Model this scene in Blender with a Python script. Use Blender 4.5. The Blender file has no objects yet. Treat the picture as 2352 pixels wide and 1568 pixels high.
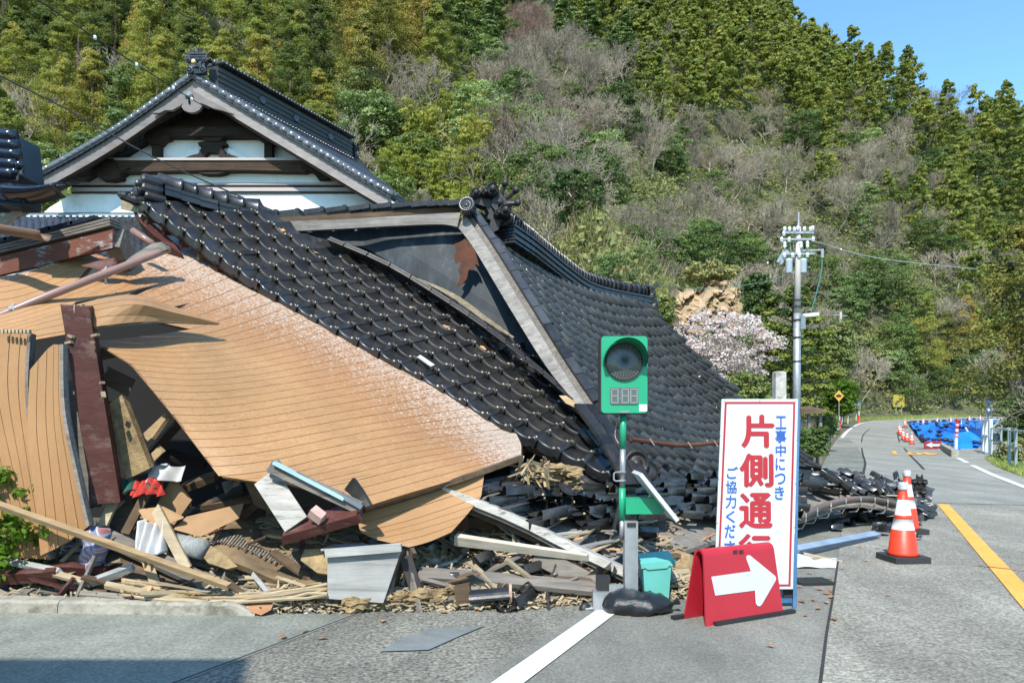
import bpy, bmesh, math, random
import numpy as np
from mathutils import Vector, Matrix, noise as mnoise

scene = bpy.context.scene
COL = scene.collection
random.seed(7)
rng = np.random.default_rng(7)

# ------------------------------------------------------------------ camera
EYE = 1.34          # driver's eye height (m)
F = 1697.0          # focal length in pixels of a 2352 px wide view
CU, CV = 1176.0, 970.0
cam_data = bpy.data.cameras.new('camera')
cam_data.lens = F / 2352 * 36
cam_data.sensor_width = 36
cam_data.shift_y = (CV - 784) / 2352
cam_data.clip_start = 0.05
cam_data.clip_end = 3000
cam = bpy.data.objects.new('camera', cam_data)
cam.location = (0, 0, EYE)
cam.rotation_euler = (math.pi / 2, 0, 0)
COL.objects.link(cam)
scene.camera = cam

# ------------------------------------------------------------------ sky and sun
SUN_EL = math.radians(50)
SUN_AZ_LEFT = math.radians(14)      # sun stands behind the camera, a little to the left
sdir = Vector((-math.sin(SUN_AZ_LEFT) * math.cos(SUN_EL), -math.cos(SUN_AZ_LEFT) * math.cos(SUN_EL), math.sin(SUN_EL)))
world = bpy.data.worlds.new('World')
scene.world = world
world.use_nodes = True
wn = world.node_tree.nodes
wl = world.node_tree.links
wn.clear()
sky = wn.new('ShaderNodeTexSky')
sky.sky_type = 'NISHITA'
sky.sun_disc = False
sky.sun_elevation = SUN_EL
sky.sun_rotation = math.atan2(sdir.x, sdir.y)
sky.air_density = 1.0
sky.dust_density = 0.3
sky.ozone_density = 1.6
wb = wn.new('ShaderNodeBackground')
wb.inputs['Strength'].default_value = 0.15
wo = wn.new('ShaderNodeOutputWorld')
tint = wn.new('ShaderNodeMix'); tint.data_type = 'RGBA'; tint.blend_type = 'MULTIPLY'
tint.inputs[0].default_value = 1.0
tint.inputs[7].default_value = (0.8, 1.11, 1.22, 1)      # clear spring sky, a touch more cyan
wl.new(sky.outputs[0], tint.inputs[6])
wl.new(tint.outputs[2], wb.inputs[0])
wl.new(wb.outputs[0], wo.inputs[0])

sun_data = bpy.data.lights.new('sun', 'SUN')
sun_data.energy = 3.9
sun_data.angle = math.radians(0.5)
sun_data.color = (1.0, 0.955, 0.88)
sun = bpy.data.objects.new('sun', sun_data)
sun.rotation_euler = sdir.to_track_quat('Z', 'Y').to_euler()
sun.location = sdir * 60
COL.objects.link(sun)

scene.view_settings.view_transform = 'Standard'
scene.view_settings.look = 'None'
scene.view_settings.exposure = 0.82
scene.view_settings.gamma = 1.0
scene.view_settings.use_curve_mapping = False

# ------------------------------------------------------------------ helpers
def sm(a, b, x):
    t = np.clip((x - a) / (b - a), 0, 1)
    return t * t * (3 - 2 * t)

def gz(x, y):
    """height of the road level ground: flat, then a gentle rise far away"""
    y = np.asarray(y, float)
    return np.where(y < 40, 0.0, np.where(y < 48, 0.0025 * (y - 40) ** 2, 0.16 + 0.04 * (np.minimum(y, 110) - 48)))

def P(u, v, Y):
    """place on the sight line of a picture position at a chosen depth"""
    return Vector(((u - CU) / F * Y, Y, EYE - (v - CV) / F * Y))

def G(u, v, off=0.0):
    """place on the ground seen at a picture position"""
    lo, hi = 1.0, 110.0
    f = lambda Y: EYE - (v - CV) / F * Y - float(gz(0, Y))
    if f(hi) > 0:
        Y = hi
    else:
        for _ in range(50):
            mid = (lo + hi) / 2
            if f(mid) > 0: lo = mid
            else: hi = mid
        Y = (lo + hi) / 2
    return Vector(((u - CU) / F * Y, Y, float(gz(0, Y)) + off))

def lerp(a, b, t):
    return a + (b - a) * t

def polyline(pts, t):
    """point at fraction t (0..1) of a list of Vectors, even per segment"""
    n = len(pts) - 1
    x = min(max(t, 0), 1) * n
    i = min(int(x), n - 1)
    return pts[i].lerp(pts[i + 1], x - i)

def smoothline(pts, n):
    """Catmull-Rom resample"""
    out = []
    m = len(pts)
    for k in range(n):
        x = k / (n - 1) * (m - 1)
        i = min(int(x), m - 2)
        t = x - i
        p0 = pts[max(i - 1, 0)]; p1 = pts[i]; p2 = pts[i + 1]; p3 = pts[min(i + 2, m - 1)]
        out.append(0.5 * ((2 * p1) + (p2 - p0) * t + (2 * p0 - 5 * p1 + 4 * p2 - p3) * t * t + (3 * p1 - p0 - 3 * p2 + p3) * t ** 3))
    return out

class MB:
    """collects shapes, builds ONE mesh object"""
    def __init__(self):
        self.v = []; self.f = []; self.m = []; self.uv = {}
    def add(self, vs, fs, mi=0):
        o = len(self.v)
        self.v += [Vector(p) for p in vs]
        for f in fs:
            self.f.append(tuple(i + o for i in f)); self.m.append(mi)
        return o
    def box(self, c, ax, ay, az, mi=0):
        """centre and three half axes"""
        c, ax, ay, az = Vector(c), Vector(ax), Vector(ay), Vector(az)
        vs = [c + sx * ax + sy * ay + sz * az for sz in (-1, 1) for sy in (-1, 1) for sx in (-1, 1)]
        if ax.cross(ay).dot(az) < 0:
            vs = [c + sx * ax + sy * ay + sz * az for sz in (1, -1) for sy in (-1, 1) for sx in (-1, 1)]
        self.add(vs, [(0, 2, 3, 1), (4, 5, 7, 6), (0, 1, 5, 4), (2, 6, 7, 3), (0, 4, 6, 2), (1, 3, 7, 5)], mi)
    def abox(self, x0, x1, y0, y1, z0, z1, mi=0):
        self.box(((x0 + x1) / 2, (y0 + y1) / 2, (z0 + z1) / 2), ((x1 - x0) / 2, 0, 0), (0, (y1 - y0) / 2, 0), (0, 0, (z1 - z0) / 2), mi)
    def beam(self, a, b, w, h, up=(0, 0, 1), mi=0, taper=1.0, jag=0.0, seg=1, bend=0.0, rnd=None):
        """rectangular bar between two points; w across, h along up; jagged ends and a bend on request"""
        a, b = Vector(a), Vector(b)
        d = (b - a); L = d.length; d.normalize()
        s = d.cross(Vector(up))
        if s.length < 1e-4: s = d.cross(Vector((1, 0, 0)))
        s.normalize(); n = s.cross(d).normalized()
        r = rnd or random
        rings = []
        for i in range(seg + 1):
            t = i / seg
            c = a.lerp(b, t) + n * (bend * math.sin(math.pi * t))
            k = 1 + (taper - 1) * t
            ring = []
            for (q, z) in ((-1, -1), (1, -1), (1, 1), (-1, 1)):
                p = c + s * (q * w / 2 * k) + n * (z * h / 2 * k)
                if jag and i in (0, seg):
                    p += d * r.uniform(-jag, jag)
                ring.append(p)
            rings.append(ring)
        vs = [p for ring in rings for p in ring]
        fs = [(0, 3, 2, 1)]
        for i in range(seg):
            for k in range(4):
                fs.append((i * 4 + k, i * 4 + (k + 1) % 4, i * 4 + 4 + (k + 1) % 4, i * 4 + 4 + k))
        e = seg * 4
        fs.append((e, e + 1, e + 2, e + 3))
        self.add(vs, fs, mi)
    def tube(self, pts, r, n=6, mi=0, cap=True):
        pts = [Vector(p) for p in pts]
        rs = r if isinstance(r, (list, tuple)) else [r] * len(pts)
        vs, fs = [], []
        up = Vector((0.13, 0.27, 0.95)).normalized()
        for i, p in enumerate(pts):
            d = (pts[min(i + 1, len(pts) - 1)] - pts[max(i - 1, 0)])
            if d.length < 1e-9: d = Vector((0, 0, 1))
            d.normalize()
            a = d.cross(up)
            if a.length < 1e-3: a = d.cross(Vector((1, 0, 0)))
            a.normalize(); b = a.cross(d)
            for k in range(n):
                t = 2 * math.pi * k / n
                vs.append(p + a * (rs[i] * math.cos(t)) + b * (rs[i] * math.sin(t)))
        for i in range(len(pts) - 1):
            for k in range(n):
                fs.append((i * n + k, i * n + (k + 1) % n, (i + 1) * n + (k + 1) % n, (i + 1) * n + k))
        if cap:
            fs.append(tuple(range(n - 1, -1, -1)))
            fs.append(tuple((len(pts) - 1) * n + k for k in range(n)))
        self.add(vs, fs, mi)
    def prism(self, poly, ext, mi=0, side=None):
        """polygon (list of points) pushed along ext"""
        poly = [Vector(p) for p in poly]; ext = Vector(ext)
        n = len(poly)
        vs = poly + [p + ext for p in poly]
        fs = [tuple(range(n - 1, -1, -1)), tuple(range(n, 2 * n))]
        self.add(vs, fs, mi)
        o = len(self.v) - 2 * n
        for i in range(n):
            self.f.append((o + i, o + (i + 1) % n, o + n + (i + 1) % n, o + n + i)); self.m.append(mi if side is None else side)
    def grid(self, fn, nu, nv, mi=0, thick=None, flip=False):
        """sheet fn(s,t); thick gives it a back side along the given vector"""
        vs = [Vector(fn(i / nu, j / nv)) for j in range(nv + 1) for i in range(nu + 1)]
        fs = []
        W = nu + 1
        for j in range(nv):
            for i in range(nu):
                q = (j * W + i, j * W + i + 1, (j + 1) * W + i + 1, (j + 1) * W + i)
                fs.append(q[::-1] if flip else q)
        o = self.add(vs, fs, mi)
        for j in range(nv + 1):
            for i in range(nu + 1):
                self.uv[o + j * W + i] = (i / nu, j / nv)
        if thick is not None:
            th = Vector(thick)
            vs2 = [p + th for p in vs]
            o2 = self.add(vs2, [f[::-1] for f in fs], mi)
            for j in range(nv + 1):
                for i in range(nu + 1):
                    self.uv[o2 + j * W + i] = (i / nu, j / nv)
            loop = [i for i in range(W)] + [j * W + nu for j in range(1, nv + 1)] + [nv * W + i for i in range(nu - 1, -1, -1)] + [j * W for j in range(nv - 1, 0, -1)]
            for k in range(len(loop)):
                a, b = loop[k], loop[(k + 1) % len(loop)]
                q = (o + a, o2 + a, o2 + b, o + b)
                self.f.append(q[::-1] if flip else q); self.m.append(mi)
    def sphere(self, c, r, n=10, m=7, sc=(1, 1, 1), mi=0):
        c = Vector(c); vs = [c + Vector((0, 0, -r * sc[2]))]; fs = []
        for j in range(1, m):
            ph = -math.pi / 2 + math.pi * j / m
            for i in range(n):
                th = 2 * math.pi * i / n
                vs.append(c + Vector((r * sc[0] * math.cos(ph) * math.cos(th), r * sc[1] * math.cos(ph) * math.sin(th), r * sc[2] * math.sin(ph))))
        vs.append(c + Vector((0, 0, r * sc[2])))
        for i in range(n):
            fs.append((0, 1 + (i + 1) % n, 1 + i))
            for j in range(m - 2):
                a = 1 + j * n
                fs.append((a + i, a + (i + 1) % n, a + n + (i + 1) % n, a + n + i))
            a = 1 + (m - 2) * n
            fs.append((a + i, a + (i + 1) % n, len(vs) - 1))
        self.add(vs, fs, mi)
    def lathe(self, c, prof, n=16, mi=0, axis=(0, 0, 1), mis=None):
        """profile of (radius, height) turned about axis through c"""
        c = Vector(c); ax = Vector(axis).normalized()
        a = ax.cross(Vector((0.3, 1, 0.2))); a.normalize(); b = ax.cross(a)
        vs, o = [], len(self.v)
        for (r, h) in prof:
            for k in range(n):
                t = 2 * math.pi * k / n
                vs.append(c + ax * h + a * (r * math.cos(t)) + b * (r * math.sin(t)))
        self.v += vs
        for j in range(len(prof) - 1):
            for k in range(n):
                self.f.append((o + j * n + k, o + j * n + (k + 1) % n, o + (j + 1) * n + (k + 1) % n, o + (j + 1) * n + k))
                self.m.append(mis[j] if mis else mi)
        self.f.append(tuple(o + k for k in range(n - 1, -1, -1))); self.m.append(mis[0] if mis else mi)
        e = o + (len(prof) - 1) * n
        self.f.append(tuple(e + k for k in range(n))); self.m.append(mis[-1] if mis else mi)
    def mesh(self, name, mats, smooth=False, origin=None):
        me = bpy.data.meshes.new(name)
        o = Vector(origin) if origin is not None else Vector((0, 0, 0))
        me.from_pydata([tuple(p - o) for p in self.v], [], self.f)
        if not isinstance(mats, (list, tuple)): mats = [mats]
        for m in mats: me.materials.append(m)
        me.polygons.foreach_set('material_index', self.m)
        if smooth:
            me.polygons.foreach_set('use_smooth', [True] * len(me.polygons))
        if self.uv:
            ul = me.uv_layers.new(name='UVMap')
            for lp in me.loops:
                ul.data[lp.index].uv = self.uv.get(lp.vertex_index, (0, 0))
        me.update()
        return me
    def build(self, name, mats, parent=None, smooth=False, origin=None):
        """parent: part of it (mesh kept in world place); no parent: own origin"""
        if parent is not None:
            origin = wpos(parent)
        elif origin is None:
            lo = [min(p[i] for p in self.v) for i in range(3)]
            hi = [max(p[i] for p in self.v) for i in range(3)]
            origin = Vector(((lo[0] + hi[0]) / 2, (lo[1] + hi[1]) / 2, lo[2]))
        me = self.mesh(name, mats, smooth, origin)
        o = bpy.data.objects.new(name, me)
        COL.objects.link(o)
        if parent is not None:
            o.parent = parent
        else:
            o.location = origin
        return o

def wpos(o):
    p = Vector((0, 0, 0))
    while o is not None:
        p += o.location; o = o.parent
    return p

def lump(b, c, r, sc=(1, 1, 1), rough=0.35, mi=0, seed=0.0):
    """crumbled irregular chunk"""
    o = len(b.v); b.sphere((0, 0, 0), 1.0, 9, 6, (1, 1, 1), mi)
    for i in range(o, len(b.v)):
        p = b.v[i]; k = 1 + rough * mnoise.fractal(p * 1.7 + Vector((seed, seed * 2.3, 1)), 0.7, 2.0, 4)
        b.v[i] = Vector(c) + Vector((p.x * r * sc[0] * k, p.y * r * sc[1] * k, p.z * r * sc[2] * k))

def tag(o, label=None, cat=None, group=None, kind=None):
    if label: o['label'] = label
    if cat: o['category'] = cat
    if group: o['group'] = group
    if kind: o['kind'] = kind
    return o

def thing(name, label, cat, loc, group=None):
    o = bpy.data.objects.new(name, None)
    o.empty_display_size = 0.2
    o.location = Vector(loc)
    COL.objects.link(o)
    return tag(o, label, cat, group)

def place(name, me, M, parent=None):
    """object sharing mesh me, at world matrix M, as child of an unrotated parent"""
    o = bpy.data.objects.new(name, me)
    COL.objects.link(o)
    if parent is not None:
        o.parent = parent
        M = Matrix.Translation(-wpos(parent)) @ M
    o.matrix_basis = M
    return o

def frame(o, x, y, z):
    M = Matrix.Identity(4)
    for i in range(3):
        M[i][0], M[i][1], M[i][2], M[i][3] = x[i], y[i], z[i], o[i]
    return M

# ------------------------------------------------------------------ materials
def new_mat(name):
    m = bpy.data.materials.new(name); m.use_nodes = True
    nt = m.node_tree
    b = nt.nodes['Principled BSDF']
    return m, nt, b

def N(nt, typ, **kw):
    n = nt.nodes.new(typ)
    for k, v in kw.items():
        if k.startswith('i_'):
            n.inputs[k[2:].replace('_', ' ')].default_value = v
        else:
            setattr(n, k, v)
    return n

def rgb(c):
    return (c[0], c[1], c[2], 1.0)

def ramp(nt, fac, stops):
    r = nt.nodes.new('ShaderNodeValToRGB')
    e = r.color_ramp.elements
    while len(e) < len(stops): e.new(0.5)
    for i, (p, c) in enumerate(stops):
        e[i].position = p; e[i].color = rgb(c) if not isinstance(c, (int, float)) else (c, c, c, 1)
    nt.links.new(fac, r.inputs[0])
    return r.outputs[0]

def mixc(nt, fac, a, b, mode='MIX'):
    n = nt.nodes.new('ShaderNodeMix'); n.data_type = 'RGBA'; n.blend_type = mode
    for sock, val in ((n.inputs[0], fac), (n.inputs[6], a), (n.inputs[7], b)):
        if hasattr(val, 'links'): nt.links.new(val, sock)
        elif isinstance(val, (int, float)): sock.default_value = val
        else: sock.default_value = rgb(val)
    return n.outputs[2]

def noise(nt, scale, detail=4, rough=0.55, vec=None, dist=0.0):
    n = N(nt, 'ShaderNodeTexNoise')
    n.inputs['Scale'].default_value = scale; n.inputs['Detail'].default_value = detail
    n.inputs['Roughness'].default_value = rough; n.inputs['Distortion'].default_value = dist
    if vec is not None: nt.links.new(vec, n.inputs['Vector'])
    return n.outputs[0]

def objvec(nt, scale=(1, 1, 1), src='Object', rnd=True, rot=(0, 0, 0)):
    tc = nt.nodes.new('ShaderNodeTexCoord')
    out = tc.outputs[src]
    if rnd:
        oi = nt.nodes.new('ShaderNodeObjectInfo')
        mul = N(nt, 'ShaderNodeVectorMath', operation='SCALE'); mul.inputs[3].default_value = 37.0
        nt.links.new(oi.outputs['Random'], mul.inputs[0])
        ad = N(nt, 'ShaderNodeVectorMath', operation='ADD')
        nt.links.new(out, ad.inputs[0]); nt.links.new(mul.outputs[0], ad.inputs[1])
        out = ad.outputs[0]
    mp = nt.nodes.new('ShaderNodeMapping')
    mp.inputs['Scale'].default_value = scale
    mp.inputs['Rotation'].default_value = rot
    nt.links.new(out, mp.inputs[0])
    return mp.outputs[0]

def bump(nt, b, height, strength=0.3, dist=0.02):
    n = nt.nodes.new('ShaderNodeBump')
    n.inputs['Strength'].default_value = strength; n.inputs['Distance'].default_value = dist
    nt.links.new(height, n.inputs['Height'])
    nt.links.new(n.outputs[0], b.inputs['Normal'])

def mat_plain(name, c, rough=0.5, metal=0.0, vary=0.25, scale=6.0, bmp=0.0, spec=0.5, coat=0.0, dirt=None, rnd=0.0):
    """one colour with uneven tone, optional dirt patches and per-object tone"""
    m, nt, b = new_mat(name)
    vec = objvec(nt)
    nf = noise(nt, scale, 6, 0.6, vec)
    col = mixc(nt, ramp(nt, nf, [(0.3, 0.0), (0.7, 1.0)]), tuple(x * (1 - vary) for x in c), tuple(min(x * (1 + vary * 0.6), 1) for x in c))
    if dirt:
        d = ramp(nt, noise(nt, scale * 0.6, 8, 0.7, vec, 0.4), [(0.52, 0.0), (0.68, 1.0)])
        col = mixc(nt, d, col, dirt)
    if rnd:
        oi = nt.nodes.new('ShaderNodeObjectInfo')
        k = ramp(nt, oi.outputs['Random'], [(0, 1 - rnd), (1, 1 + rnd)])
        col = mixc(nt, 1.0, col, k, 'MULTIPLY')
    nt.links.new(col, b.inputs['Base Color'])
    nt.links.new(ramp(nt, nf, [(0.3, max(rough - 0.08, 0.03)), (0.7, min(rough + 0.1, 1))]), b.inputs['Roughness'])
    b.inputs['Metallic'].default_value = metal
    b.inputs['Specular IOR Level'].default_value = spec
    b.inputs['Coat Weight'].default_value = coat
    if bmp: bump(nt, b, noise(nt, scale * 4, 6, 0.7, vec), bmp, 0.02)
    return m

def mat_wood(name, c0, c1, grain=30.0, along='X', rough=0.8, bmp=0.4, wear=None, src='Object', rnd=0.2):
    """weathered wood: streaks along one axis of the object"""
    m, nt, b = new_mat(name)
    st = {'X': (1.2, grain, grain), 'Y': (grain, 1.2, grain), 'Z': (grain, grain, 1.2)}[along]
    vec = objvec(nt, st, src)
    n1 = noise(nt, 1.0, 8, 0.65, vec, 0.6)
    col = mixc(nt, ramp(nt, n1, [(0.28, 0.0), (0.5, 0.55), (0.72, 1.0)]), c0, c1)
    big = noise(nt, 2.5, 4, 0.6, objvec(nt, (1, 1, 1), src))
    col = mixc(nt, ramp(nt, big, [(0.35, 0.0), (0.75, 0.5)]), col, tuple(x * 0.55 for x in c0))
    if wear:
        w = ramp(nt, noise(nt, 1.0, 8, 0.75, objvec(nt, tuple(max(2.2, q * 0.55) if q > 2 else 1.6 for q in st), src), 0.25), [(0.53, 0.0), (0.62, 0.9)])
        col = mixc(nt, w, col, wear)
    if rnd:
        oi = nt.nodes.new('ShaderNodeObjectInfo')
        k = ramp(nt, oi.outputs['Random'], [(0, 1 - rnd), (1, 1 + rnd)])
        col = mixc(nt, 1.0, col, k, 'MULTIPLY')
    nt.links.new(col, b.inputs['Base Color'])
    b.inputs['Roughness'].default_value = rough
    b.inputs['Specular IOR Level'].default_value = 0.25
    if bmp: bump(nt, b, n1, bmp, 0.01)
    return m

def mat_leaf(name, cols, rough=0.55, trans=0.35, scale=0.5, hue=0.12, gain=2.05):
    """foliage: clumpy tones, each tree a little different, light passes through the leaves"""
    m, nt, b = new_mat(name)
    geo = nt.nodes.new('ShaderNodeNewGeometry')
    n1 = noise(nt, scale, 5, 0.65, geo.outputs['Position'])
    n2 = noise(nt, scale * 9, 3, 0.6, geo.outputs['Position'])
    mx = N(nt, 'ShaderNodeMath', operation='ADD')
    s2 = N(nt, 'ShaderNodeMath', operation='MULTIPLY'); s2.inputs[1].default_value = 0.45
    nt.links.new(n2, s2.inputs[0])
    nt.links.new(n1, mx.inputs[0]); nt.links.new(s2.outputs[0], mx.inputs[1])
    oi = nt.nodes.new('ShaderNodeObjectInfo')
    s3 = N(nt, 'ShaderNodeMath', operation='MULTIPLY_ADD'); s3.inputs[1].default_value = 0.4; s3.inputs[2].default_value = -0.42
    nt.links.new(oi.outputs['Random'], s3.inputs[0])
    ad = N(nt, 'ShaderNodeMath', operation='ADD')
    nt.links.new(mx.outputs[0], ad.inputs[0]); nt.links.new(s3.outputs[0], ad.inputs[1])
    k = len(cols); cols = [tuple(min(q * gain, 0.9) for q in c) for c in cols]
    col = ramp(nt, ad.outputs[0], [(0.25 + 0.5 * i / max(k - 1, 1), c) for i, c in enumerate(cols)])
    nt.links.new(col, b.inputs['Base Color'])
    b.inputs['Roughness'].default_value = rough
    b.inputs['Specular IOR Level'].default_value = 0.25
    tr = nt.nodes.new('ShaderNodeBsdfTranslucent')
    bright = mixc(nt, 1.0, col, (1.5, 1.5, 0.8), 'MULTIPLY')
    nt.links.new(bright, tr.inputs[0])
    ms = nt.nodes.new('ShaderNodeMixShader'); ms.inputs[0].default_value = trans
    out = nt.nodes['Material Output']
    nt.links.new(b.outputs[0], ms.inputs[1]); nt.links.new(tr.outputs[0], ms.inputs[2])
    nt.links.new(ms.outputs[0], out.inputs[0])
    return m

def quads_mesh(name, centers, ax, ay, mat, tri=False):
    """many small leaf faces: centres and half axes as arrays (n,3)"""
    n = len(centers)
    if tri:
        V = np.stack([centers - ax, centers + ax, centers + ay], 1).reshape(-1, 3); k = 3
    else:
        V = np.stack([centers - ax - ay * 0.3, centers - ay, centers + ax - ay * 0.2, centers + ay], 1).reshape(-1, 3); k = 4
    return raw_mesh(name, V, np.arange(n * k).reshape(n, k), mat)

def raw_mesh(name, V, Fa, mat):
    me = bpy.data.meshes.new(name)
    k = Fa.shape[1]; n = len(Fa)
    me.vertices.add(len(V)); me.vertices.foreach_set('co', np.ascontiguousarray(V, dtype=np.float32).ravel())
    me.loops.add(n * k); me.loops.foreach_set('vertex_index', np.ascontiguousarray(Fa, dtype=np.int32).ravel())
    me.polygons.add(n)
    me.polygons.foreach_set('loop_start', np.arange(0, n * k, k, dtype=np.int32))
    me.polygons.foreach_set('loop_total', np.full(n, k, dtype=np.int32))
    me.materials.append(mat)
    me.update(calc_edges=True)
    return me

def unit(a):
    return a / np.maximum(np.linalg.norm(a, axis=1, keepdims=True), 1e-9)

def rand_dir(n):
    return unit(rng.normal(size=(n, 3)))
# ================================================================== SETTING
def mat_asphalt(name, dark, light, scale=90.0, patch=0.5, green=0.0, rough=0.85):
    """asphalt with visible stones, worn tone patches and fine cracks"""
    m, nt, b = new_mat(name)
    vec = objvec(nt, (1, 1, 1), 'Object', rnd=False)
    vo = N(nt, 'ShaderNodeTexVoronoi'); vo.inputs['Scale'].default_value = scale
    nt.links.new(vec, vo.inputs['Vector'])
    stone = noise(nt, scale * 0.8, 5, 0.7, vec)
    col = mixc(nt, ramp(nt, stone, [(0.36, 0.0), (0.62, 1.0)]), dark, light)
    hue = ramp(nt, vo.outputs['Color'], [(0.2, 0.82), (0.8, 1.12)])
    col = mixc(nt, 1.0, col, hue, 'MULTIPLY')
    pt = noise(nt, 0.9, 6, 0.6, vec, 0.5)
    col = mixc(nt, 1.0, col, ramp(nt, pt, [(0.3, 1 - patch * 0.5), (0.7, 1 + patch * 0.3)]), 'MULTIPLY')
    tyre = ramp(nt, noise(nt, 1.0, 4, 0.6, objvec(nt, (1.5, 0.12, 1), 'Object', rnd=False, rot=(0, 0, math.radians(26)))), [(0.42, 0.86), (0.62, 1.08)])
    col = mixc(nt, 1.0, col, tyre, 'MULTIPLY')
    stain = ramp(nt, noise(nt, 2.3, 7, 0.7, vec, 1.2), [(0.56, 0.0), (0.72, 0.35)])
    col = mixc(nt, stain, col, tuple(x * 0.5 for x in dark))
    nt.links.new(col, b.inputs['Base Color'])
    b.inputs['Roughness'].default_value = rough
    b.inputs['Specular IOR Level'].default_value = 0.3
    bump(nt, b, stone, 0.55, 0.012)
    return m

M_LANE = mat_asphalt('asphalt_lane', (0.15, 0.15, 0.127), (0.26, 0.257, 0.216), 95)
M_COARSE = mat_asphalt('asphalt_coarse', (0.135, 0.13, 0.105), (0.38, 0.365, 0.3), 62)
M_DARK = mat_asphalt('asphalt_dark', (0.075, 0.075, 0.063), (0.3, 0.287, 0.232), 55)
M_DRIVE = mat_asphalt('asphalt_driveway', (0.18, 0.19, 0.16), (0.29, 0.3, 0.25), 60, 0.7)
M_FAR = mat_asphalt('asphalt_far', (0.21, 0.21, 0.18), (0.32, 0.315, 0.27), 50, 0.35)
M_PATCH = mat_asphalt('asphalt_patch', (0.10, 0.105, 0.09), (0.27, 0.275, 0.235), 18)

def mat_paint(name, c, scale=26, lo=0.42, hi=0.5, under=(0.17, 0.165, 0.145)):
    """worn road paint showing asphalt through"""
    m, nt, b = new_mat(name)
    vec = objvec(nt, (1, 1, 1), 'Object', rnd=False)
    w = ramp(nt, noise(nt, scale, 8, 0.72, vec, 0.6), [(lo - 0.12, 0.0), (hi - 0.12, 1.0)])
    big = ramp(nt, noise(nt, 1.7, 5, 0.6, vec), [(0.3, 0.8), (0.7, 1.05)])
    col = mixc(nt, w, under, mixc(nt, 1.0, c, big, 'MULTIPLY'))
    nt.links.new(col, b.inputs['Base Color'])
    b.inputs['Roughness'].default_value = 0.7
    bump(nt, b, noise(nt, 70, 5, 0.7, vec), 0.4, 0.008)
    return m
M_WHITE_LINE = mat_paint('road_paint_white', (0.68, 0.69, 0.67))
M_YELLOW_LINE = mat_paint('road_paint_orange', (0.78, 0.4, 0.06), 40, 0.5, 0.58)

# --- base ground, one sheet to the horizon
def soil_mat(name, a, b_, c, scale=0.6):
    m, nt, b = new_mat(name)
    vec = objvec(nt, (1, 1, 1), 'Object', rnd=False)
    col = ramp(nt, noise(nt, scale, 9, 0.7, vec, 0.5), [(0.3, a), (0.5, b_), (0.7, c)])
    fine = noise(nt, scale * 14, 6, 0.7, vec)
    col = mixc(nt, 1.0, col, ramp(nt, fine, [(0.3, 0.65), (0.7, 1.3)]), 'MULTIPLY')
    nt.links.new(col, b.inputs['Base Color'])
    b.inputs['Roughness'].default_value = 0.95
    bump(nt, b, fine, 0.8, 0.1)
    return m
M_SOIL = soil_mat('roadside_soil', (0.07, 0.06, 0.04), (0.12, 0.105, 0.07), (0.075, 0.095, 0.035))
M_HILL = soil_mat('hillside_soil', (0.05, 0.05, 0.024), (0.085, 0.085, 0.038), (0.06, 0.08, 0.026), 0.25)
M_GRASS = soil_mat('verge_soil', (0.07, 0.09, 0.03), (0.1, 0.13, 0.04), (0.16, 0.14, 0.08), 0.8)

mb = MB()
ys = [-60, -20, 0, 20, 38, 40, 42, 44, 46, 48, 60, 80, 110, 130, 400, 1500]
xs = [-1500, -300, -60, 0, 60, 120, 300, 1500]
vs = [(x, y, float(gz(x, y)) - 0.02) for y in ys for x in xs]
fs = [(j * 8 + i, j * 8 + i + 1, (j + 1) * 8 + i + 1, (j + 1) * 8 + i) for j in range(len(ys) - 1) for i in range(7)]
mb.add(vs, fs)
tag(mb.build('ground', M_SOIL, origin=(0, 0, 0)), kind='structure')

def flat_poly(name, pts, mat, off, kind='structure'):
    b = MB(); b.add([Vector((p[0], p[1], off)) for p in pts], [tuple(range(len(pts)))])
    me = b.v
    a = sum(me[i].x * me[(i + 1) % len(me)].y - me[(i + 1) % len(me)].x * me[i].y for i in range(len(me)))
    if a < 0: b.f = [f[::-1] for f in b.f]
    return tag(b.build(name, mat, origin=(0, 0, 0)), kind=kind)

RD = Vector((0.434, 0.901, 0))     # direction of the road
RN = Vector((0.901, -0.434, 0))    # to its right
def road_pt(p, along, right):
    q = Vector(p) + RD * along + RN * right
    return (q.x, q.y)

A_line = G(1390, 1410)             # end of the white edge line, where the rubble starts
# driveway and yard in front of the house (lowest sheet)
flat_poly('driveway_pavement', [(-14, -8), (3, -8), (3, 5.35), (1.6, 5.9), (-1.8, 5.3), (-3.7, 5.5), (-14, 5.9)], M_DRIVE, 0.0)
# darker coarse strip between the driveway and the lane
sA, sB = G(835, 1408), G(330, 1600)
d1 = (sB - sA)
flat_poly('road_shoulder', [(sA.x + d1.x * -0.25, sA.y - d1.y * 0.25), (sB.x + d1.x * 3, sB.y + d1.y * 3), road_pt(A_line, -14, 0.3), road_pt(A_line, 3.0, 0.3)], M_DARK, 0.004)
# near lane
flat_poly('road', [road_pt(A_line, -14, -0.5), road_pt(A_line, -14, 9), road_pt(A_line, 9, 7.2), road_pt(A_line, 9, 0.4), road_pt(A_line, 3.0, -0.1)], M_LANE, 0.008)
# light coarse surface right of the joint
jA, jB = G(1925, 1290), G(1885, 1568)
jd = (jA - jB)
flat_poly('road_surface', [(jB.x - jd.x * 4, jB.y - jd.y * 4), (jB.x - jd.x * 4 + 9, jB.y - jd.y * 4), *[(q.x, q.y) for q in (G(2700, 1165), G(2080, 1153), G(1935, 1200))], (jA.x, jA.y)], M_COARSE, 0.012)

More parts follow.
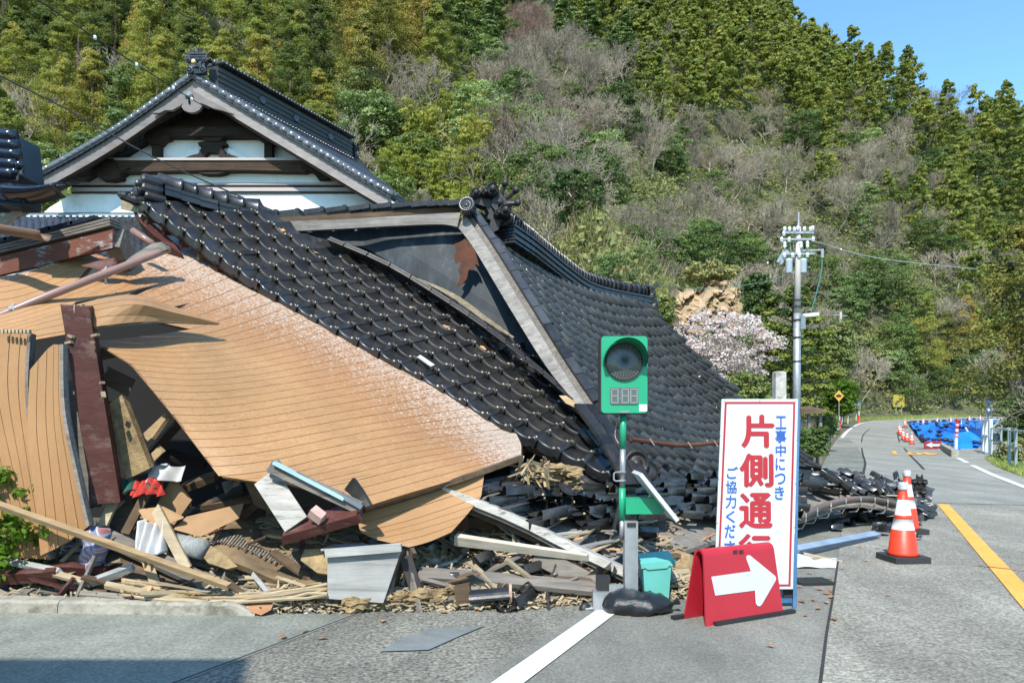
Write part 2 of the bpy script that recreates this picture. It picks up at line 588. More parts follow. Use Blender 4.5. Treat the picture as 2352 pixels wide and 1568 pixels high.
# far road: rows of left / right edges seen in the picture
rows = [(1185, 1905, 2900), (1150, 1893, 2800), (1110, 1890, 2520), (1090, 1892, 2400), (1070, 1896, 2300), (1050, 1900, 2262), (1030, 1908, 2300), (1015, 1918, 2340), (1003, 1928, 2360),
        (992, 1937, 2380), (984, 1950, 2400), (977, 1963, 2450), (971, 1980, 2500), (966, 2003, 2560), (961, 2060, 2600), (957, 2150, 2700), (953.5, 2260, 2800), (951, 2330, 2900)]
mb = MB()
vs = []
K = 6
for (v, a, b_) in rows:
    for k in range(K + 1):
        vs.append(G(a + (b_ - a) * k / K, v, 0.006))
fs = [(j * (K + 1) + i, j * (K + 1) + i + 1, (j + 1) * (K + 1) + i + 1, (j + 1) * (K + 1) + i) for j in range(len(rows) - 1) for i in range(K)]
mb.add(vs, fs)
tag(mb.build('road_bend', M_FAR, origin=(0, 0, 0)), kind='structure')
# dark asphalt patch on the left edge
mb = MB()
prow = [(1100, 1880, 1983), (1080, 1885, 1987), (1060, 1893, 1987), (1040, 1905, 1978), (1022, 1915, 1966), (1008, 1925, 1950)]
vs = [G(a + (b_ - a) * k / 2, v, 0.012) for (v, a, b_) in prow for k in range(3)]
mb.add(vs, [(j * 3 + i, j * 3 + i + 1, (j + 1) * 3 + i + 1, (j + 1) * 3 + i) for j in range(len(prow) - 1) for i in range(2)])
tag(mb.build('asphalt_patch', M_PATCH, origin=(0, 0, 0)), kind='structure')

def stripe(name, pts, w, mat, off):
    """painted line along ground points"""
    b = MB(); vs = []
    for i, p in enumerate(pts):
        d = pts[min(i + 1, len(pts) - 1)] - pts[max(i - 1, 0)]
        n = Vector((d.y, -d.x, 0)).normalized()
        for s in (-1, 1):
            q = p + n * s * w / 2
            vs.append(Vector((q.x, q.y, float(gz(q.x, q.y)) + off)))
    b.add(vs, [(2 * i + 1, 2 * i + 3, 2 * i + 2, 2 * i) for i in range(len(pts) - 1)])
    return tag(b.build(name, mat, origin=(0, 0, 0)), kind='structure')

stripe('edge_line', [A_line + RN * 0.0 + RD * 0.05, A_line - RD * 9], 0.15, M_WHITE_LINE, 0.016)
stripe('centre_line', [G(2166, 1160), G(2200, 1199), G(2255, 1262), G(2352, 1372), G(2352, 1372) + (G(2352, 1372) - G(2255, 1262)) * 3], 0.16, M_YELLOW_LINE, 0.020)
stripe('far_edge_line', smoothline([G(1934, 1005), G(1945, 992), G(1960, 980), G(1979, 971.5), G(2005, 968), G(2039, 966), G(2154, 960.8), G(2283, 957), G(2400, 955)], 50), 0.2, M_WHITE_LINE, 0.018)
stripe('right_edge_line', [G(2138, 1022), G(2162, 1033), G(2178, 1040)], 0.15, M_WHITE_LINE, 0.016)
stripe('right_edge_line', [G(2200, 1052), G(2222, 1063)], 0.15, M_WHITE_LINE, 0.016)
stripe('right_edge_line', [G(2233, 1069), G(2280, 1091), G(2352, 1119), G(2500, 1168), G(2900, 1300)], 0.15, M_WHITE_LINE, 0.016)
M_SEAL = mat_plain('crack_sealant', (0.03, 0.03, 0.03), 0.7)
for pts in ([(1997, 985), (1984, 997), (1979, 1015), (1981, 1040), (1987, 1062), (1984, 1082), (1981, 1095)],
            [(2068, 978), (2063, 992), (2064, 1010), (2077, 1030), (2090, 1045), (2108, 1063), (2122, 1078)]):
    stripe('road_crack', smoothline([G(u, v) for u, v in pts], 24), 0.07, M_SEAL, 0.014)
stripe('road_crack', smoothline([G(1925, 1290), G(1912, 1380), G(1900, 1450), G(1885, 1568), G(1870, 1680)], 30), 0.018, M_SEAL, 0.0165)
stripe('road_crack', [G(2083, 1154), G(2200, 1158), G(2420, 1163)], 0.03, M_SEAL, 0.0165)
stripe('road_crack', [sA - d1 * 0.02, sA + d1 * 0.6, sA + d1 * 1.5], 0.016, M_SEAL, 0.0165)
M_PLATE = mat_plain('worn_blue_grey_patch', (0.15, 0.175, 0.178), .7, vary=.4, scale=3, bmp=.4, dirt=(.2, .2, .17))
flat_poly('road_patch', [tuple(G(u, v))[:2] for u, v in ((872, 1500), (935, 1462), (985, 1448), (1115, 1440), (1060, 1462), (985, 1496))], M_PLATE, 0.0125)
M_REDPAINT = mat_paint('red_marking_paint', (0.5, 0.1, 0.07), 60, 0.55, 0.6)
stripe('red_mark', [G(2245, 1302), G(2300, 1310), G(2400, 1318)], 0.025, M_REDPAINT, 0.0245)

def text_mesh(body, mat, bold=0.02, res=3, extrude=0.0):
    c = bpy.data.curves.new('lettering', 'FONT'); c.body = body; c.offset = bold; c.resolution_u = res
    c.extrude = extrude; c.align_x = 'CENTER'; c.align_y = 'CENTER'
    t = bpy.data.objects.new('lettering', c); COL.objects.link(t)
    bpy.context.view_layer.update()
    dg = bpy.context.evaluated_depsgraph_get()
    me = bpy.data.meshes.new_from_object(t.evaluated_get(dg))
    bpy.data.objects.remove(t); bpy.data.curves.remove(c)
    me.materials.clear(); me.materials.append(mat)
    me.polygons.foreach_set('material_index', [0] * len(me.polygons))
    co = np.array([v.co[:] for v in me.vertices])
    lo, hi = co.min(0), co.max(0)
    for v in me.vertices:
        v.co.x = (v.co.x - (lo[0] + hi[0]) / 2) / (hi[0] - lo[0])
        v.co.y = (v.co.y - (lo[1] + hi[1]) / 2) / (hi[1] - lo[1])
    return me
# speed figures painted on both lanes (one upside down for us)
for (u, v, rz, w, h) in ((1986, 1023, math.radians(-26), 1.35, 3.6), (2119, 1042.5, math.radians(154), 1.25, 3.2)):
    me = text_mesh('40', M_YELLOW_LINE, 0.03)
    o = bpy.data.objects.new('speed_marking', me); COL.objects.link(o)
    c = G(u, v); o.location = (c.x, c.y, float(gz(0, c.y)) + 0.024)
    o.rotation_euler = (0, 0, rz); o.scale = (w, h, 1); tag(o, kind='structure')
stripe('centre_line', [G(2052, 1036), G(2057, 1044)], 0.16, M_YELLOW_LINE, 0.020)

# --- kerb in front of the yard
M_CONC = mat_plain('old_concrete', (0.33, 0.31, 0.25), 0.9, vary=0.4, scale=7, bmp=0.6, dirt=(0.12, 0.11, 0.08))
k0, k1 = G(-260, 1402), G(585, 1414)
kn = Vector((-(k1 - k0).y, (k1 - k0).x, 0)).normalized()
for (ta, tb) in ((0, .47), (.472, 1.0)):
    mb = MB()
    prof = [(0.0, 0.0), (0.006, .066), (0.022, .084), (.13, .088), (.15, .075), (.15, 0)]
    def kf(s, t):
        i = min(int(t * 5), 4); f = t * 5 - i
        y = lerp(prof[i][0], prof[i + 1][0], f); z = lerp(prof[i][1], prof[i + 1][1], f)
        q = lerp(ta, tb, s); e = 1 - .75 * float(sm(.93, 1.0, q))
        w = .003 * math.sin(q * 61) + .003 * mnoise.noise(Vector((q * 60, t * 3, 0)))
        return k0.lerp(k1, q) + kn * (y + w) + Vector((0, 0, z * e + (w if 0 < t < 1 else 0)))
    mb.grid(kf, 60, 5)
    tag(mb.build('kerb', M_CONC), kind='structure')
# yard ground behind the kerb
M_YARD = soil_mat('yard_earth', (0.1, 0.085, 0.055), (0.17, 0.145, 0.1), (0.13, 0.12, 0.08), 2.0)
mb = MB()
mb.add([(-16, 5.42, 0.07), (-1.75, 5.33, 0.07), (1.4, 5.75, 0.02), (4.3, 10.2, 0.02), (6.5, 15, 0.02), (6.5, 20, 0.02), (-16, 20, 0.07)], [(0, 1, 2, 3, 4, 5, 6)])
tag(mb.build('yard', M_YARD, origin=(0, 0, 0)), kind='structure')

# --- hillside terrain
FOOT = [(-90, 46), (-30, 47), (-8, 44), (2, 33), (10, 31), (15, 42), (21, 58), (31, 76), (46, 93), (85, 104), (200, 112)]
fx = np.array([p[0] for p in FOOT], float); fy = np.array([p[1] for p in FOOT], float)
def foot_dist(x, y):
    """signed distance behind the foot line of the hill"""
    x = np.asarray(x, float); y = np.asarray(y, float)
    best = np.full(np.broadcast(x, y).shape, 1e9); sign = np.ones_like(best)
    for i in range(len(FOOT) - 1):
        ax, ay, bx, by = fx[i], fy[i], fx[i + 1], fy[i + 1]
        t = np.clip(((x - ax) * (bx - ax) + (y - ay) * (by - ay)) / ((bx - ax) ** 2 + (by - ay) ** 2), 0, 1)
        dx, dy = x - (ax + t * (bx - ax)), y - (ay + t * (by - ay))
        d = np.hypot(dx, dy)
        s = np.sign((bx - ax) * (y - ay) - (by - ay) * (x - ax))
        m = d < best
        best = np.where(m, d, best); sign = np.where(m, s, sign)
    return best * sign
_w = rng.uniform(0, 6.28, (6, 2))
def wob(x, y):
    return (np.sin(x * .11 + _w[0, 0]) * np.cos(y * .09 + _w[0, 1]) * 1.6 + np.sin(x * .27 + _w[1, 0]) * np.sin(y * .23 + _w[1, 1]) * 0.9
            + np.sin(x * .6 + _w[2, 0]) * np.sin(y * .55 + _w[2, 1]) * 0.35)
def terrain(x, y):
    d = foot_dist(x, y)
    s = np.clip(d, 0, None)
    hmax = np.interp(x, [-60, 20, 40, 50, 60, 70, 80, 90, 105, 160, 220], [230, 186, 136, 115, 109, 92, 84, 70, 66, 60, 60])   # ridge falls towards the right
    h = 1.32 * s * (0.74 + 0.26 * sm(-5, 22, np.asarray(x, float)))
    h = (np.maximum(h, 0.01) ** -4 + hmax ** -4) ** -0.25
    h = h + wob(np.asarray(x, float), np.asarray(y, float)) * sm(1, 12, s)
    return np.where(d > 0, h + gz(x, y) - 0.05, gz(x, y) - 0.4 - 0.3 * np.clip(-d, 0, 8))
gx = np.linspace(-140, 220, 130); gy = np.linspace(24, 300, 130)
X, Yg = np.meshgrid(gx, gy)
Z = terrain(X, Yg)
V = np.stack([X, Yg, Z], -1).reshape(-1, 3)
idx = np.arange(130 * 130).reshape(130, 130)
Fa = np.stack([idx[:-1, :-1], idx[:-1, 1:], idx[1:, 1:], idx[1:, :-1]], -1).reshape(-1, 4)
me = raw_mesh('hillside', V, Fa, M_HILL)
o = bpy.data.objects.new('hillside', me); COL.objects.link(o); tag(o, kind='structure')
# ================================================================== FOREST
M_CEDAR = mat_leaf('cedar_foliage', [(0.03, 0.044, 0.014), (0.066, 0.082, 0.019), (0.112, 0.124, 0.026), (0.16, 0.145, 0.034)], trans=0.38, scale=0.22)
M_CEDAR_OLIVE = mat_leaf('cedar_foliage_olive', [(0.03, 0.036, 0.011), (0.085, 0.085, 0.018), (0.15, 0.125, 0.028), (0.17, 0.12, 0.03)], trans=0.3, scale=0.3)
M_BROAD = mat_leaf('evergreen_leaves', [(0.020, 0.036, 0.010), (0.046, 0.07, 0.018), (0.085, 0.11, 0.03)], rough=0.5, trans=0.25, scale=0.5)
M_PALE = mat_leaf('pale_green_leaves', [(0.045, 0.068, 0.024), (0.09, 0.125, 0.045), (0.15, 0.18, 0.075)], trans=0.3, scale=0.5)
M_PINE = mat_leaf('pine_needles', [(0.028, 0.046, 0.016), (0.06, 0.09, 0.028), (0.1, 0.135, 0.045)], trans=0.2, scale=0.4)
M_BAMBOO = mat_leaf('bamboo_leaves', [(0.06, 0.078, 0.014), (0.12, 0.135, 0.022), (0.19, 0.175, 0.04)], trans=0.35, scale=0.5)
M_FRESH = mat_leaf('fresh_green_leaves', [(0.06, 0.12, 0.01), (0.13, 0.23, 0.02), (0.2, 0.32, 0.04)], trans=0.4, scale=1.2, gain=1.0)
M_BRUSH = mat_leaf('brush_leaves', [(0.04, 0.055, 0.015), (0.08, 0.098, 0.028), (0.145, 0.135, 0.055)], trans=0.25, scale=0.9)
M_DRY = mat_leaf('dry_grass', [(0.11, 0.11, 0.042), (0.22, 0.2, 0.095), (0.38, 0.33, 0.19)], trans=0.25, scale=0.8, gain=1.1)
M_BLOSSOM = mat_leaf('cherry_blossom', [(0.36, 0.25, 0.25), (0.58, 0.49, 0.5), (0.68, 0.62, 0.63)], trans=0.25, scale=1.5, gain=1.0)
M_BARK = mat_plain('bark', (0.11, 0.085, 0.06), 0.9, vary=0.4, scale=5)
M_TWIG = mat_plain('bare_branches', (0.33, 0.28, 0.205), 0.9, vary=0.5, scale=0.8, rnd=0.3)
M_TWIG_RED = mat_plain('budding_branches', (0.24, 0.155, 0.125), 0.9, vary=0.35, scale=0.8, rnd=0.15)

def clump_faces(cen, rad, n, leaf, up_bias=0.25, flat=0.8):
    """leaf faces on and in little lumps: cen (k,3), rad (k,) -> face arrays"""
    k = len(cen)
    d = rand_dir(k * n).reshape(k, n, 3)
    d[..., 2] = np.abs(d[..., 2]) * 0.75 + d[..., 2] * 0.25
    d = unit(d.reshape(-1, 3))
    r = np.repeat(rad, n) * rng.uniform(0.55, 1.05, k * n)
    pos = np.repeat(cen, n, 0) + d * r[:, None] * np.array([1, 1, flat])
    nrm = unit(d + rng.normal(size=d.shape) * 0.45 + np.array([0, 0, up_bias]))
    ax = unit(np.cross(nrm, rand_dir(len(nrm))))
    ay = np.cross(nrm, ax)
    s = leaf * rng.uniform(0.6, 1.3, len(pos))[:, None]
    return pos, ax * s, ay * s * 0.6

def trunk_mb(h, r, lean=0.0, n=6, branches=0):
    b = MB()
    pts = [Vector((lean * (i / 4) ** 2 * h * 0.2, 0.03 * h * math.sin(i * 1.7) * 0.3, h * i / 4 - (0.8 if i == 0 else 0))) for i in range(5)]
    b.tube(pts, [r * (1 - 0.85 * i / 4) for i in range(5)], n)
    for k in range(branches):
        t = random.uniform(0.12, 0.8); a = random.uniform(0, 6.28); L = (1 - t) * h * 0.16 + 0.3
        p = pts[0].lerp(pts[-1], t)
        b.tube([p, p + Vector((math.cos(a) * L, math.sin(a) * L, L * 0.25))], [r * 0.25, r * 0.08], 3)
    return b

def cedar_mesh(i, h, r, mat, ncl, nleaf, leaf):
    # puffs of foliage on a rounded cone, gaps between them
    t = rng.uniform(0, 1, ncl) ** 0.95
    z = h * (0.18 + 0.80 * t)
    R = r * (1 - t ** 1.25) ** 0.75 * (0.8 + 0.35 * rng.uniform(size=ncl)) + 0.1
    a = rng.uniform(0, 2 * np.pi, ncl)
    lob = 1 + 0.2 * np.sin(a * 3 + i + z * 0.5) + 0.14 * np.sin(a * 5 + 2 * i + z)
    rr = R * rng.uniform(0.6, 1.0, ncl) ** 0.5 * lob
    cen = np.stack([rr * np.cos(a), rr * np.sin(a), z - 0.1 * rr], 1)
    rad = (0.42 + 0.42 * (1 - t)) * rng.uniform(0.75, 1.4, ncl) * r / 2.3
    p, ax, ay = clump_faces(cen, rad, nleaf, leaf, 0.15, 0.95)
    return quads_mesh('cedar_crown', p, ax, ay, mat)

CEDARS = []
for i in range(7):
    h = [11.5, 13, 10, 13.5, 11, 12, 9][i]; r = [2.5, 2.3, 2.4, 2.6, 2.1, 2.8, 2.0][i]
    CEDARS.append((cedar_mesh(i, h, r, (M_CEDAR, M_CEDAR_OLIVE)[i in (2, 5)], 70, 190, 0.085), trunk_mb(h * 0.93, 0.2, 0, 5, 8).mesh('cedar_trunk', M_BARK)))
LOW = [cedar_mesh(20 + i, 12.5 + i, 2.4, M_CEDAR, 48, 34, 0.26) for i in range(3)]

def skeleton(h, spread, depth, seed, up=0.35, start=0.2, nb=(3, 4), thin=0.62, r0=0.10, crook=0.25):
    """branching bare tree -> list of (p, q, r0, r1, level)"""
    R = random.Random(seed); out = []
    def grow(p, d, L, r, lev):
        nseg = 3 if lev < 2 else 2
        q = p
        for s in range(nseg):
            d = (d + Vector((R.gauss(0, crook), R.gauss(0, crook), R.gauss(0, crook * 0.6) + 0.04))).normalized()
            q2 = q + d * (L / nseg)
            out.append((q, q2, r * (1 - 0.25 * s / nseg), r * (1 - 0.25 * (s + 1) / nseg), lev))
            if lev < depth and (lev > 0 or s >= 1):
                for _ in range(R.choice(nb) if s == nseg - 1 else R.choice((1, 2))):
                    a = R.uniform(0, 6.283); w = R.uniform(0.45, 1.0) * spread
                    o = d.cross(Vector((math.cos(a), math.sin(a), 0.3))).normalized()
                    grow(q2, (d * (1 - 0.3 * w) + o * w + Vector((0, 0, up * 0.4))).normalized(), L * R.uniform(thin - 0.12, thin + 0.12), r * 0.52, lev + 1)
            q = q2
    grow(Vector((0, 0, -0.4)), Vector((R.gauss(0, .08), R.gauss(0, .08), 1)).normalized(), h * 0.45, r0, 0)
    return out

def skel_mesh(name, sk, mat, minr=0.012):
    V, Fq = [], []
    for (p, q, a, b, lev) in sk:
        d = (q - p).normalized()
        x = d.cross(Vector((0.2, 0.9, 0.3))).normalized(); y = x.cross(d)
        o = len(V)
        n = 4 if lev < 2 else 3
        a = max(a, minr); b = max(b, minr * 0.7)
        for (c, r) in ((p, a), (q, b)):
            for k in range(n):
                t = 6.283 * k / n
                V.append(c + x * (r * math.cos(t)) + y * (r * math.sin(t)))
        for k in range(n):
            Fq.append((o + k, o + (k + 1) % n, o + n + (k + 1) % n, o + n + k))
    return raw_mesh(name, np.array([tuple(v) for v in V]), np.array(Fq), mat)

BARE = []
for i in range(6):
    sk = skeleton([8, 9.5, 7, 8.5, 6.5, 7.5][i], [0.8, 0.65, 0.95, 0.75, 1.0, 0.85][i], 4, 50 + i, r0=[0.12, 0.13, 0.1, 0.12, 0.09, 0.1][i])
    big = [s for s in sk if s[4] <= 1]; small = [s for s in sk if s[4] > 1]
    BARE.append((skel_mesh('bare_crown', small, M_TWIG if i != 4 else M_TWIG_RED, 0.017), skel_mesh('bare_trunk', big, M_TWIG, 0.03), len(sk)))

def dome_mesh(i, h, r, mat, ncl, nleaf, leaf, low=0.25):
    t = rng.uniform(0, 1, ncl)
    a = rng.uniform(0, 2 * np.pi, ncl)
    z = h * (low + (0.95 - low) * t)
    R = r * np.sqrt(np.clip(1 - ((t - 0.35) / 0.72) ** 2, 0.02, 1)) * (1 + 0.25 * np.sin(a * 3 + i) * np.sin(z + i))
    rr = R * rng.uniform(0.5, 1.0, ncl) ** 0.5
    cen = np.stack([rr * np.cos(a), rr * np.sin(a), z], 1)
    rad = r * 0.27 * rng.uniform(0.6, 1.4, ncl)
    p, ax, ay = clump_faces(cen, rad, nleaf, leaf, 0.3, 0.8)
    return quads_mesh('leafy_crown', p, ax, ay, mat)
BROAD = [(dome_mesh(i, 5.5 + i * 0.8, 2.4 + 0.25 * i, (M_BROAD, M_BROAD, M_PALE, M_BROAD)[i], 70, 70, 0.14), trunk_mb(4.5 + i * 0.6, 0.14, 0.3, 5, 4).mesh('evergreen_trunk', M_BARK)) for i in range(4)]

def pad_pine_mesh(i, h, r, mat):
    """open pine: flat sprays of needles at the ends of branches"""
    n = 60
    t = rng.uniform(0.25, 1, n); a = rng.uniform(0, 6.283, n)
    R = r * (1.1 - t) ** 0.6 * rng.uniform(0.35, 1, n)
    cen = np.stack([R * np.cos(a), R * np.sin(a), h * t], 1)
    p, ax, ay = clump_faces(cen, 0.75 * rng.uniform(0.6, 1.3, n), 55, 0.2, 0.6, 0.35)
    return quads_mesh('pine_crown', p, ax, ay, mat)
PINES = [(pad_pine_mesh(i, 11 + i, 3.2, M_PINE), trunk_mb(11.0 + i, 0.2, 0.4, 5, 10).mesh('pine_trunk', M_BARK)) for i in range(2)]

def bamboo_meshes(i):
    b = MB(); cen = []
    R = random.Random(200 + i)
    for k in range(9):
        x, y = R.uniform(-1, 1), R.uniform(-1, 1); a = R.uniform(0, 6.28); h = R.uniform(5, 7.5); bend = R.uniform(0.8, 2.2)
        pts = [Vector((x + math.cos(a) * bend * (s / 5) ** 2, y + math.sin(a) * bend * (s / 5) ** 2, h * s / 5 - 0.25 * bend * (s / 5) ** 3)) for s in range(6)]
        b.tube(pts, [0.04, 0.038, 0.034, 0.028, 0.02, 0.008], 4)
        for s in range(10):
            q = polyline(pts, R.uniform(0.35, 1)); cen.append((q.x + R.gauss(0, .25), q.y + R.gauss(0, .25), q.z + R.gauss(0, .2)))
    cen = np.array(cen)
    p, ax, ay = clump_faces(cen, 0.5 * rng.uniform(0.6, 1.3, len(cen)), 40, 0.17, 0.1, 0.7)
    ax[:, 2] -= 0.06
    return quads_mesh('bamboo_leaf_crown', p, ax, ay * 0.5, M_BAMBOO), b.mesh('bamboo_culms', M_BAMBOO)
BAMBOO = [bamboo_meshes(i) for i in range(3)]

def add_tree(name, label, cat, group, loc, crown, trunk, s=1.0, rz=None, sz=None, lean=0.0, cname='crown', tname='trunk'):
    r = thing(name, label, cat, loc, group)
    rz = random.uniform(0, 6.28) if rz is None else rz
    M = Matrix.Translation(Vector(loc)) @ Matrix.Rotation(lean, 4, 'X') @ Matrix.Rotation(rz, 4, 'Z') @ Matrix.Diagonal((s, s, sz or s, 1))
    if trunk is not None: place(tname, trunk, M, r)
    place(cname, crown, M, r)
    return r

# ---- scatter over the hill
def proj(x, y, z):
    return CU + F * x / y, CV - F * (z - EYE) / y
cand = []
step = 3.5
yy = 24.0
while yy < 190:
    half = yy * 0.77
    st = step * (1.0 if yy < 70 else 1.1 if yy < 110 else 1.18)
    xx = -half
    while xx < half:
        x = xx + rng.uniform(-.45, .45) * st; y = yy + rng.uniform(-.45, .45) * st
        xx += st
        cand.append((x, y))
    yy += st
cand = np.array(cand)
d = foot_dist(cand[:, 0], cand[:, 1])
cand = cand[d > 0.8]; d = d[d > 0.8]
zc = terrain(cand[:, 0], cand[:, 1])
U, Vp = proj(cand[:, 0], cand[:, 1], zc)
_, Vt = proj(cand[:, 0], cand[:, 1], zc + 12)
# what lies hidden behind nearer ground (trees give 5 m) is left out
az = cand[:, 0] / cand[:, 1]
el = (zc + 11 - EYE) / cand[:, 1]
vis = np.ones(len(cand), bool)
for i in range(len(cand)):
    yy2 = np.linspace(24, cand[i, 1] - 2.5, 90)
    t = (terrain(az[i] * yy2, yy2) + 3.0 - EYE) / yy2
    if (t > el[i]).any(): vis[i] = False
keep = vis & (U > -120) & (U < 2480) & (Vt < 960) & (Vp > -60)
cand, d, zc, U, Vp = cand[keep], d[keep], zc[keep], U[keep], Vp[keep]

def zone(u, v, dd, x, y):
    """kind of growth seen at this part of the slope (u, v of mid tree)"""
    q = random.random()
    w = 40 * math.sin(u * 0.013 + 1.0) + 25 * math.sin(u * 0.031)
    if u < 840:
        if v > 330 and 60 < u < 320: return 'pale' if q < .75 else 'broad'
        if u < 70 and 120 < v < 340: return 'bare' if q < .7 else 'cedar'
        if 500 < u < 640 and v < 130: return 'bare' if q < .4 else 'cedar'
        if u > 770: return ('bare' if q < .45 else 'cedar' if q < .75 else 'pale')
        return 'cedar' if q < .88 else 'bare' if q < .95 else 'broad'
    if u < 1080 and v > 185 + (1080 - u) * 0.55 and v < 600:
        return 'bamboo' if q < .72 else 'bare' if q < .88 else 'broad'
    if u < 1460:
        if v < 140 + w * 0.4:
            if 1170 < u < 1290 and v > 0: return 'red'
            return 'pine' if u > 1040 and q < .55 else 'cedar' if q < .8 else 'broad'
        if v < 420: return 'bare' if q < .6 else 'broad' if q < .8 else 'pale' if q < .93 else 'red'
        return 'brush'
    lim = 150 + 0.28 * (u - 1460) + w * 0.7
    if u < 1760: lim = 215 + 0.35 * (u - 1460) + w
    if u > 2020: lim = 240 + 0.12 * (u - 2020) + w * 0.5
    if v < lim: return 'cedar' if q < .93 else 'bare'
    if u < 1640 and v > 380: return 'brush' if q < .7 else 'broad' if q < .85 else 'bare'
    if u > 2100 and v > 300: return 'cedar' if q < .5 else 'bare' if q < .75 else 'broad'
    if v > 540: return 'broad' if q < .42 else 'bare' if q < .82 else 'pale'
    return 'bare' if q < .68 else 'cedar' if q < .80 else 'broad' if q < .92 else 'pale'

order = np.argsort(cand[:, 1])
counts = {}
stuff_cedar = []
def where_txt(u, v, y):
    h = 'high up' if v < 150 else 'halfway up' if v < 400 else 'low down'
    for lim, t in ((250, 'at the forest left end'), (520, 'above the white gabled hall'), (840, 'beside the white hall ridge'), (1150, 'behind the fallen roof'), (1460, 'above the black roof ornament'), (1760, 'above the cherry tree'), (1950, 'above the utility pole'), (2150, 'above the road bend'), (9999, 'at the forest right end')):
        if u < lim: return h + ' ' + t
for i in order:
    x, y = cand[i]; z = float(zc[i]); u, v = float(U[i]), float(Vp[i])
    vm = v - 6 * F / y * 0.6
    k = zone(u, vm, d[i], x, y)
    if d[i] < 2.2 and k in ('cedar', 'pine'): k = 'broad'
    loc = (x, y, z - 0.2)
    wtx = where_txt(u, vm, y)
    if 1490 < u < 1760 and y < 47: continue
    if k == 'cedar':
        counts['cedar'] = counts.get('cedar', 0) + 1
        s = random.uniform(0.8, 1.2)
        if counts['cedar'] > 298:
            stuff_cedar.append((x, y, z, s)); continue
        j = random.choice((0, 1, 3, 4, 6, 0, 1, 3, 4, 6, 2)) if not (u > 2150 and vm > 280 or 760 < u < 900) else random.choice((2, 5, 4))
        tone = 'olive brown' if j in (2, 5) else 'yellow green'
        add_tree('cedar_tree', f'{tone} cedar with lumpy crown {wtx}', 'tree', 'cedars on the hillside', loc, CEDARS[j][0], CEDARS[j][1], s, sz=s * random.uniform(0.9, 1.15))
    elif k in ('bare', 'red'):
        j = random.choice((0, 1, 2, 3, 5)) if k == 'bare' else 4
        s = random.uniform(0.7, 1.15)
        add_tree('bare_tree', ('leafless grey branched tree ' if k == 'bare' else 'leafless reddish budding tree ') + wtx, 'tree', 'bare trees on the hillside', loc, BARE[j][0], BARE[j][1], s, lean=random.uniform(-.1, .25))
        if random.random() < 0.3:
            counts['u'] = counts.get('u', 0) + 1
            x2, y2 = x + random.uniform(-1.5, 1.5), y + random.uniform(-1, 1.5)
            j = random.choice((0, 1, 3))
            add_tree('evergreen_tree', f'low dark evergreen tree {wtx}', 'tree', 'evergreens on the hillside', (x2, y2, float(terrain(x2, y2)) - 0.3), BROAD[j][0], BROAD[j][1], random.uniform(0.4, 0.65))
    elif k == 'pine':
        j = random.randrange(2)
        add_tree('pine_tree', f'open dark pine with flat sprays {wtx}', 'tree', 'pines on the hillside', loc, PINES[j][0], PINES[j][1], random.uniform(0.8, 1.05))
    elif k == 'bamboo':
        for _ in range(2):
            x2, y2 = x + random.uniform(-1.3, 1.3), y + random.uniform(-1.3, 1.3)
            j = random.randrange(3)
            add_tree('bamboo_clump', f'yellow green bamboo clump with drooping leaves {wtx}', 'bamboo', 'bamboo clumps behind the fallen roof', (x2, y2, float(terrain(x2, y2)) - 0.2), BAMBOO[j][0], BAMBOO[j][1], random.uniform(0.7, 1.0))
    elif k == 'brush':
        if random.random() < 0.35:
            j = random.choice((0, 1, 2, 3, 5))
            add_tree('bare_tree', f'thin leafless tree in the dry brush {wtx}', 'tree', 'bare trees on the hillside', loc, BARE[j][0], BARE[j][1], random.uniform(0.4, 0.7), lean=random.uniform(-.1, .3))
        elif random.random() < 0.3:
            j = random.choice((0, 2))
            add_tree('evergreen_tree', f'small evergreen shrub in the dry brush {wtx}', 'tree', 'evergreens on the hillside', loc, BROAD[j][0], BROAD[j][1], random.uniform(0.25, 0.4))
    else:
        j = 2 if k == 'pale' else random.choice((0, 1, 3))
        s = random.uniform(0.7, 1.1)
        add_tree('evergreen_tree', ('pale green leafy tree ' if k == 'pale' else 'dark evergreen broadleaf tree ') + wtx, 'tree', 'evergreens on the hillside', loc, BROAD[j][0], BROAD[j][1], s)
    counts[k] = counts.get(k, 0) + 1
print('TREES', counts, len(stuff_cedar))

if stuff_cedar:
    Vs, Fs, off = [], [], 0
    for (x, y, z, s) in stuff_cedar:
        me = random.choice(LOW)
        co = np.empty(len(me.vertices) * 3, np.float32); me.vertices.foreach_get('co', co); co = co.reshape(-1, 3)
        a = random.uniform(0, 6.28); c_, s_ = math.cos(a), math.sin(a)
        q = np.stack([co[:, 0] * c_ - co[:, 1] * s_, co[:, 0] * s_ + co[:, 1] * c_, co[:, 2]], 1) * s + np.array([x, y, z - 0.2])
        Vs.append(q); Fs.append(np.arange(len(q)).reshape(-1, 4) + off); off += len(q)
    me = raw_mesh('far_cedar_wood', np.concatenate(Vs), np.concatenate(Fs), M_CEDAR)
    o = bpy.data.objects.new('far_cedar_wood', me); COL.objects.link(o)
    tag(o, 'mass of distant cedars filling the upper ridge', 'wood', kind='stuff')

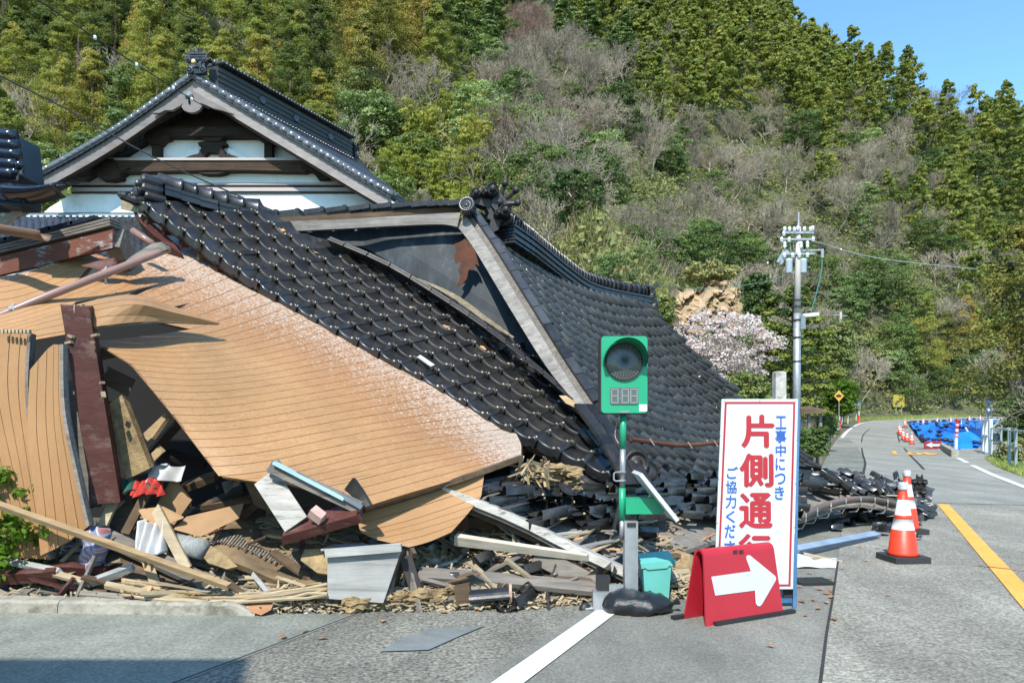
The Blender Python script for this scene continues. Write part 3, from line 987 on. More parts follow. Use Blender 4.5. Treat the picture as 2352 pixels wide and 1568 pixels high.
# ---- undergrowth and dry grass over the slope (nobody could count it)
def on_hill(n, ulo, uhi, ymin, ymax):
    y = rng.uniform(ymin, ymax, n * 2); a = (rng.uniform(ulo, uhi, n * 2) - CU) / F
    x = a * y
    dd = foot_dist(x, y); m = dd > 0.2
    x, y = x[m][:n], y[m][:n]
    return np.stack([x, y, terrain(x, y)], 1)
base = np.concatenate([on_hill(7500, -60, 2420, 26, 75), on_hill(17000, -60, 2420, 60, 150)])
cen = base + np.stack([rng.normal(0, .3, len(base)), rng.normal(0, .3, len(base)), rng.uniform(0.1, 0.8, len(base))], 1)
p, ax, ay = clump_faces(cen, rng.uniform(0.4, 1.0, len(cen)) * (1 + .4 * (cen[:, 1] > 62)), 17, 0.2, 0.3, 0.8)
o = bpy.data.objects.new('undergrowth', quads_mesh('undergrowth', p, ax, ay, M_BRUSH)); COL.objects.link(o)
tag(o, 'tangled low green undergrowth covering the hillside', 'undergrowth', kind='stuff')
# thin brush stems and dry grass in the open middle of the slope
base = np.concatenate([on_hill(24000, 1050, 1740, 27, 66), on_hill(6000, 800, 2400, 30, 100)])
n = len(base)
hgt = rng.uniform(0.5, 2.2, n)
lean = rng.normal(0, 0.3, (n, 2))
V = []
dirx = rand_dir(n); dirx[:, 2] = 0; dirx = unit(dirx)
w = rng.uniform(0.012, 0.03, n)[:, None]
top = base + np.stack([lean[:, 0] * hgt, lean[:, 1] * hgt, hgt], 1)
mid = (base + top) / 2 + rng.normal(0, .1, (n, 3))
V = np.stack([base - dirx * w, base + dirx * w, mid + dirx * w, top, mid - dirx * w], 1)
Vq = np.stack([V[:, 0], V[:, 1], V[:, 2], V[:, 4], V[:, 4], V[:, 2], V[:, 3], V[:, 3] + 0.001], 1).reshape(-1, 3)
o = bpy.data.objects.new('dry_brush', raw_mesh('dry_brush', Vq, np.arange(len(Vq)).reshape(-1, 4), M_DRY)); COL.objects.link(o)
tag(o, 'dry straw coloured brush and grass on the open slope', 'brush', kind='stuff')
# ================================================================== MATERIALS FOR BUILDINGS
M_TILE = mat_plain('black_glazed_tile', (0.024, 0.025, 0.027), 0.3, vary=0.5, scale=5, bmp=0.08, spec=0.55, rnd=0.35, dirt=(0.035, 0.032, 0.027))
M_TILE_DULL = mat_plain('dusty_black_tile', (0.02, 0.0185, 0.017), 0.5, vary=0.5, scale=5, bmp=0.1, spec=0.45, rnd=0.35, dirt=(0.045, 0.04, 0.032))
M_TILE_GLOSS = mat_plain('glossy_grey_tile', (0.045, 0.047, 0.05), 0.24, vary=0.3, scale=3, spec=0.7)
M_TILE_BLUE = mat_plain('blue_black_tile', (0.012, 0.02, 0.034), 0.18, vary=0.3, scale=3, spec=0.7)
M_TILE_MAIN = mat_plain('worn_black_tile', (0.032, 0.032, 0.031), 0.27, vary=0.5, scale=6, bmp=0.12, spec=0.6, rnd=0.4, dirt=(0.06, 0.056, 0.048))
M_CLAY = mat_plain('broken_tile_clay', (0.5, 0.27, 0.13), 0.9, vary=0.3, scale=12, bmp=0.3)
M_CHIP = mat_plain('chipped_tile_edge', (0.46, 0.38, 0.26), 0.85, vary=0.35, scale=30, rnd=0.2)
M_OLDWOOD = mat_wood('weathered_grey_wood', (0.11, 0.095, 0.078), (0.3, 0.27, 0.23), 24)
M_PALEWOOD = mat_wood('pale_new_wood', (0.29, 0.19, 0.095), (0.5, 0.37, 0.21), 24)
M_STRAWWOOD = mat_wood('dry_pale_board', (0.24, 0.185, 0.11), (0.46, 0.385, 0.26), 20)
M_BROWNWOOD = mat_wood('brown_timber', (0.06, 0.04, 0.025), (0.17, 0.115, 0.07), 24)
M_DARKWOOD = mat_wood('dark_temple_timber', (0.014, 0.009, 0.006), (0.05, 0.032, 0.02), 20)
M_REDWOOD = mat_wood('red_brown_painted_timber', (0.05, 0.017, 0.014), (0.105, 0.036, 0.028), 14, wear=(0.13, 0.075, 0.06), rough=0.6)
M_WHITEWOOD = mat_wood('flaking_white_timber', (0.3, 0.28, 0.24), (0.62, 0.6, 0.55), 26, wear=(0.13, 0.12, 0.1))
M_GREYBOARD = mat_wood('silvery_board', (0.2, 0.2, 0.19), (0.46, 0.46, 0.43), 16, bmp=0.6)
M_BARGEWOOD = mat_wood('grey_barge_wood', (0.11, 0.1, 0.085), (0.30, 0.28, 0.25), 22, bmp=0.4)
M_PLASTER = mat_plain('white_plaster', (0.70, 0.73, 0.71), 0.75, vary=0.1, scale=1.2, dirt=(.5, .52, .49))
M_BARGE = mat_wood('grey_mauve_bargeboard', (0.2, 0.175, 0.16), (0.3, 0.265, 0.245), 8, bmp=0.15)
M_BAND = mat_plain('pinkish_band_board', (0.42, 0.36, 0.33), 0.7, vary=0.1, scale=2)
M_GREYMETAL = mat_plain('grey_sheet_metal', (0.2, 0.24, 0.26), 0.45, metal=0.3, vary=0.3, scale=4)
M_LINE_DARK = mat_plain('shadow_gap_board', (0.03, 0.025, 0.022), 0.8)  # near black, shared by black boards and the painted shade of gaps

# ================================================================== WHITE GABLED TEMPLE HALL
TY = 22.0
def T(u, v, dy=0.0):
    """place on the gable plane, dy metres behind it"""
    p = P(u, v, TY); p.y += dy
    return p
hall = thing('temple_hall', 'white plastered hall with tall gable, dark carved beams and black tiled roof', 'temple', T(470, 650))
S = F / TY      # pixels per metre there
RDG = Vector((2.9, 6.3, 0))          # the ridge runs back to the right

b = MB()
b.prism([T(470, 235, 0.35), T(95, 470, 0.35), T(40, 520, 0.35), T(900, 520, 0.35), T(870, 462, 0.35)][::-1], (3.0, 6.8, 0))
b.build('gable_wall', M_PLASTER, hall)
b = MB()
x0, x1, zt = T(-20, 0).x, T(930, 0).x, T(0, 492).z
b.prism([(x0, TY + .6, -.05), (x0, TY + .6, zt), (x1, TY + .6, zt), (x1, TY + .6, -.05)], (0.6, 7.0, 0))
b.build('lower_wall', M_PLASTER, hall)
# bands
for (y0, y1, mat, pr) in ((418, 422, M_LINE_DARK, .30), (424, 432.5, M_BAND, .27), (412, 417.5, M_BAND, .28), (434, 437, M_LINE_DARK, .30), (484, 488, M_LINE_DARK, .2), (488.5, 500, M_GREYMETAL, .1)):
    b = MB()
    uL = 150 if y1 < 440 else 60
    uR = 825 if y1 < 440 else 880
    b.abox(T(uL, 0).x, T(uR, 0).x, TY + pr, TY + 0.36, T(0, y1).z, T(0, y0).z)
    b.build('band_board', mat, hall)
# bargeboards: two long boards, slightly hollow curve
def rake(pts_top, wid, name, mat, y0, y1, n=10):
    up = smoothline([T(*p) for p in pts_top], n)
    b = MB()
    for i in range(n - 1):
        a, c = up[i], up[i + 1]
        d = (c - a).normalized(); nn = Vector((d.z, 0, -d.x))
        if nn.z > 0: nn = -nn
        w = wid
        q = [a, c, c + Vector((0, 0, -w)), a + Vector((0, 0, -w))]
        b.prism([p + Vector((0, y0, 0)) for p in q] if d.x < 0 else [p + Vector((0, y0, 0)) for p in q[::-1]], (0, y1 - y0, 0))
    return b.build(name, mat, hall)
LT = [(462, 202), (380, 262), (290, 324), (200, 378), (120, 422)]
RT = [(462, 202), (560, 262), (660, 322), (760, 382), (830, 424), (905, 468)]
rake(LT, 29 / S, 'bargeboard', M_BARGE, -0.55, -0.46)
rake(RT, 29 / S, 'bargeboard', M_BARGE, -0.55, -0.46)
rake([(u, v + 29) for u, v in LT], 5 / S, 'barge_shadow_strip', M_DARKWOOD, -0.50, -0.4)  # dark strip painting the shade line under the bargeboards
rake([(u, v + 29) for u, v in RT], 5 / S, 'barge_shadow_strip', M_DARKWOOD, -0.50, -0.4)
# soffit boards between bargeboard and wall
b = MB()
for pts in (LT, RT):
    for i in range(len(pts) - 1):
        (u0, v0), (u1, v1) = pts[i], pts[i + 1]
        q = [T(u0, v0 + 12, -0.46), T(u1, v1 + 12, -0.46), T(u1, v1 + 12, 0.35), T(u0, v0 + 12, 0.35)]
        b.prism(q if u1 > u0 else q[::-1], (0, 0, 0.06))
b.build('soffit', M_DARKWOOD, hall)
# roof slopes with rows of tiles; verge of bright glazed tiles
def slope(edge, sgn):
    pts = smoothline([T(u, v - 7, -0.65) for u, v in edge], 40)
    b = MB()
    nu = 39
    nv = 26
    def fn(s, t):
        p = polyline(pts, s).copy()
        p += RDG * (t * 1.05 * (1 - 0.9 * s))
        ph = t * 22 * math.pi
        p.z += 0.05 * abs(math.sin(ph)) + 0.03 * ((s * 30) % 1.0)
        return p
    b.grid(fn, 90, nv * 4, thick=(0, 0, -0.12), flip=(sgn < 0))
    return tag(b.build('roof_slope', M_TILE, hall), kind='stuff')
slope(LT, -1); slope(RT, 1)
M_VERGE = mat_plain('shiny_verge_tile', (0.10, 0.105, 0.11), 0.16, vary=.4, scale=8, spec=1.0)
vb = MB(); vb.lathe((0, 0, 0), [(0.085, -0.15), (0.10, -0.14), (0.10, 0.13), (0.07, 0.15)], 10, axis=(1, 0, 0))
verge_me = vb.mesh('verge_tile', M_VERGE, True)
for edge in (LT, RT):
    pts = smoothline([T(u, v - 9, -0.6) for u, v in edge], 60)
    n = 26 if edge is LT else 30
    for k in range(n):
        p = polyline(pts, (k + 0.5) / n); q = polyline(pts, (k + 0.9) / n)
        d = (q - p).normalized()
        y = Vector((0, 1, 0)); z = d.cross(y).normalized()
        place('verge_tile', verge_me, frame(p, d, y, z), hall)
        if edge is RT:
            for r in (1, 2):
                place('verge_tile', verge_me, frame(p + Vector((0.05, 0.2 * r, 0.02)), d, y, z), hall)
# main ridge: a tall stack of flat tiles, round tiles along its foot and head
r0, r1 = T(478, 188, -0.5), T(478, 188, -0.5) + RDG * 1.03
r0 = P(490, 186, 21.6); r1 = P(800, 350, 21.6 * (970 - 186) / (970 - 350))
dr = (r1 - r0).normalized(); nr = Vector((dr.y, -dr.x, 0))
b = MB()
for k in range(9):
    w = 0.17 + (0.03 if k % 2 else 0)
    b.box((r0 + r1) / 2 + Vector((0, 0, -0.22 + 0.075 * k)), (r1 - r0) / 2, nr * w, (0, 0, 0.036))
b.build('ridge_stack', mat_plain('ridge_tile_grey', (.05, .054, .05), .6, vary=.4, scale=3), hall)
cap_b = MB(); cap_b.lathe((0, 0, 0), [(0.055, -0.1), (0.06, -0.09), (0.06, 0.1), (0.045, 0.11)], 9, axis=(0, 1, 0))
cap_me = cap_b.mesh('ridge_cap_tile', M_TILE_GLOSS, True)
nn = 46
for k in range(nn):
    c = r0.lerp(r1, (k + 0.5) / nn)
    place('ridge_cap_tile', cap_me, frame(c + Vector((0, 0, 0.5)), dr, nr * 3.3, Vector((0, 0, 1))), hall)
    place('ridge_foot_tile', cap_me, frame(c + nr * 0.2 + Vector((0, 0, -0.3)), dr, nr, Vector((0, 0, 1))), hall)
b = MB(); b.tube([r0 + Vector((0, 0, 0.56)), r1 + Vector((0, 0, 0.56))], 0.09, 8); b.build('ridge_roll', M_TILE_GLOSS, hall, True)
cres = MB(); cres.lathe((0, 0, 0), [(0.13, -0.02), (0.14, 0.0), (0.13, 0.02), (0.1, 0.025)], 14, axis=(0, 1, 0))
cm = cres.mesh('ridge_crest', M_TILE_GLOSS, True)
for k in (0.28, 0.52, 0.8):
    place('ridge_crest', cm, frame(r0.lerp(r1, k) + nr * 0.21 + Vector((0, 0, 0.1)), dr, nr, Vector((0, 0, 1))), hall)
# ridge end ornament with side scrolls
def ridge_ornament(c, s, parent, mat, facing=Vector((0, -1, 0))):
    side = Vector((-facing.y, facing.x, 0)); up = Vector((0, 0, 1))
    b = MB()
    prof = [(-.42, -.5), (.42, -.5), (.36, -.1), (.5, .1), (.38, .3), (.3, .28), (.26, .5), (.16, .55), (.1, .42), (-.1, .42), (-.16, .55), (-.26, .5), (-.3, .28), (-.38, .3), (-.5, .1), (-.36, -.1)]
    b.prism([c + side * (x * s) + up * (z * s) - facing * 0.0 for x, z in prof], -facing * 0.22 * s)
    b.prism([c + side * (x * s * 0.55) + up * (z * s * 0.5) + facing * 0.06 * s for x, z in prof], -facing * 0.1 * s)
    for x, z, r in ((-.4, .12, .14), (.4, .12, .14), (-.3, -.38, .16), (.3, -.38, .16), (0, .1, .12)):
        b.lathe(c + side * (x * s) + up * (z * s) + facing * 0.0, [(r * s, -0.05 * s), (r * s, 0.1 * s), (r * .7 * s, 0.12 * s), (r * .6 * s, 0.06 * s), (r * .3 * s, 0.14 * s)], 12, axis=facing)
    return b.build('ridge_ornament', mat, parent, False)
ridge_ornament(T(477, 172, -0.75), 0.62, hall, M_TILE_GLOSS)
b = MB()
for k, (u0, u1, v, h) in enumerate(((450, 508, 166, .05), (456, 502, 160, .05), (462, 496, 154, .05))):
    b.beam(T(u0, v, -.7), T(u1, v, -.7), 0.24, h)
for u, v in ((450, 150), (462, 142), (472, 138), (488, 139), (504, 150)):
    b.tube([T(478, 166, -.7), T((u + 478) / 2, v + 10, -.72), T(u, v, -.74)], [.07, .06, .03], 6)
b.build('ornament_crown', M_TILE, hall)
b = MB(); b.lathe(T(475, 176, -0.9), [(0.075, 0), (0.075, 0.03), (0.04, 0.05)], 12, axis=(0, -1, 0)); b.build('gilt_crest', mat_plain('gilt', (0.65, 0.5, 0.22), 0.35, metal=0.8), hall, True)
ridge_ornament(r1 + Vector((0.1, 0.2, 0.1)), 0.6, hall, M_TILE, Vector((0.4, 0.9, 0)).normalized())
# far hip falling from the ridge end
b = MB(); e = r1 + Vector((0, 0, -0.2)); b.prism([e + Vector((-.3, 0, -.1)), e + Vector((0.1, 0, .3)), e + Vector((0.7, .3, -.4)), e + Vector((1.1, .5, -1.2)), e + Vector((-.1, .2, -1.2))], (0.1, 0.5, 0)); b.build('hip_end', M_TILE, hall)
# short descending ridge by the apex
b = MB(); b.tube(smoothline([T(520, 212, 0.4), T(545, 232, 0.2), T(566, 252, 0), T(580, 257, -0.2)], 10), 0.11, 8); b.build('descending_ridge', M_TILE_GLOSS, hall, True)

# dark carved timbers on the wall
def sym(pts, cx):
    return pts
def timber(name, poly, pr, depth=0.14, mat=M_DARKWOOD):
    b = MB(); b.prism([T(u, v, pr) for u, v in poly][::-1], (0, depth, 0)); return b.build(name, mat, hall)
timber('main_beam', [(238, 368), (700, 368), (716, 378), (700, 393), (560, 390), (420, 391), (238, 395)], 0.02, 0.36, mat_wood('beam_timber', (0.03, 0.018, 0.011), (0.10, 0.06, 0.035), 18))
timber('beam_bracket', [(218, 372), (262, 366), (275, 392), (300, 386), (285, 394), (276, 400), (276, 408), (258, 414), (232, 412), (222, 402), (214, 392)], -0.06, 0.42)
timber('beam_bracket', [(700, 372), (735, 380), (752, 398), (752, 408), (728, 408), (722, 398), (712, 390), (692, 388)], -0.06, 0.42)
timber('beam_tenon', [(447, 390), (522, 389), (512, 395), (496, 398), (470, 398), (455, 395)], 0.06, 0.3)
timber('upper_beam', [(356, 292), (606, 292), (630, 312), (330, 312)], 0.0, 0.36)
timber('upper_bracket', [(332, 308), (390, 305), (386, 316), (375, 320), (366, 330), (340, 330), (332, 320)], 0.02, 0.3)
timber('upper_bracket', [(580, 305), (634, 310), (626, 328), (604, 326), (594, 318), (584, 313)], 0.02, 0.3)
timber('strut', [(345, 326), (363, 326), (363, 362), (345, 362)], 0.1, 0.28)
timber('strut', [(604, 324), (622, 324), (622, 362), (604, 362)], 0.1, 0.28)
timber('centre_block', [(452, 308), (518, 308), (505, 318), (500, 322), (470, 322), (464, 318)], 0.08, 0.3)
# frog-leg strut: an arch on scrolled feet with an open eye
arch = [(418, 361), (430, 355), (445, 351), (452, 352), (456, 340), (462, 332), (452, 330), (450, 324), (462, 321), (508, 321), (516, 324), (515, 330), (504, 332), (510, 342), (514, 352), (522, 351), (536, 355), (548, 361),
        (500, 361), (500, 356), (492, 347), (474, 346), (466, 354), (466, 361)]
timber('frog_leg_strut', arch, 0.12, 0.2)
timber('wave_carving', [(392, 361.5), (404, 357), (416, 350), (430, 346), (440, 340), (448, 336), (452, 345), (440, 352), (424, 358), (414, 361.5)], 0.2, 0.12, M_PLASTER)
timber('wave_carving', [(572, 361.5), (560, 357), (548, 350), (536, 344), (524, 338), (518, 336), (516, 345), (528, 352), (540, 358), (552, 361.5)], 0.2, 0.12, M_PLASTER)
timber('beam_ledge', [(250, 363), (700, 363), (700, 368.5), (250, 368.5)], -0.02, 0.36, M_BAND)
timber('gable_peak_panel', [(465, 240), (360, 296), (600, 296), (505, 250)], 0.2, 0.14)
# pendant under the apex, scalloped side wings
pend = [(465, 232), (450, 244), (430, 256), (412, 262), (398, 270), (385, 277), (376, 282), (392, 282), (404, 276), (420, 276), (438, 266), (444, 260), (441, 268), (446, 276), (458, 281), (470, 281), (481, 275), (486, 267), (482, 260), (494, 264), (512, 272), (530, 276), (548, 282), (556, 284), (540, 274), (520, 262), (500, 252), (482, 242)]
timber('gable_pendant', pend, -0.7, 0.12, M_BARGE)
b = MB(); b.lathe(T(459, 243, -0.72), [(0.1, 0), (0.1, 0.03), (0.05, 0.06)], 6, axis=(0, -1, 0)); b.abox(T(457.5, 0).x, T(460.5, 0).x, TY - 0.73, TY - 0.7, T(0, 262).z, T(0, 244).z); b.build('pendant_stud', M_GREYMETAL, hall)
timber('pendant_cross', [(450, 246), (468, 246), (468, 249), (461, 250), (461, 262), (457, 262), (457, 250), (450, 249)], -0.73, 0.04, M_LINE_DARK)
# lower pent roof of small pantiles
def pent(s, t):
    p = P(-30 + 960 * s, 496, TY + 0.2)
    q = P(-30 + 960 * s, 600, TY - 2.2)
    r = p.lerp(q, t)
    r.z += 0.055 * abs(math.sin(s * math.pi * 62)) - 0.05 * ((t * 11) % 1.0) + 0.03
    return r
b = MB(); b.grid(pent, 62 * 6, 11 * 6, thick=(0, 0.0, -0.15), flip=True)
tag(b.build('pent_roof_tiles', M_TILE, hall), kind='stuff')
b = MB()
for k in range(60):
    x0 = P(60 + k * 15, 0, TY).x
    if 60 + k * 15 > 860: break
    b.abox(x0, x0 + 0.1, TY + 0.02, TY + 0.15, T(0, 497.5).z, T(0, 494).z)
b.build('flashing_tabs', M_PLASTER, hall)
# ================================================================== COLLAPSED HOUSE
def mat_siding():
    """printed wood-grain siding, flaked white where it weathers under the eave (UV: along the board, across)"""
    m, nt, b = new_mat('printed_wood_siding')
    uv = nt.nodes.new('ShaderNodeUVMap'); uv.uv_map = 'UVMap'
    oi = nt.nodes.new('ShaderNodeObjectInfo')
    sep = nt.nodes.new('ShaderNodeSeparateXYZ'); nt.links.new(uv.outputs[0], sep.inputs[0])
    mul = N(nt, 'ShaderNodeVectorMath', operation='SCALE'); mul.inputs[3].default_value = 50
    nt.links.new(oi.outputs['Random'], mul.inputs[0])
    ad = N(nt, 'ShaderNodeVectorMath', operation='ADD'); nt.links.new(uv.outputs[0], ad.inputs[0]); nt.links.new(mul.outputs[0], ad.inputs[1])
    mp = nt.nodes.new('ShaderNodeMapping'); mp.inputs['Scale'].default_value = (3.5, 9.0, 1); nt.links.new(ad.outputs[0], mp.inputs[0])
    g1 = noise(nt, 1.0, 5, 0.55, mp.outputs[0], 1.6)
    mp2 = nt.nodes.new('ShaderNodeMapping'); mp2.inputs['Scale'].default_value = (6, 70, 1); nt.links.new(ad.outputs[0], mp2.inputs[0])
    g2 = noise(nt, 1.0, 4, 0.6, mp2.outputs[0])
    w = N(nt, 'ShaderNodeMath', operation='MULTIPLY'); w.inputs[1].default_value = 9; nt.links.new(g1, w.inputs[0])
    fr = N(nt, 'ShaderNodeMath', operation='FRACT'); nt.links.new(w.outputs[0], fr.inputs[0])
    col = ramp(nt, fr.outputs[0], [(0.0, (0.275, 0.137, 0.052)), (0.5, (0.355, 0.195, 0.08)), (0.85, (0.405, 0.236, 0.106)), (1.0, (0.30, 0.148, 0.058))])
    col = mixc(nt, 0.45, col, ramp(nt, g2, [(0.3, (0.30, 0.165, 0.068)), (0.7, (0.46, 0.275, 0.135))]))
    geo = nt.nodes.new('ShaderNodeNewGeometry')
    fade = ramp(nt, noise(nt, 0.8, 5, 0.6, geo.outputs['Position']), [(0.35, 0.82), (0.7, 1.12)])
    col = mixc(nt, 1.0, col, fade, 'MULTIPLY')
    # wear: browner, then flaking white, towards the far end of the board
    old = N(nt, 'ShaderNodeMapRange'); old.inputs[1].default_value = 0.45; old.inputs[2].default_value = 0.95; nt.links.new(sep.outputs[0], old.inputs[0])
    att = N(nt, 'ShaderNodeAttribute'); att.attribute_name = 'wear'
    rough_n = noise(nt, 38, 8, 0.72, geo.outputs['Position'], 0.8)
    col = mixc(nt, ramp(nt, att.outputs['Fac'], [(0.15, 0.0), (0.8, 0.75)]), col, (0.285, 0.125, 0.05))
    th = N(nt, 'ShaderNodeMath', operation='MULTIPLY_ADD'); th.inputs[1].default_value = 0.32; th.inputs[2].default_value = -0.2
    nt.links.new(att.outputs['Fac'], th.inputs[0])
    sm_ = N(nt, 'ShaderNodeMath', operation='ADD'); nt.links.new(rough_n, sm_.inputs[0]); nt.links.new(th.outputs[0], sm_.inputs[1])
    flake = ramp(nt, sm_.outputs[0], [(0.53, 0.0), (0.585, 0.85)])
    col = mixc(nt, flake, col, (0.46, 0.40, 0.33))
    nt.links.new(col, b.inputs['Base Color'])
    b.inputs['Roughness'].default_value = 0.5
    b.inputs['Specular IOR Level'].default_value = 0.35
    bump(nt, b, sm_.outputs[0], 0.12, 0.01)
    return m
M_SIDING = mat_siding()
M_GROOVE = mat_plain('siding_groove', (0.2, 0.105, 0.052), 0.8)
M_DARKROOM = mat_plain('dim_room_wall', (0.009, 0.008, 0.007), 0.95, vary=0.5, scale=3)  # near black, so the room's shade is put into the colour
M_MUD = mat_plain('clay_wall_plaster', (0.2, 0.14, 0.075), 0.95, vary=0.5, scale=4, bmp=0.7, dirt=(0.14, 0.1, 0.06))
M_STRAW = mat_plain('straw_and_clay', (0.33, 0.235, 0.115), 0.95, vary=0.55, scale=9, bmp=0.9, dirt=(0.17, 0.12, 0.06))

def mat_tin():
    """old galvanised sheet, streaked, with a rust patch eaten into it"""
    m, nt, b = new_mat('old_tin_sheet')
    vec = objvec(nt, (1, 1, 1), 'Object', rnd=False)
    st = noise(nt, 1.0, 6, 0.65, objvec(nt, (5, 5, 1.2), 'Object', rnd=False), 0.6)
    col = ramp(nt, st, [(0.3, (0.010, 0.014, 0.016)), (0.55, (0.024, 0.033, 0.038)), (0.75, (0.065, 0.085, 0.093))])
    nt.links.new(col, b.inputs['Base Color']); b.inputs['Roughness'].default_value = 0.6; b.inputs['Specular IOR Level'].default_value = 0.25
    return m
M_TIN = mat_tin()
M_RUST = mat_plain('rust', (0.10, 0.036, 0.018), 0.9, vary=0.5, scale=10)

def tile_mesh(name, mat, W=0.29, L=0.30, amp=0.055, thick=0.018, chips=True, eave=False, nseg=8):
    """S shaped pantile: x across, y up the slope, z out. A lip along the lower edge, chipped clay at its corners"""
    b = MB()
    prof = []
    for i in range(nseg + 1):
        x = -W / 2 + (W + 0.03) * i / nseg
        t = i / nseg
        z = amp * (0.5 + 0.5 * math.cos(2 * math.pi * (t * 0.98 + 0.02))) if t > 0.06 else amp * 0.98
        z = amp * (abs(2 * (t - 0.5)) ** 2.2) + (0.012 if t > 0.9 else 0)
        if t > 0.82: z = amp * (1.02 - 0.55 * ((t - 0.82) / 0.18) ** 2)
        prof.append((x, z))
    rows = [(-0.02, 0.012), (0.0, 0.02), (0.028, 0.004), (L, -0.022)]
    vs = []
    for (y, dz) in rows:
        for (x, z) in prof: vs.append((x, y, z + dz + thick))
    for (x, z) in prof: vs.append((x, -0.02, z - thick * 0.4))      # under the lip
    w = len(prof); fs = []
    for j in range(3):
        for i in range(w - 1):
            fs.append((j * w + i, j * w + i + 1, (j + 1) * w + i + 1, (j + 1) * w + i))
    for i in range(w - 1):
        fs.append((4 * w + i, 4 * w + i + 1, i + 1, i))
    b.add(vs, fs, 0)
    if eave:
        vs = [(x, -0.022, z + 0.018) for x, z in prof] + [(x, -0.03, z * 0.7 - 0.055) for x, z in prof]
        b.add(vs, [(w + i, w + i + 1, i + 1, i) for i in range(w - 1)], 0)
    if chips:
        R = random.Random(5)
        for x, z in ((-W / 2 + 0.035, amp * 0.72), (W * 0.33, amp * 0.42)):
            b.sphere((x, -0.02, z + 0.028), 0.013, 5, 4, (1.2, 0.9, 1.1), 1)
    return b.mesh(name, [mat, M_CHIP], True)

TILE_A = tile_mesh('roof_tile', M_TILE_DULL, nseg=8)
TILE_E = tile_mesh('eave_tile', M_TILE, eave=True)
def long_tile(name, mat, W=0.245, L=0.27):
    """the same tile seen along its rolls: trough and raised roll"""
    b = MB()
    prof = [(-W * .56, 0.02), (-W * .5, 0.075), (-W * .42, 0.092), (-W * .32, 0.075), (-W * .25, 0.016), (0, 0.0), (W * .22, 0.003), (W * .42, 0.016)]
    w = len(prof)
    vs = [(x, y, z + dz) for (y, dz) in ((-0.012, 0.0), (-0.01, 0.022), (L, 0.0)) for (x, z) in prof]
    fs = [(j * w + i, j * w + i + 1, (j + 1) * w + i + 1, (j + 1) * w + i) for j in range(2) for i in range(w - 1)]
    b.add(vs, fs, 0)
    return b.mesh(name, mat, True)
TILE_L = long_tile('roof_tile', M_TILE_MAIN)
rb = MB(); rb.lathe((0, 0, 0), [(0.062, -0.14), (0.072, -0.13), (0.072, -0.1), (0.064, -0.09), (0.06, 0.15)], 9, axis=(1, 0, 0))
ROLL = rb.mesh('ridge_roll_tile', M_TILE, True)
fb = MB(); fb.abox(-0.15, 0.14, -0.11, 0.11, -0.012, 0.012); FLAT = fb.mesh('ridge_flat_tile', M_TILE)

house = thing('collapsed_house', 'collapsed wooden house with black pantile roof lying on its fallen orange brown siding', 'house', (0.2, 8.2, 0))

# --- skirt roof below the gable, tilted down to the right
L0 = P(300, 474, 8.5); L1 = P(1402, 1108, 7.0)
E1 = (L1 - L0); LE = E1.length; E1n = E1.normalized()
U1 = Vector((0.60, 0.75, 0.27)).normalized()
N1 = E1n.cross(U1).normalized()
if N1.z < 0: N1 = -N1
def skirt(s, t):
    """s metres along the eave, t metres up the slope"""
    p = L0 + E1n * s + U1 * t
    p.z += -0.10 * math.sin(math.pi * s / LE) + 0.10 * math.exp(-s * 1.1) + 0.02 * math.sin(s * 2.1 + t)
    return p
# roof deck boards under the tiles
b = MB()
b.grid(lambda s, t: skirt(0.12 + s * (LE - 0.3), 0.06 + t * max(.02, min(1.6 if s > .35 else 1.25, (LE - .3 - s * (LE - .3)) / .85))) - N1 * 0.05, 20, 3, thick=-N1 * 0.05)
deck1 = b.build('skirt_roof', M_BROWNWOOD, house)
R = random.Random(11)
TP, EXPO = 0.272, 0.236
nc = int(LE / TP)
cnt = 0
for r in range(8):
    for c in range(nc + 1):
        s = c * TP + 0.14; t = r * EXPO
        if s < 0.30 * t - 0.05 or (r == 6 and s < 1.6) or (r == 7 and s < 2.4) or s > LE - 0.05 - 0.85 * t: continue
        p = skirt(s, t); q = skirt(s + 0.1, t); x = (q - p).normalized()
        y = (skirt(s, t + 0.1) - p).normalized()
        z = x.cross(y).normalized()
        j = R.gauss(0, 1)
        x = (x + z * R.gauss(0, 0.035) + y * R.gauss(0, 0.03)).normalized(); y = (y + x * R.gauss(0, .02)).normalized()
        if c > nc - 4: y = (y + z * R.gauss(0, 0.05)).normalized(); p = p + z * abs(R.gauss(0, 0.02))
        place('roof_tile' if r else 'eave_tile', TILE_A if r else TILE_E, frame(p + z * 0.01, x, y, z), deck1)
        cnt += 1
print('skirt tiles', cnt)
# rafters ends and fascia under the eave
for k in range(22):
    s = 0.25 + k * (LE - 0.4) / 22
    b = MB(); p = skirt(s, -0.0) - N1 * 0.13
    b.beam(p - U1 * 0.0, p + U1 * 0.9, 0.055, 0.075, N1)
    b.build('rafter', M_REDWOOD if k % 3 else M_BROWNWOOD, deck1)
b = MB(); pts = [skirt(0.1 + k * (LE - 0.2) / 16, 0.03) - N1 * 0.075 for k in range(17)]
for a, c in zip(pts, pts[1:]): b.beam(a, c, 0.02, 0.06, N1)
b.build('eave_fascia', M_BROWNWOOD, deck1)

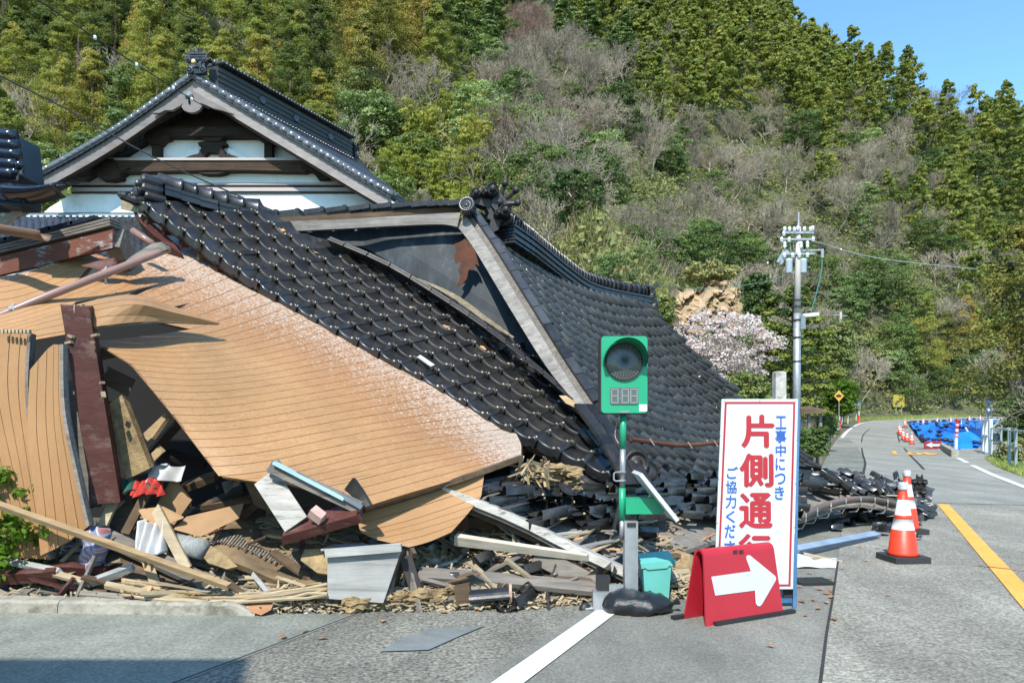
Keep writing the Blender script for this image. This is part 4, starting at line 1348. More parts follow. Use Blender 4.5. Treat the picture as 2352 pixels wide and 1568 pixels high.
# --- main slope on the right
A = P(1116, 540, 10.0); Bp = P(1484, 706, 14.0); C = P(1884, 1066, 12.5); D = P(1436, 1118, 7.35)
def main_roof(a, t):
    """a: along the ridge 0 near .. 1 far; t: 0 eave .. 1 ridge"""
    p = D.lerp(C, a).lerp(A.lerp(Bp, a), t)
    p.z += -0.24 * math.sin(math.pi * t) * (0.1 + 0.9 * max(0.0, math.sin(math.pi * a)) ** .6) - 0.16 * (1 - t) * math.sin(math.pi * a) + 0.06 * math.sin(a * 5 + t * 3) - 0.16 * t * math.sin(math.pi * a)
    return p
b = MB(); b.grid(lambda s, t: main_roof(s, t) + Vector((-.03, 0, -.07)), 14, 10, thick=(-0.05, 0.03, -0.07), flip=True)
deck2 = b.build('main_roof', M_BROWNWOOD, house)
ncol, nrow, shear = 26, 20, 0.27
cells = []
for c in range(-10, ncol + 8):
    for r in range(nrow):
        t = r / nrow
        a = (c + 0.5) / ncol + shear * (0.5 - t) * 1.0 - 0.0
        if a < -0.035 + .04 * t or a > 0.995: continue
        cells.append((a, t, c, r))
def tile_frame(a, t, jit=1.0):
    e = 0.01
    p = main_roof(a, t)
    x = (main_roof(min(a + e, 1.2), t) - main_roof(a - e, t)); 
    y = (main_roof(a - shear * e, t + e) - main_roof(a + shear * e, t - e))
    y.normalize(); x.normalize()
    z = x.cross(y).normalized()
    if z.z < 0: z = -z
    x2 = y.cross(z).normalized()
    x = (x2 * 0.75 + x * 0.25).normalized()
    y = (y + z * R.gauss(0.02, 0.035) * jit + x * R.gauss(0, 0.035) * jit).normalized()
    p = p + z * (abs(R.gauss(0, 0.01)) * jit)
    return frame(p, x, y, z)
# the nearest tiles are parts of their own, the farther ones one joined part
cells.sort(key=lambda q: main_roof(q[0], q[1]).y)
frames = [tile_frame(q[0], q[1], 0.45 + 1.0 * (q[0] > .3) * (q[1] < .2)) for q in cells]
near = 300 - cnt
for M in frames[:near]:
    place('roof_tile', TILE_L, M @ Matrix.Diagonal((1.04, 1.0, 1, 1)), deck2)
co = np.array([v.co[:] for v in TILE_L.vertices]); fa = np.array([p.vertices[:] for p in TILE_L.polygons])
Vs, Fs, off = [], [], 0
for M in frames[near:]:
    m3 = np.array(M)[:3, :3]; Vs.append(co @ m3.T + np.array(M)[:3, 3] - np.array(wpos(deck2))); Fs.append(fa + off); off += len(co)
me = raw_mesh('far_roof_tiles', np.concatenate(Vs), np.concatenate(Fs), M_TILE_MAIN)
me.polygons.foreach_set('use_smooth', [True] * len(me.polygons))
o = bpy.data.objects.new('far_roof_tiles', me); COL.objects.link(o); o.parent = deck2; tag(o, kind='stuff')
print('main tiles', len(frames))
# white and clay crumbs caught on the slope
b = MB()
for k in range(90):
    a, t = R.uniform(0.08, .97), R.uniform(0.03, .97)
    p = main_roof(a, t) + Vector((0, -0.0, 0.075)); s = R.uniform(0.006, 0.02)
    b.box(p, (s, 0, R.uniform(-s, s)), (0, s * R.uniform(.4, 1), 0), (0, s * .3, s * .5), 0)
tag(b.build('plaster_crumbs', M_CHIP, deck2), kind='stuff')

# --- main ridge sagging away from us: stacked flat tiles under a roll of half-round tiles
RP = smoothline([P(1160, 506, 10.0), P(1200, 534, 10.4), P(1240, 566, 11.0), P(1290, 606, 11.7), P(1340, 640, 12.4), P(1400, 658, 13.1), P(1482, 674, 14.0)], 60)
def ridge_at(t): return polyline(RP, t)
ridge = MB()
for k in range(6):
    w = 0.15 + (0.02 if k % 2 else 0)
    for i in range(20):
        a, c = ridge_at(i / 20), ridge_at((i + 0.97) / 20)
        ridge.beam(a + Vector((0, 0, -0.30 + k * 0.042)), c + Vector((0, 0, -0.30 + k * 0.042)), w * 2, 0.03)
ridge_o = ridge.build('ridge_stack', M_TILE, house)
for i in range(46):
    p = ridge_at((i + .5) / 46); d = (ridge_at((i + .9) / 46) - ridge_at((i + .1) / 46)).normalized()
    sd = d.cross(Vector((0, 0, 1))).normalized(); up = sd.cross(d)
    d2 = (d + sd * R.gauss(0, .06)).normalized()
    place('ridge_roll_tile', ROLL, frame(p + up * 0.0 + Vector((0, 0, .02)), d2 * 0.45, sd * 1.75, up * 1.7), ridge_o)
# hollow far end of the ridge
b = MB()
e = ridge_at(1.0)
for (dx, dz, r) in ((0.05, 0.0, .12), (0.1, -0.18, .12), (0.06, -0.36, .11)):
    pts = [e + Vector((dx + r * math.cos(t), 0.02, dz + r * math.sin(t))) for t in np.linspace(-1.9, 1.9, 9)]
    for a, c in zip(pts, pts[1:]): b.beam(a, c, 0.03, 0.28, (0.5, 1, 0))
for k in range(3): b.tube([e + Vector((-.1 + .12 * k, .02, .1)), e + Vector((-.16 + .2 * k, .02, .22 - .03 * abs(k - 1)))], 0.04, 6)
b.build('ridge_end_tile', M_TILE, house)
# near ridge ornament: scrolled demon tile with round bosses on stalks
b = MB()
oc = P(1128, 478, 9.9)
sx = Vector((0.93, 0.22, -0.30)).normalized(); sz = Vector((0.28, 0.1, 0.95)).normalized(); sy = sz.cross(sx).normalized()
if sy.y > 0: sy = -sy
k = 1 / (F / 9.9)
def op(u, v, f=0.0):
    return P(u, v, 9.9) + sy * f
body = [(1094, 452), (1100, 436), (1118, 428), (1136, 428), (1150, 440), (1166, 446), (1176, 462), (1178, 482), (1166, 500), (1150, 510), (1146, 526), (1134, 532), (1126, 520), (1128, 504), (1120, 500), (1124, 488), (1118, 474), (1106, 470), (1094, 466)]
b.prism([op(u, v, -0.02) for u, v in body][::-1], -sy * 0.16)
b.prism([op(u, v, 0.03) for u, v in [(1132, 452), (1150, 446), (1164, 466), (1158, 488), (1142, 492), (1128, 474)]][::-1], -sy * 0.08)
def boss(u, v, r, f, core=True):
    c = op(u, v, f)
    b.lathe(c - sy * 0.12, [(r * k, 0), (r * k, 0.10), (r * .82 * k, 0.13), (r * .72 * k, 0.11)], 14, axis=sy)
    b.sphere(c + sy * 0.02, r * 0.55 * k, 10, 7)
boss(1128, 440, 16, 0.10); boss(1156, 490, 15, 0.14); boss(1142, 494, 9, 0.1); boss(1112, 446, 9, 0.09)
boss(1092, 444, 12, 0.03)
for (u, v) in ((1159, 422), (1184, 438), (1188, 467)):
    b.sphere(op(u, v, 0.03), 8.5 * k, 10, 8)
    b.tube([op(u, v, 0.0), op(lerp(u, 1148, .55), lerp(v, 466, .55), -0.03)], 5.5 * k, 7)
b.lathe(op(1147, 468, 0.05), [(8 * k, 0), (8 * k, .03), (3 * k, .05)], 6, axis=sy)
b.build('ridge_ornament', M_TILE_DULL, house, False)
# short shoulder under the ornament
b = MB(); b.prism([P(1075, 470, 10.1), P(1128, 500, 10.1), P(1190, 560, 10.5), P(1130, 620, 9.9), P(1085, 500, 10)], (0.05, 0.4, -0.05)); b.build('ridge_shoulder', M_TILE_DULL, house)

# --- gable of the roof: two bargeboards, tin wall, capping tiles
gA = P(1062, 502, 9.55)
left_top = smoothline([P(606, 500, 9.9), P(740, 492, 9.8), P(880, 482, 9.7), P(1000, 476, 9.6), P(1062, 474, 9.55)], 24)
def board(name, up, lo, thick, mat, flip=False):
    b = MB()
    n = len(up)
    b.grid(lambda s, t: polyline(up, s).lerp(polyline(lo, s), t), n - 1, 1, thick=thick, flip=flip)
    return b.build(name, mat, house)
lt1 = smoothline([P(632, 508, 9.62), P(760, 505, 9.55), P(900, 497, 9.5), P(1010, 490, 9.45), P(1058, 488, 9.42)], 20)
ll1 = smoothline([P(668, 531, 9.62), P(770, 526, 9.55), P(900, 519, 9.5), P(1010, 515, 9.45), P(1050, 521, 9.42)], 20)
board('bargeboard', lt1, ll1, (0, 0.06, 0), M_BARGEWOOD, True)
lt2 = smoothline([P(600, 502, 9.75), P(740, 494, 9.7), P(900, 484, 9.6), P(1056, 474, 9.55)], 20)
ll2 = smoothline([P(612, 518, 9.75), P(740, 509, 9.7), P(900, 501, 9.6), P(1058, 492, 9.55)], 20)
board('barge_upper_board', lt2, ll2, (0, 0.1, 0), M_BROWNWOOD, True)
# capping tiles along the left barge
for i in range(11):
    t = (i + 0.5) / 11
    p = polyline(left_top, t); q = polyline(left_top, min(t + .05, 1)); p0 = polyline(left_top, max(t - .05, 0))
    d = (q - p0).normalized(); d = (d + Vector((0, 0, 0.06))).normalized()
    sd = d.cross(Vector((0, 0, 1))).normalized(); up = sd.cross(d)
    b = MB(); b.box(p + up * 0.02, d * 0.128, sd * 0.12, up * 0.03); b.box(p + up * 0.025 + d * 0.12, d * 0.022, sd * 0.125, up * 0.034)
    b.build('barge_tile', M_TILE, house)
# right barge: broad grey boards falling to the corner, square tiles along it
rt = smoothline([P(1066, 490, 9.5), P(1120, 570, 9.1), P(1200, 700, 8.5), P(1280, 830, 7.9), P(1352, 940, 7.35)], 30)
rl = smoothline([P(1046, 515, 9.5), P(1088, 570, 9.2), P(1176, 716, 8.5), P(1258, 846, 7.9), P(1338, 942, 7.35)], 30)
board('bargeboard', rt, rl, (0.02, 0.07, 0), M_BARGEWOOD, True)
r2 = [p + Vector((0.055, 0.05, 0.04)) for p in rt]; r3 = [p + Vector((0.015, 0.06, 0.0)) for p in rt]
board('barge_inner_board', r2, r3, (0.02, 0.06, 0), M_OLDWOOD, True)
for i in range(13):
    t0, t1 = i / 13, (i + 0.97) / 13
    p, q = polyline(rt, t0), polyline(rt, t1)
    d = (q - p).normalized()
    sd = Vector((0.62, 0.5, 0.55)); sd = (sd - d * sd.dot(d)).normalized(); up = d.cross(sd).normalized()
    if up.z < 0: up = -up
    off = Vector((0.10, 0.08, 0.075)) + up * 0.02
    b = MB()
    c = (p + q) / 2 + off
    b.box(c, d * (q - p).length / 2 * 1.04, sd * 0.04, up * 0.014)
    b.box(c - sd * 0.036 - up * 0.035, d * (q - p).length / 2 * 1.04, sd * 0.012, up * 0.045)
    b.box(c + d * (q - p).length / 2, d * 0.014, sd * 0.044, up * 0.022)
    b.build('barge_tile', M_TILE_GLOSS if i < 8 else M_TILE, house)
# round tile end with a rosette at the peak
b = MB(); c = P(1072, 470, 9.3); fx_ = Vector((-0.12, -0.97, 0.2)).normalized()
b.lathe(c, [(0.095, -0.16), (0.1, 0.0), (0.1, 0.025), (0.078, 0.028), (0.072, 0.012), (0.03, 0.012), (0.03, 0.022), (0.0, 0.026)], 22, axis=fx_)
s1 = fx_.cross(Vector((0, 0, 1))).normalized(); s2 = s1.cross(fx_)
for kk in range(14):
    t = 2 * math.pi * kk / 14
    b.sphere(c + fx_ * 0.016 + s1 * (0.058 * math.cos(t)) + s2 * (0.058 * math.sin(t)), 0.010, 6, 4)
for kk in range(6):
    t = 2 * math.pi * kk / 6
    b.sphere(c + fx_ * 0.018 + s1 * (0.03 * math.cos(t)) + s2 * (0.03 * math.sin(t)), 0.013, 6, 4)
b.build('round_end_tile', M_TILE_GLOSS, house, True)
# tin gable wall and its rust hole
tinA = [P(640, 524, 10.0), P(820, 506, 9.95), P(1000, 500, 9.9), P(1075, 505, 9.75), P(1150, 620, 9.4), P(1240, 770, 8.9), P(1345, 935, 8.1), P(1250, 850, 8.6), P(1150, 765, 9.0), P(1000, 660, 9.4), P(840, 570, 9.8)]
b = MB(); b.prism(tinA[::-1], (0.02, 0.05, 0)); b.build('tin_gable_wall', M_TIN, house)
b = MB(); rust = [(1047, 560), (1060, 556), (1072, 548), (1088, 562), (1098, 585), (1105, 612), (1096, 606), (1088, 622), (1082, 612), (1076, 640), (1064, 656), (1052, 658), (1062, 634), (1056, 622), (1064, 602), (1050, 606), (1046, 590), (1052, 576)]
b.prism([P(u - 4, v, 9.15) for u, v in rust][::-1], (0, 0.005, 0)); b.build('rust_patch', M_RUST, house)
# flashing course of flat tiles along the foot of the gable, with wood chips behind
fl = smoothline([P(770, 556, 9.5), P(900, 612, 9.25), P(1030, 690, 8.95), P(1150, 770, 8.55), P(1270, 865, 8.0), P(1330, 915, 7.7)], 30)
for kk in range(2):
    for i in range(14):
        p, q = polyline(fl, i / 14), polyline(fl, (i + .95) / 14)
        d = (q - p).normalized(); sd = d.cross(Vector((0, 0.4, 1))).normalized(); up = sd.cross(d)
        b = MB(); b.box((p + q) / 2 + Vector((-0.03, -0.10 * kk - .05, -0.045 * kk)), d * (q - p).length / 2, sd * 0.085, up * 0.012)
        b.build('flashing_tile', M_TILE_DULL, house)
b = MB()
pf = smoothline([P(960, 640, 9.2), P(1040, 678, 8.95), P(1110, 728, 8.7), P(1180, 775, 8.45)], 14)
for i in range(13): b.beam(pf[i], pf[i + 1], 0.02, 0.05 * math.sin(math.pi * (i + .6) / 13.5) + 0.005)
b.build('torn_plaster_strip', M_STRAWWOOD, house)
# clay showing between the top tiles of the skirt
for i in range(10):
    s = 0.9 + i * 0.5; p = skirt(s, 1.22) + N1 * 0.0
    b = MB(); lump(b, p, 0.08, (1.2, 0.6, 0.5), .5, 0, i * 1.3); b.build('bedding_clay', M_CLAY, house)

# --- left hip ridge of the skirt, standing against the white hall
hp = smoothline([P(372, 432, 8.7), P(440, 454, 8.9), P(510, 474, 9.1), P(582, 492, 9.35)], 14)
for lay, (dz, w, h) in enumerate(((-0.10, 0.17, 0.03), (-0.06, 0.14, 0.03), (-0.02, 0.15, 0.03))):
    for i in range(5):
        p, q = polyline(hp, i / 5), polyline(hp, (i + .97) / 5)
        b = MB(); b.beam(p + Vector((0, 0, dz)), q + Vector((0, 0, dz + .01)), w * 2, h * 1.3); b.build('hip_flat_tile', M_TILE, house)
for i in range(6):
    p, q = polyline(hp, i / 6), polyline(hp, (i + 1) / 6)
    d = (q - p).normalized(); sd = d.cross(Vector((0, 0, 1))).normalized(); up = sd.cross(d)
    place('hip_roll_tile', ROLL, frame((p + q) / 2 + up * 0.06, -d * 0.92, sd * 1.75, up * 1.7), house)
b = MB()
c = P(352, 432, 8.55)
for dx, dz, r in ((0, .06, .075), (.0, -.03, .07), (-.07, .02, .05), (-.06, -.06, .045), (0.04, -.12, .05)):
    b.lathe(c + Vector((dx, -0.02, dz)), [(r * .9, -.1), (r, -.06), (r, .1), (r * .8, .12)], 10, axis=(-0.75, -0.6, 0.1))
b.build('hip_end_ornament', M_TILE, house, False)
b = MB(); c = P(290, 448, 8.4)
b.tube(smoothline([P(330, 462, 8.5), P(305, 460, 8.42), P(285, 452, 8.38), P(273, 442, 8.36)], 8), [.05, .06, .06, .045, .045, .045, .04, .03], 8); b.sphere(P(312, 442, 8.42), .05, 8, 6, (.8, .8, 1.4)); b.sphere(P(284, 450, 8.38), .055, 8, 6)
b.build('corner_tile', M_TILE, house)
# right hip: flat tiles stepping down the corner, round end tile near the ground
hr = smoothline([P(1348, 945, 7.3), P(1385, 1000, 7.15), P(1420, 1060, 7.0), P(1446, 1110, 6.85)], 12)
for i in range(7):
    p, q = polyline(hr, i / 7), polyline(hr, min((i + 1.1) / 7, 1)); d = (q - p).normalized(); sd = d.cross(Vector((0, 0, 1))).normalized(); up = sd.cross(d)
    for s_ in (-1, 1):
        b = MB(); b.box((p + q) / 2 + sd * 0.085 * s_ + up * (0.03 + 0.01 * i % 2), d * 0.13, sd * 0.078, up * 0.014); b.build('hip_flat_tile', M_TILE_DULL, house)
b = MB(); c = P(1462, 1062, 6.95)
b.lathe(c, [(0.12, -.25), (0.125, -.02), (0.125, 0.02), (0.1, 0.03), (0.09, 0.0), (0.05, 0.0), (.045, .02), (0, .03)], 16, axis=(0.15, -0.95, 0.1))
b.lathe(P(1492, 1088, 7.0), [(0.07, -.2), (0.075, .0), (.05, .02)], 12, axis=(0.1, -0.95, 0.2))
b.build('hip_end_tile', M_TILE_DULL, house, True)

# --- interior and back, so the broken openings look into a dim room
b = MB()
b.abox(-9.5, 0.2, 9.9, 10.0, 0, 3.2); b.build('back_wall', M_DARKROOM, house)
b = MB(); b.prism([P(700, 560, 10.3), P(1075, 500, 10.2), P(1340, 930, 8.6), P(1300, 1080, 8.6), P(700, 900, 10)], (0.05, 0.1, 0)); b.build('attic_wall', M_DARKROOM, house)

# --- fallen side wall: printed siding in boards, sagging and torn
# control rows (picture u, v, depth), left to right; rows go from the top to the bottom of the sheet
W = [
 [(-60, 742, 6.3), (100, 690, 6.6), (250, 625, 7.6), (405, 540, 9.1)],
 [(-60, 768, 6.2), (120, 722, 6.45), (300, 660, 7.3), (480, 560, 9.0)],
 [(-20, 785, 6.1), (170, 742, 6.35), (380, 690, 7.15), (590, 608, 8.9)],
 [(215, 786, 5.95), (400, 768, 6.3), (520, 742, 7.0), (725, 668, 8.7)],
 [(238, 800, 5.85), (430, 806, 6.15), (600, 782, 7.05), (835, 712, 8.55)],
 [(300, 838, 5.75), (460, 848, 6.05), (660, 822, 6.95), (915, 760, 8.4)],
 [(345, 892, 5.66), (500, 894, 5.95), (720, 865, 6.8), (990, 812, 8.2)],
 [(397, 955, 5.58), (530, 952, 5.82), (780, 912, 6.65), (1072, 862, 7.95)],
 [(446, 1020, 5.5), (580, 1012, 5.7), (840, 968, 6.45), (1135, 920, 7.7)],
 [(504, 1095, 5.42), (640, 1078, 5.6), (900, 1020, 6.2), (1180, 984, 7.4)],
 [(690, 1118, 5.42), (800, 1098, 5.55), (980, 1055, 6.05), (1197, 1018, 6.9)],
 [(838, 1164, 5.42), (920, 1138, 5.6), (1060, 1096, 5.95), (1197, 1052, 6.5)],
]
WP = [[P(*q) for q in row] for row in W]
WR = [smoothline(row, 25) for row in WP]
def wall(s, t):
    x = t * (len(WR) - 1); i = min(int(x), len(WR) - 2)
    return polyline(WR[i], s).lerp(polyline(WR[i + 1], s), x - i)
def siding_strip(name, fn, t0, t1, parent, u0=0.0, u1=1.0, wear=None, nn=22, length=3.5, width=0.1, nrm=Vector((0, -1, .4)), gap=0.04, mat=None):
    """one board: raised face with edges turned back"""
    nrm = nrm.normalized()
    vs, fs, uvs, wr = [], [], [], []
    g = (t1 - t0) * gap
    prof = [(t0 + g * 0.35, -0.006), (t0 + g * .7, 0.0), (t1 - g * .7, 0.0), (t1 - g * 0.35, -0.006)]
    for i in range(nn + 1):
        s = u0 + (u1 - u0) * i / nn
        for j, (t, h) in enumerate(prof):
            vs.append(fn(s, t) + nrm * h); uvs.append((s * length, (t * 40) * width)); wr.append(wear(s, t) if wear else 0.0)
    m = len(prof)
    for i in range(nn):
        for j in range(m - 1):
            fs.append((i * m + j, i * m + j + 1, (i + 1) * m + j + 1, (i + 1) * m + j))
    b = MB(); b.add(vs, fs)
    n0 = (vs[fs[0][1]] - vs[fs[0][0]]).cross(vs[fs[0][3]] - vs[fs[0][0]])
    if n0.dot(nrm) < 0: b.f = [f[::-1] for f in b.f]
    for k, q in enumerate(uvs): b.uv[k] = q
    o = b.build(name, mat or M_SIDING, parent, False)
    at = o.data.attributes.new('wear', 'FLOAT', 'POINT')
    at.data.foreach_set('value', wr)
    return o
b = MB()
TB0, TB1 = 7.5 / 38, 10 / 38        # boards here are torn off at the left, leaving a black gap
wn_ = Vector((0, -1, .4)).normalized()
for (sa, sb_, ta, tb) in ((0, 1, 0, TB0), (.5, 1, TB0, TB1), (0, 1, TB1, 1)):
    b.grid(lambda s, t: wall(lerp(sa, sb_, s), lerp(ta, tb, t)) - wn_ * 0.009, 24, max(4, int(46 * (tb - ta))), thick=(0.01, 0.04, -0.016), flip=True)
wall_o = b.build('fallen_side_wall', M_GROOVE, house)
def wear_fn(s, t):
    # worst in a band that ran under the eave: distance to the far end of the board
    d = (1 - s)
    k = max(0.0, min(1.0, 1.22 - d / (0.44 - 0.14 * t)))
    return k ** 0.8
NB = 38
for k in range(NB):
    t0, t1 = k / NB, (k + 1) / NB
    siding_strip('siding_board', wall, t0, t1, wall_o, wear=wear_fn, u0=(.5 if TB0 - .01 < t0 < TB1 - .01 else R.uniform(0, .025) if t0 > .3 else 0.0))
# the buckled boards bulging over the tear
BK = [[P(110, 716, 6.0), P(290, 676, 6.1), P(400, 704, 6.3), P(505, 742, 6.6)], [P(86, 745, 5.9), P(290, 700, 5.82), P(400, 718, 6.1), P(505, 743, 6.6)], [P(64, 775, 5.85), P(205, 752, 5.75), P(350, 738, 5.95), P(505, 744, 6.6)]]
BKR = [smoothline(r, 20) for r in BK]
def buck(s, t):
    x = t * 2; i = min(int(x), 1)
    return polyline(BKR[i], s).lerp(polyline(BKR[i + 1], s), x - i)
for k in range(4):
    siding_strip('buckled_board', buck, k / 4, (k + 1) / 4, wall_o, nn=16, length=1.4)
b = MB(); b.beam(P(205, 754, 5.78), P(350, 740, 5.98), 0.02, 0.014); b.beam(P(350, 740, 5.98), P(500, 745, 6.6), 0.02, 0.01); b.build('torn_edge', M_GREYMETAL, wall_o)
# flat dark quads laid on the sheet above it, painting the shade in open joints
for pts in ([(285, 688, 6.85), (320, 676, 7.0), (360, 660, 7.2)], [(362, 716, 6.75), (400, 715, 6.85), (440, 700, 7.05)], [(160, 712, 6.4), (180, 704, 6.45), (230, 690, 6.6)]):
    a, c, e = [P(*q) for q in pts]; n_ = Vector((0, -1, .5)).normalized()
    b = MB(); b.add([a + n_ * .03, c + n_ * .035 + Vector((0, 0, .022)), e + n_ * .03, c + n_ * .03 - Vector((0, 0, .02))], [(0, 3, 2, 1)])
    b.build('joint_shade', M_LINE_DARK, wall_o)
# bottom trim and the lower sheet that hangs below it
b = MB()
tp = smoothline([P(836, 1168, 5.58), P(960, 1130, 5.78), P(1080, 1092, 6.0), P(1198, 1050, 6.38)], 14)
for a, c in zip(tp, tp[1:]): b.beam(a, c, 0.04, 0.045)
b.build('bottom_trim', M_BROWNWOOD, wall_o)
LW = [[P(818, 1182, 5.6), P(940, 1146, 5.8), P(1112, 1090, 6.1)], [P(828, 1222, 5.5), P(955, 1190, 5.7), P(1105, 1140, 5.95)], [P(862, 1238, 5.45), P(960, 1216, 5.6), P(1072, 1182, 5.8)], [P(940, 1256, 5.45), P(985, 1244, 5.5), P(1036, 1222, 5.6)]]
LWR = [smoothline(r, 12) for r in LW]
def lower(s, t):
    x = t * 3; i = min(int(x), 2)
    return polyline(LWR[i], s).lerp(polyline(LWR[i + 1], s), x - i)
b = MB(); b.grid(lambda s, t: lower(s, t) + Vector((0, .03, 0)), 10, 10, thick=(0, .03, 0), flip=True); low_o = b.build('lower_siding', M_GROOVE, house)
for k in range(6): siding_strip('siding_board', lower, k / 6, (k + 1) / 6, low_o, nn=10, length=1.2)
# upper left sheet behind the downpipe, and the ragged brown end of it
UL = [[P(-60, 640, 7.2), P(60, 625, 7.3), P(190, 580, 7.7), P(262, 590, 7.9)], [P(-60, 680, 6.95), P(40, 665, 7.05), P(120, 640, 7.3), P(215, 600, 7.6)], [P(-60, 735, 6.7), P(20, 722, 6.8), P(90, 700, 6.95), P(165, 660, 7.2)]]
ULR = [smoothline(r, 14) for r in UL]
def upleft(s, t):
    x = t * 2; i = min(int(x), 1)
    return polyline(ULR[i], s).lerp(polyline(ULR[i + 1], s), x - i)
b = MB(); b.grid(lambda s, t: upleft(s, t) + Vector((0, .03, 0)), 12, 8, thick=(0, .04, 0), flip=True); ul_o = b.build('upper_siding', M_GROOVE, house)
for k in range(6): siding_strip('siding_board', upleft, k / 6, (k + 1) / 6, ul_o, nn=12, length=2, wear=lambda s, t: 0.75 * max(0, 1 - t * 2.2))
b = MB(); b.prism([P(185, 610, 7.2), P(235, 596, 7.3), P(262, 592, 7.3), (P(268, 604, 7.3)), P(255, 622, 7.25), P(228, 630, 7.2), P(222, 618, 7.2)], (0.0, 0.03, 0.01)); b.build('ragged_sheet_end', M_REDWOOD, house)

# --- two standing panels of vertical boards at the left
def vert_panel(name, rows, n, parent):
    RR = [smoothline([P(*q) for q in r], 16) for r in rows]
    def fn(s, t):   # s down, t across
        x = t * (len(RR) - 1); i = min(int(x), len(RR) - 2)
        return polyline(RR[i], s).lerp(polyline(RR[i + 1], s), x - i)
    b = MB(); b.grid(lambda s, t: fn(s, t) + Vector((0, .03, 0)), 14, 6, thick=(0, .03, 0)); o = b.build(name, M_OLDWOOD, parent)
    for k in range(n): siding_strip('siding_board', fn, k / n, (k + 1) / n, o, nn=14, length=2.2, nrm=Vector((0, -1, 0)), gap=0.05, wear=lambda s, t: .5 * max(0, s - .25))
    b = MB()
    for q0, q1 in zip(RR[-1], RR[-1][1:]): b.beam(q0, q1, 0.025, 0.05, (0, 1, 0))
    b.build('panel_edge', M_OLDWOOD, o)
    return o
vert_panel('standing_panel', [[(-90, 752, 5.75), (-85, 900, 5.7), (-40, 1080, 5.65), (20, 1280, 5.6)], [(0, 757, 5.75), (-6, 900, 5.7), (30, 1080, 5.65), (70, 1282, 5.6)], [(72, 766, 5.78), (66, 900, 5.72), (84, 1080, 5.67), (118, 1284, 5.6)]], 6, house)
vert_panel('leaning_panel', [[(68, 850, 5.62), (62, 1000, 5.58), (78, 1130, 5.54), (92, 1276, 5.5)], [(118, 790, 5.6), (116, 950, 5.55), (128, 1090, 5.52), (146, 1250, 5.5)], [(146, 792, 5.58), (150, 940, 5.52), (182, 1100, 5.5), (206, 1206, 5.5)]], 5, house)
b = MB()
for k in range(8): b.abox(P(4 + k * 8.5, 0, 5.7).x, P(9 + k * 8.5, 0, 5.7).x, 5.69, 5.72, P(0, 765, 5.7).z, P(0, 757, 5.7).z)
b.build('panel_studs', M_STRAWWOOD, house)
# thick red brown post leaning in the opening
b = MB(); b.beam(P(178, 706, 5.75), P(250, 1150, 5.75), 0.19, 0.17, (0.3, -1, 0.1), jag=0.03, seg=4, bend=0.0)
b.build('leaning_post', M_REDWOOD, house)
b = MB()
for k in range(14):
    a = R.uniform(0, 6.28); p = P(178 + R.uniform(-22, 22), 708, 5.72 + R.uniform(-.05, .08)); b.beam(p + Vector((0, 0, -.06)), p + Vector((R.uniform(-.02, .02), 0, R.uniform(0, .05))), 0.018, 0.012)
for (u, v) in ((158, 770), (152, 788), (212, 772), (216, 785), (232, 880), (236, 900)):
    b.beam(P(u, v, 5.66), P(u + R.uniform(-12, 14), v + R.uniform(-4, 14), 5.64), 0.03, 0.018)
b.build('splinters', M_STRAWWOOD, house)
# wall frame seen in the opening
for (u0, v0, u1, v1, Y, w, mat) in ((170, 880, 215, 1160, 6.2, .12, M_OLDWOOD), (262, 925, 322, 1080, 5.95, .2, M_STRAW), (240, 860, 300, 890, 6.1, .14, M_BROWNWOOD), (340, 1000, 388, 955, 6.05, .07, M_PALEWOOD), (325, 1075, 372, 1030, 6.05, .06, M_PALEWOOD), (225, 815, 300, 800, 6.7, .1, M_BROWNWOOD), (180, 950, 240, 960, 6.4, .3, M_OLDWOOD), (180, 1050, 240, 1060, 6.4, .3, M_OLDWOOD)):
    b = MB(); b.beam(P(u0, v0, Y), P(u1, v1, Y), w, w * .4, (0, -1, 0), jag=.04, seg=3); b.build('wall_stud' if mat is not M_STRAW else 'clay_wall_edge', mat, house)

# --- eaves and gutter pieces at the far left
b = MB(); fq = [P(-70, 612, 7.6), P(100, 572, 7.5), P(262, 531, 7.4)]
for a, c in zip(fq, fq[1:]):
    b.box((a + c) / 2 - Vector((0, 0, .075)), (c - a) / 2, (0, .03, 0.0), (0, 0, .095))
b.build('peeling_fascia', mat_wood('peeling_red_fascia', (0.17, 0.062, 0.04), (0.24, 0.095, 0.06), 8, wear=(0.5, 0.55, 0.57), rough=0.7), house)
b = MB()
for a, c in zip(fq, fq[1:]):
    for k in range(3): b.beam(a + Vector((0, .02, .055 + .03 * k)), c + Vector((0, .02, .055 + .03 * k)), 0.16, 0.022)
b.build('eave_boards', M_OLDWOOD, house)
b = MB(); b.beam(P(262, 545, 7.45), P(300, 620, 7.9), 0.14, 0.24, jag=.02); b.build('rafter_block', M_OLDWOOD, house)
for i in range(6):
    a = P(-50 + i * 50, 592 - i * 12.2, 7.65); b = MB(); b.box(a + Vector((0, .05, .1)), (0.125, 0, .035), (0, .14, .01), (-0.004, 0, .018)); b.build('eave_flat_tile', M_TILE_BLUE, house)
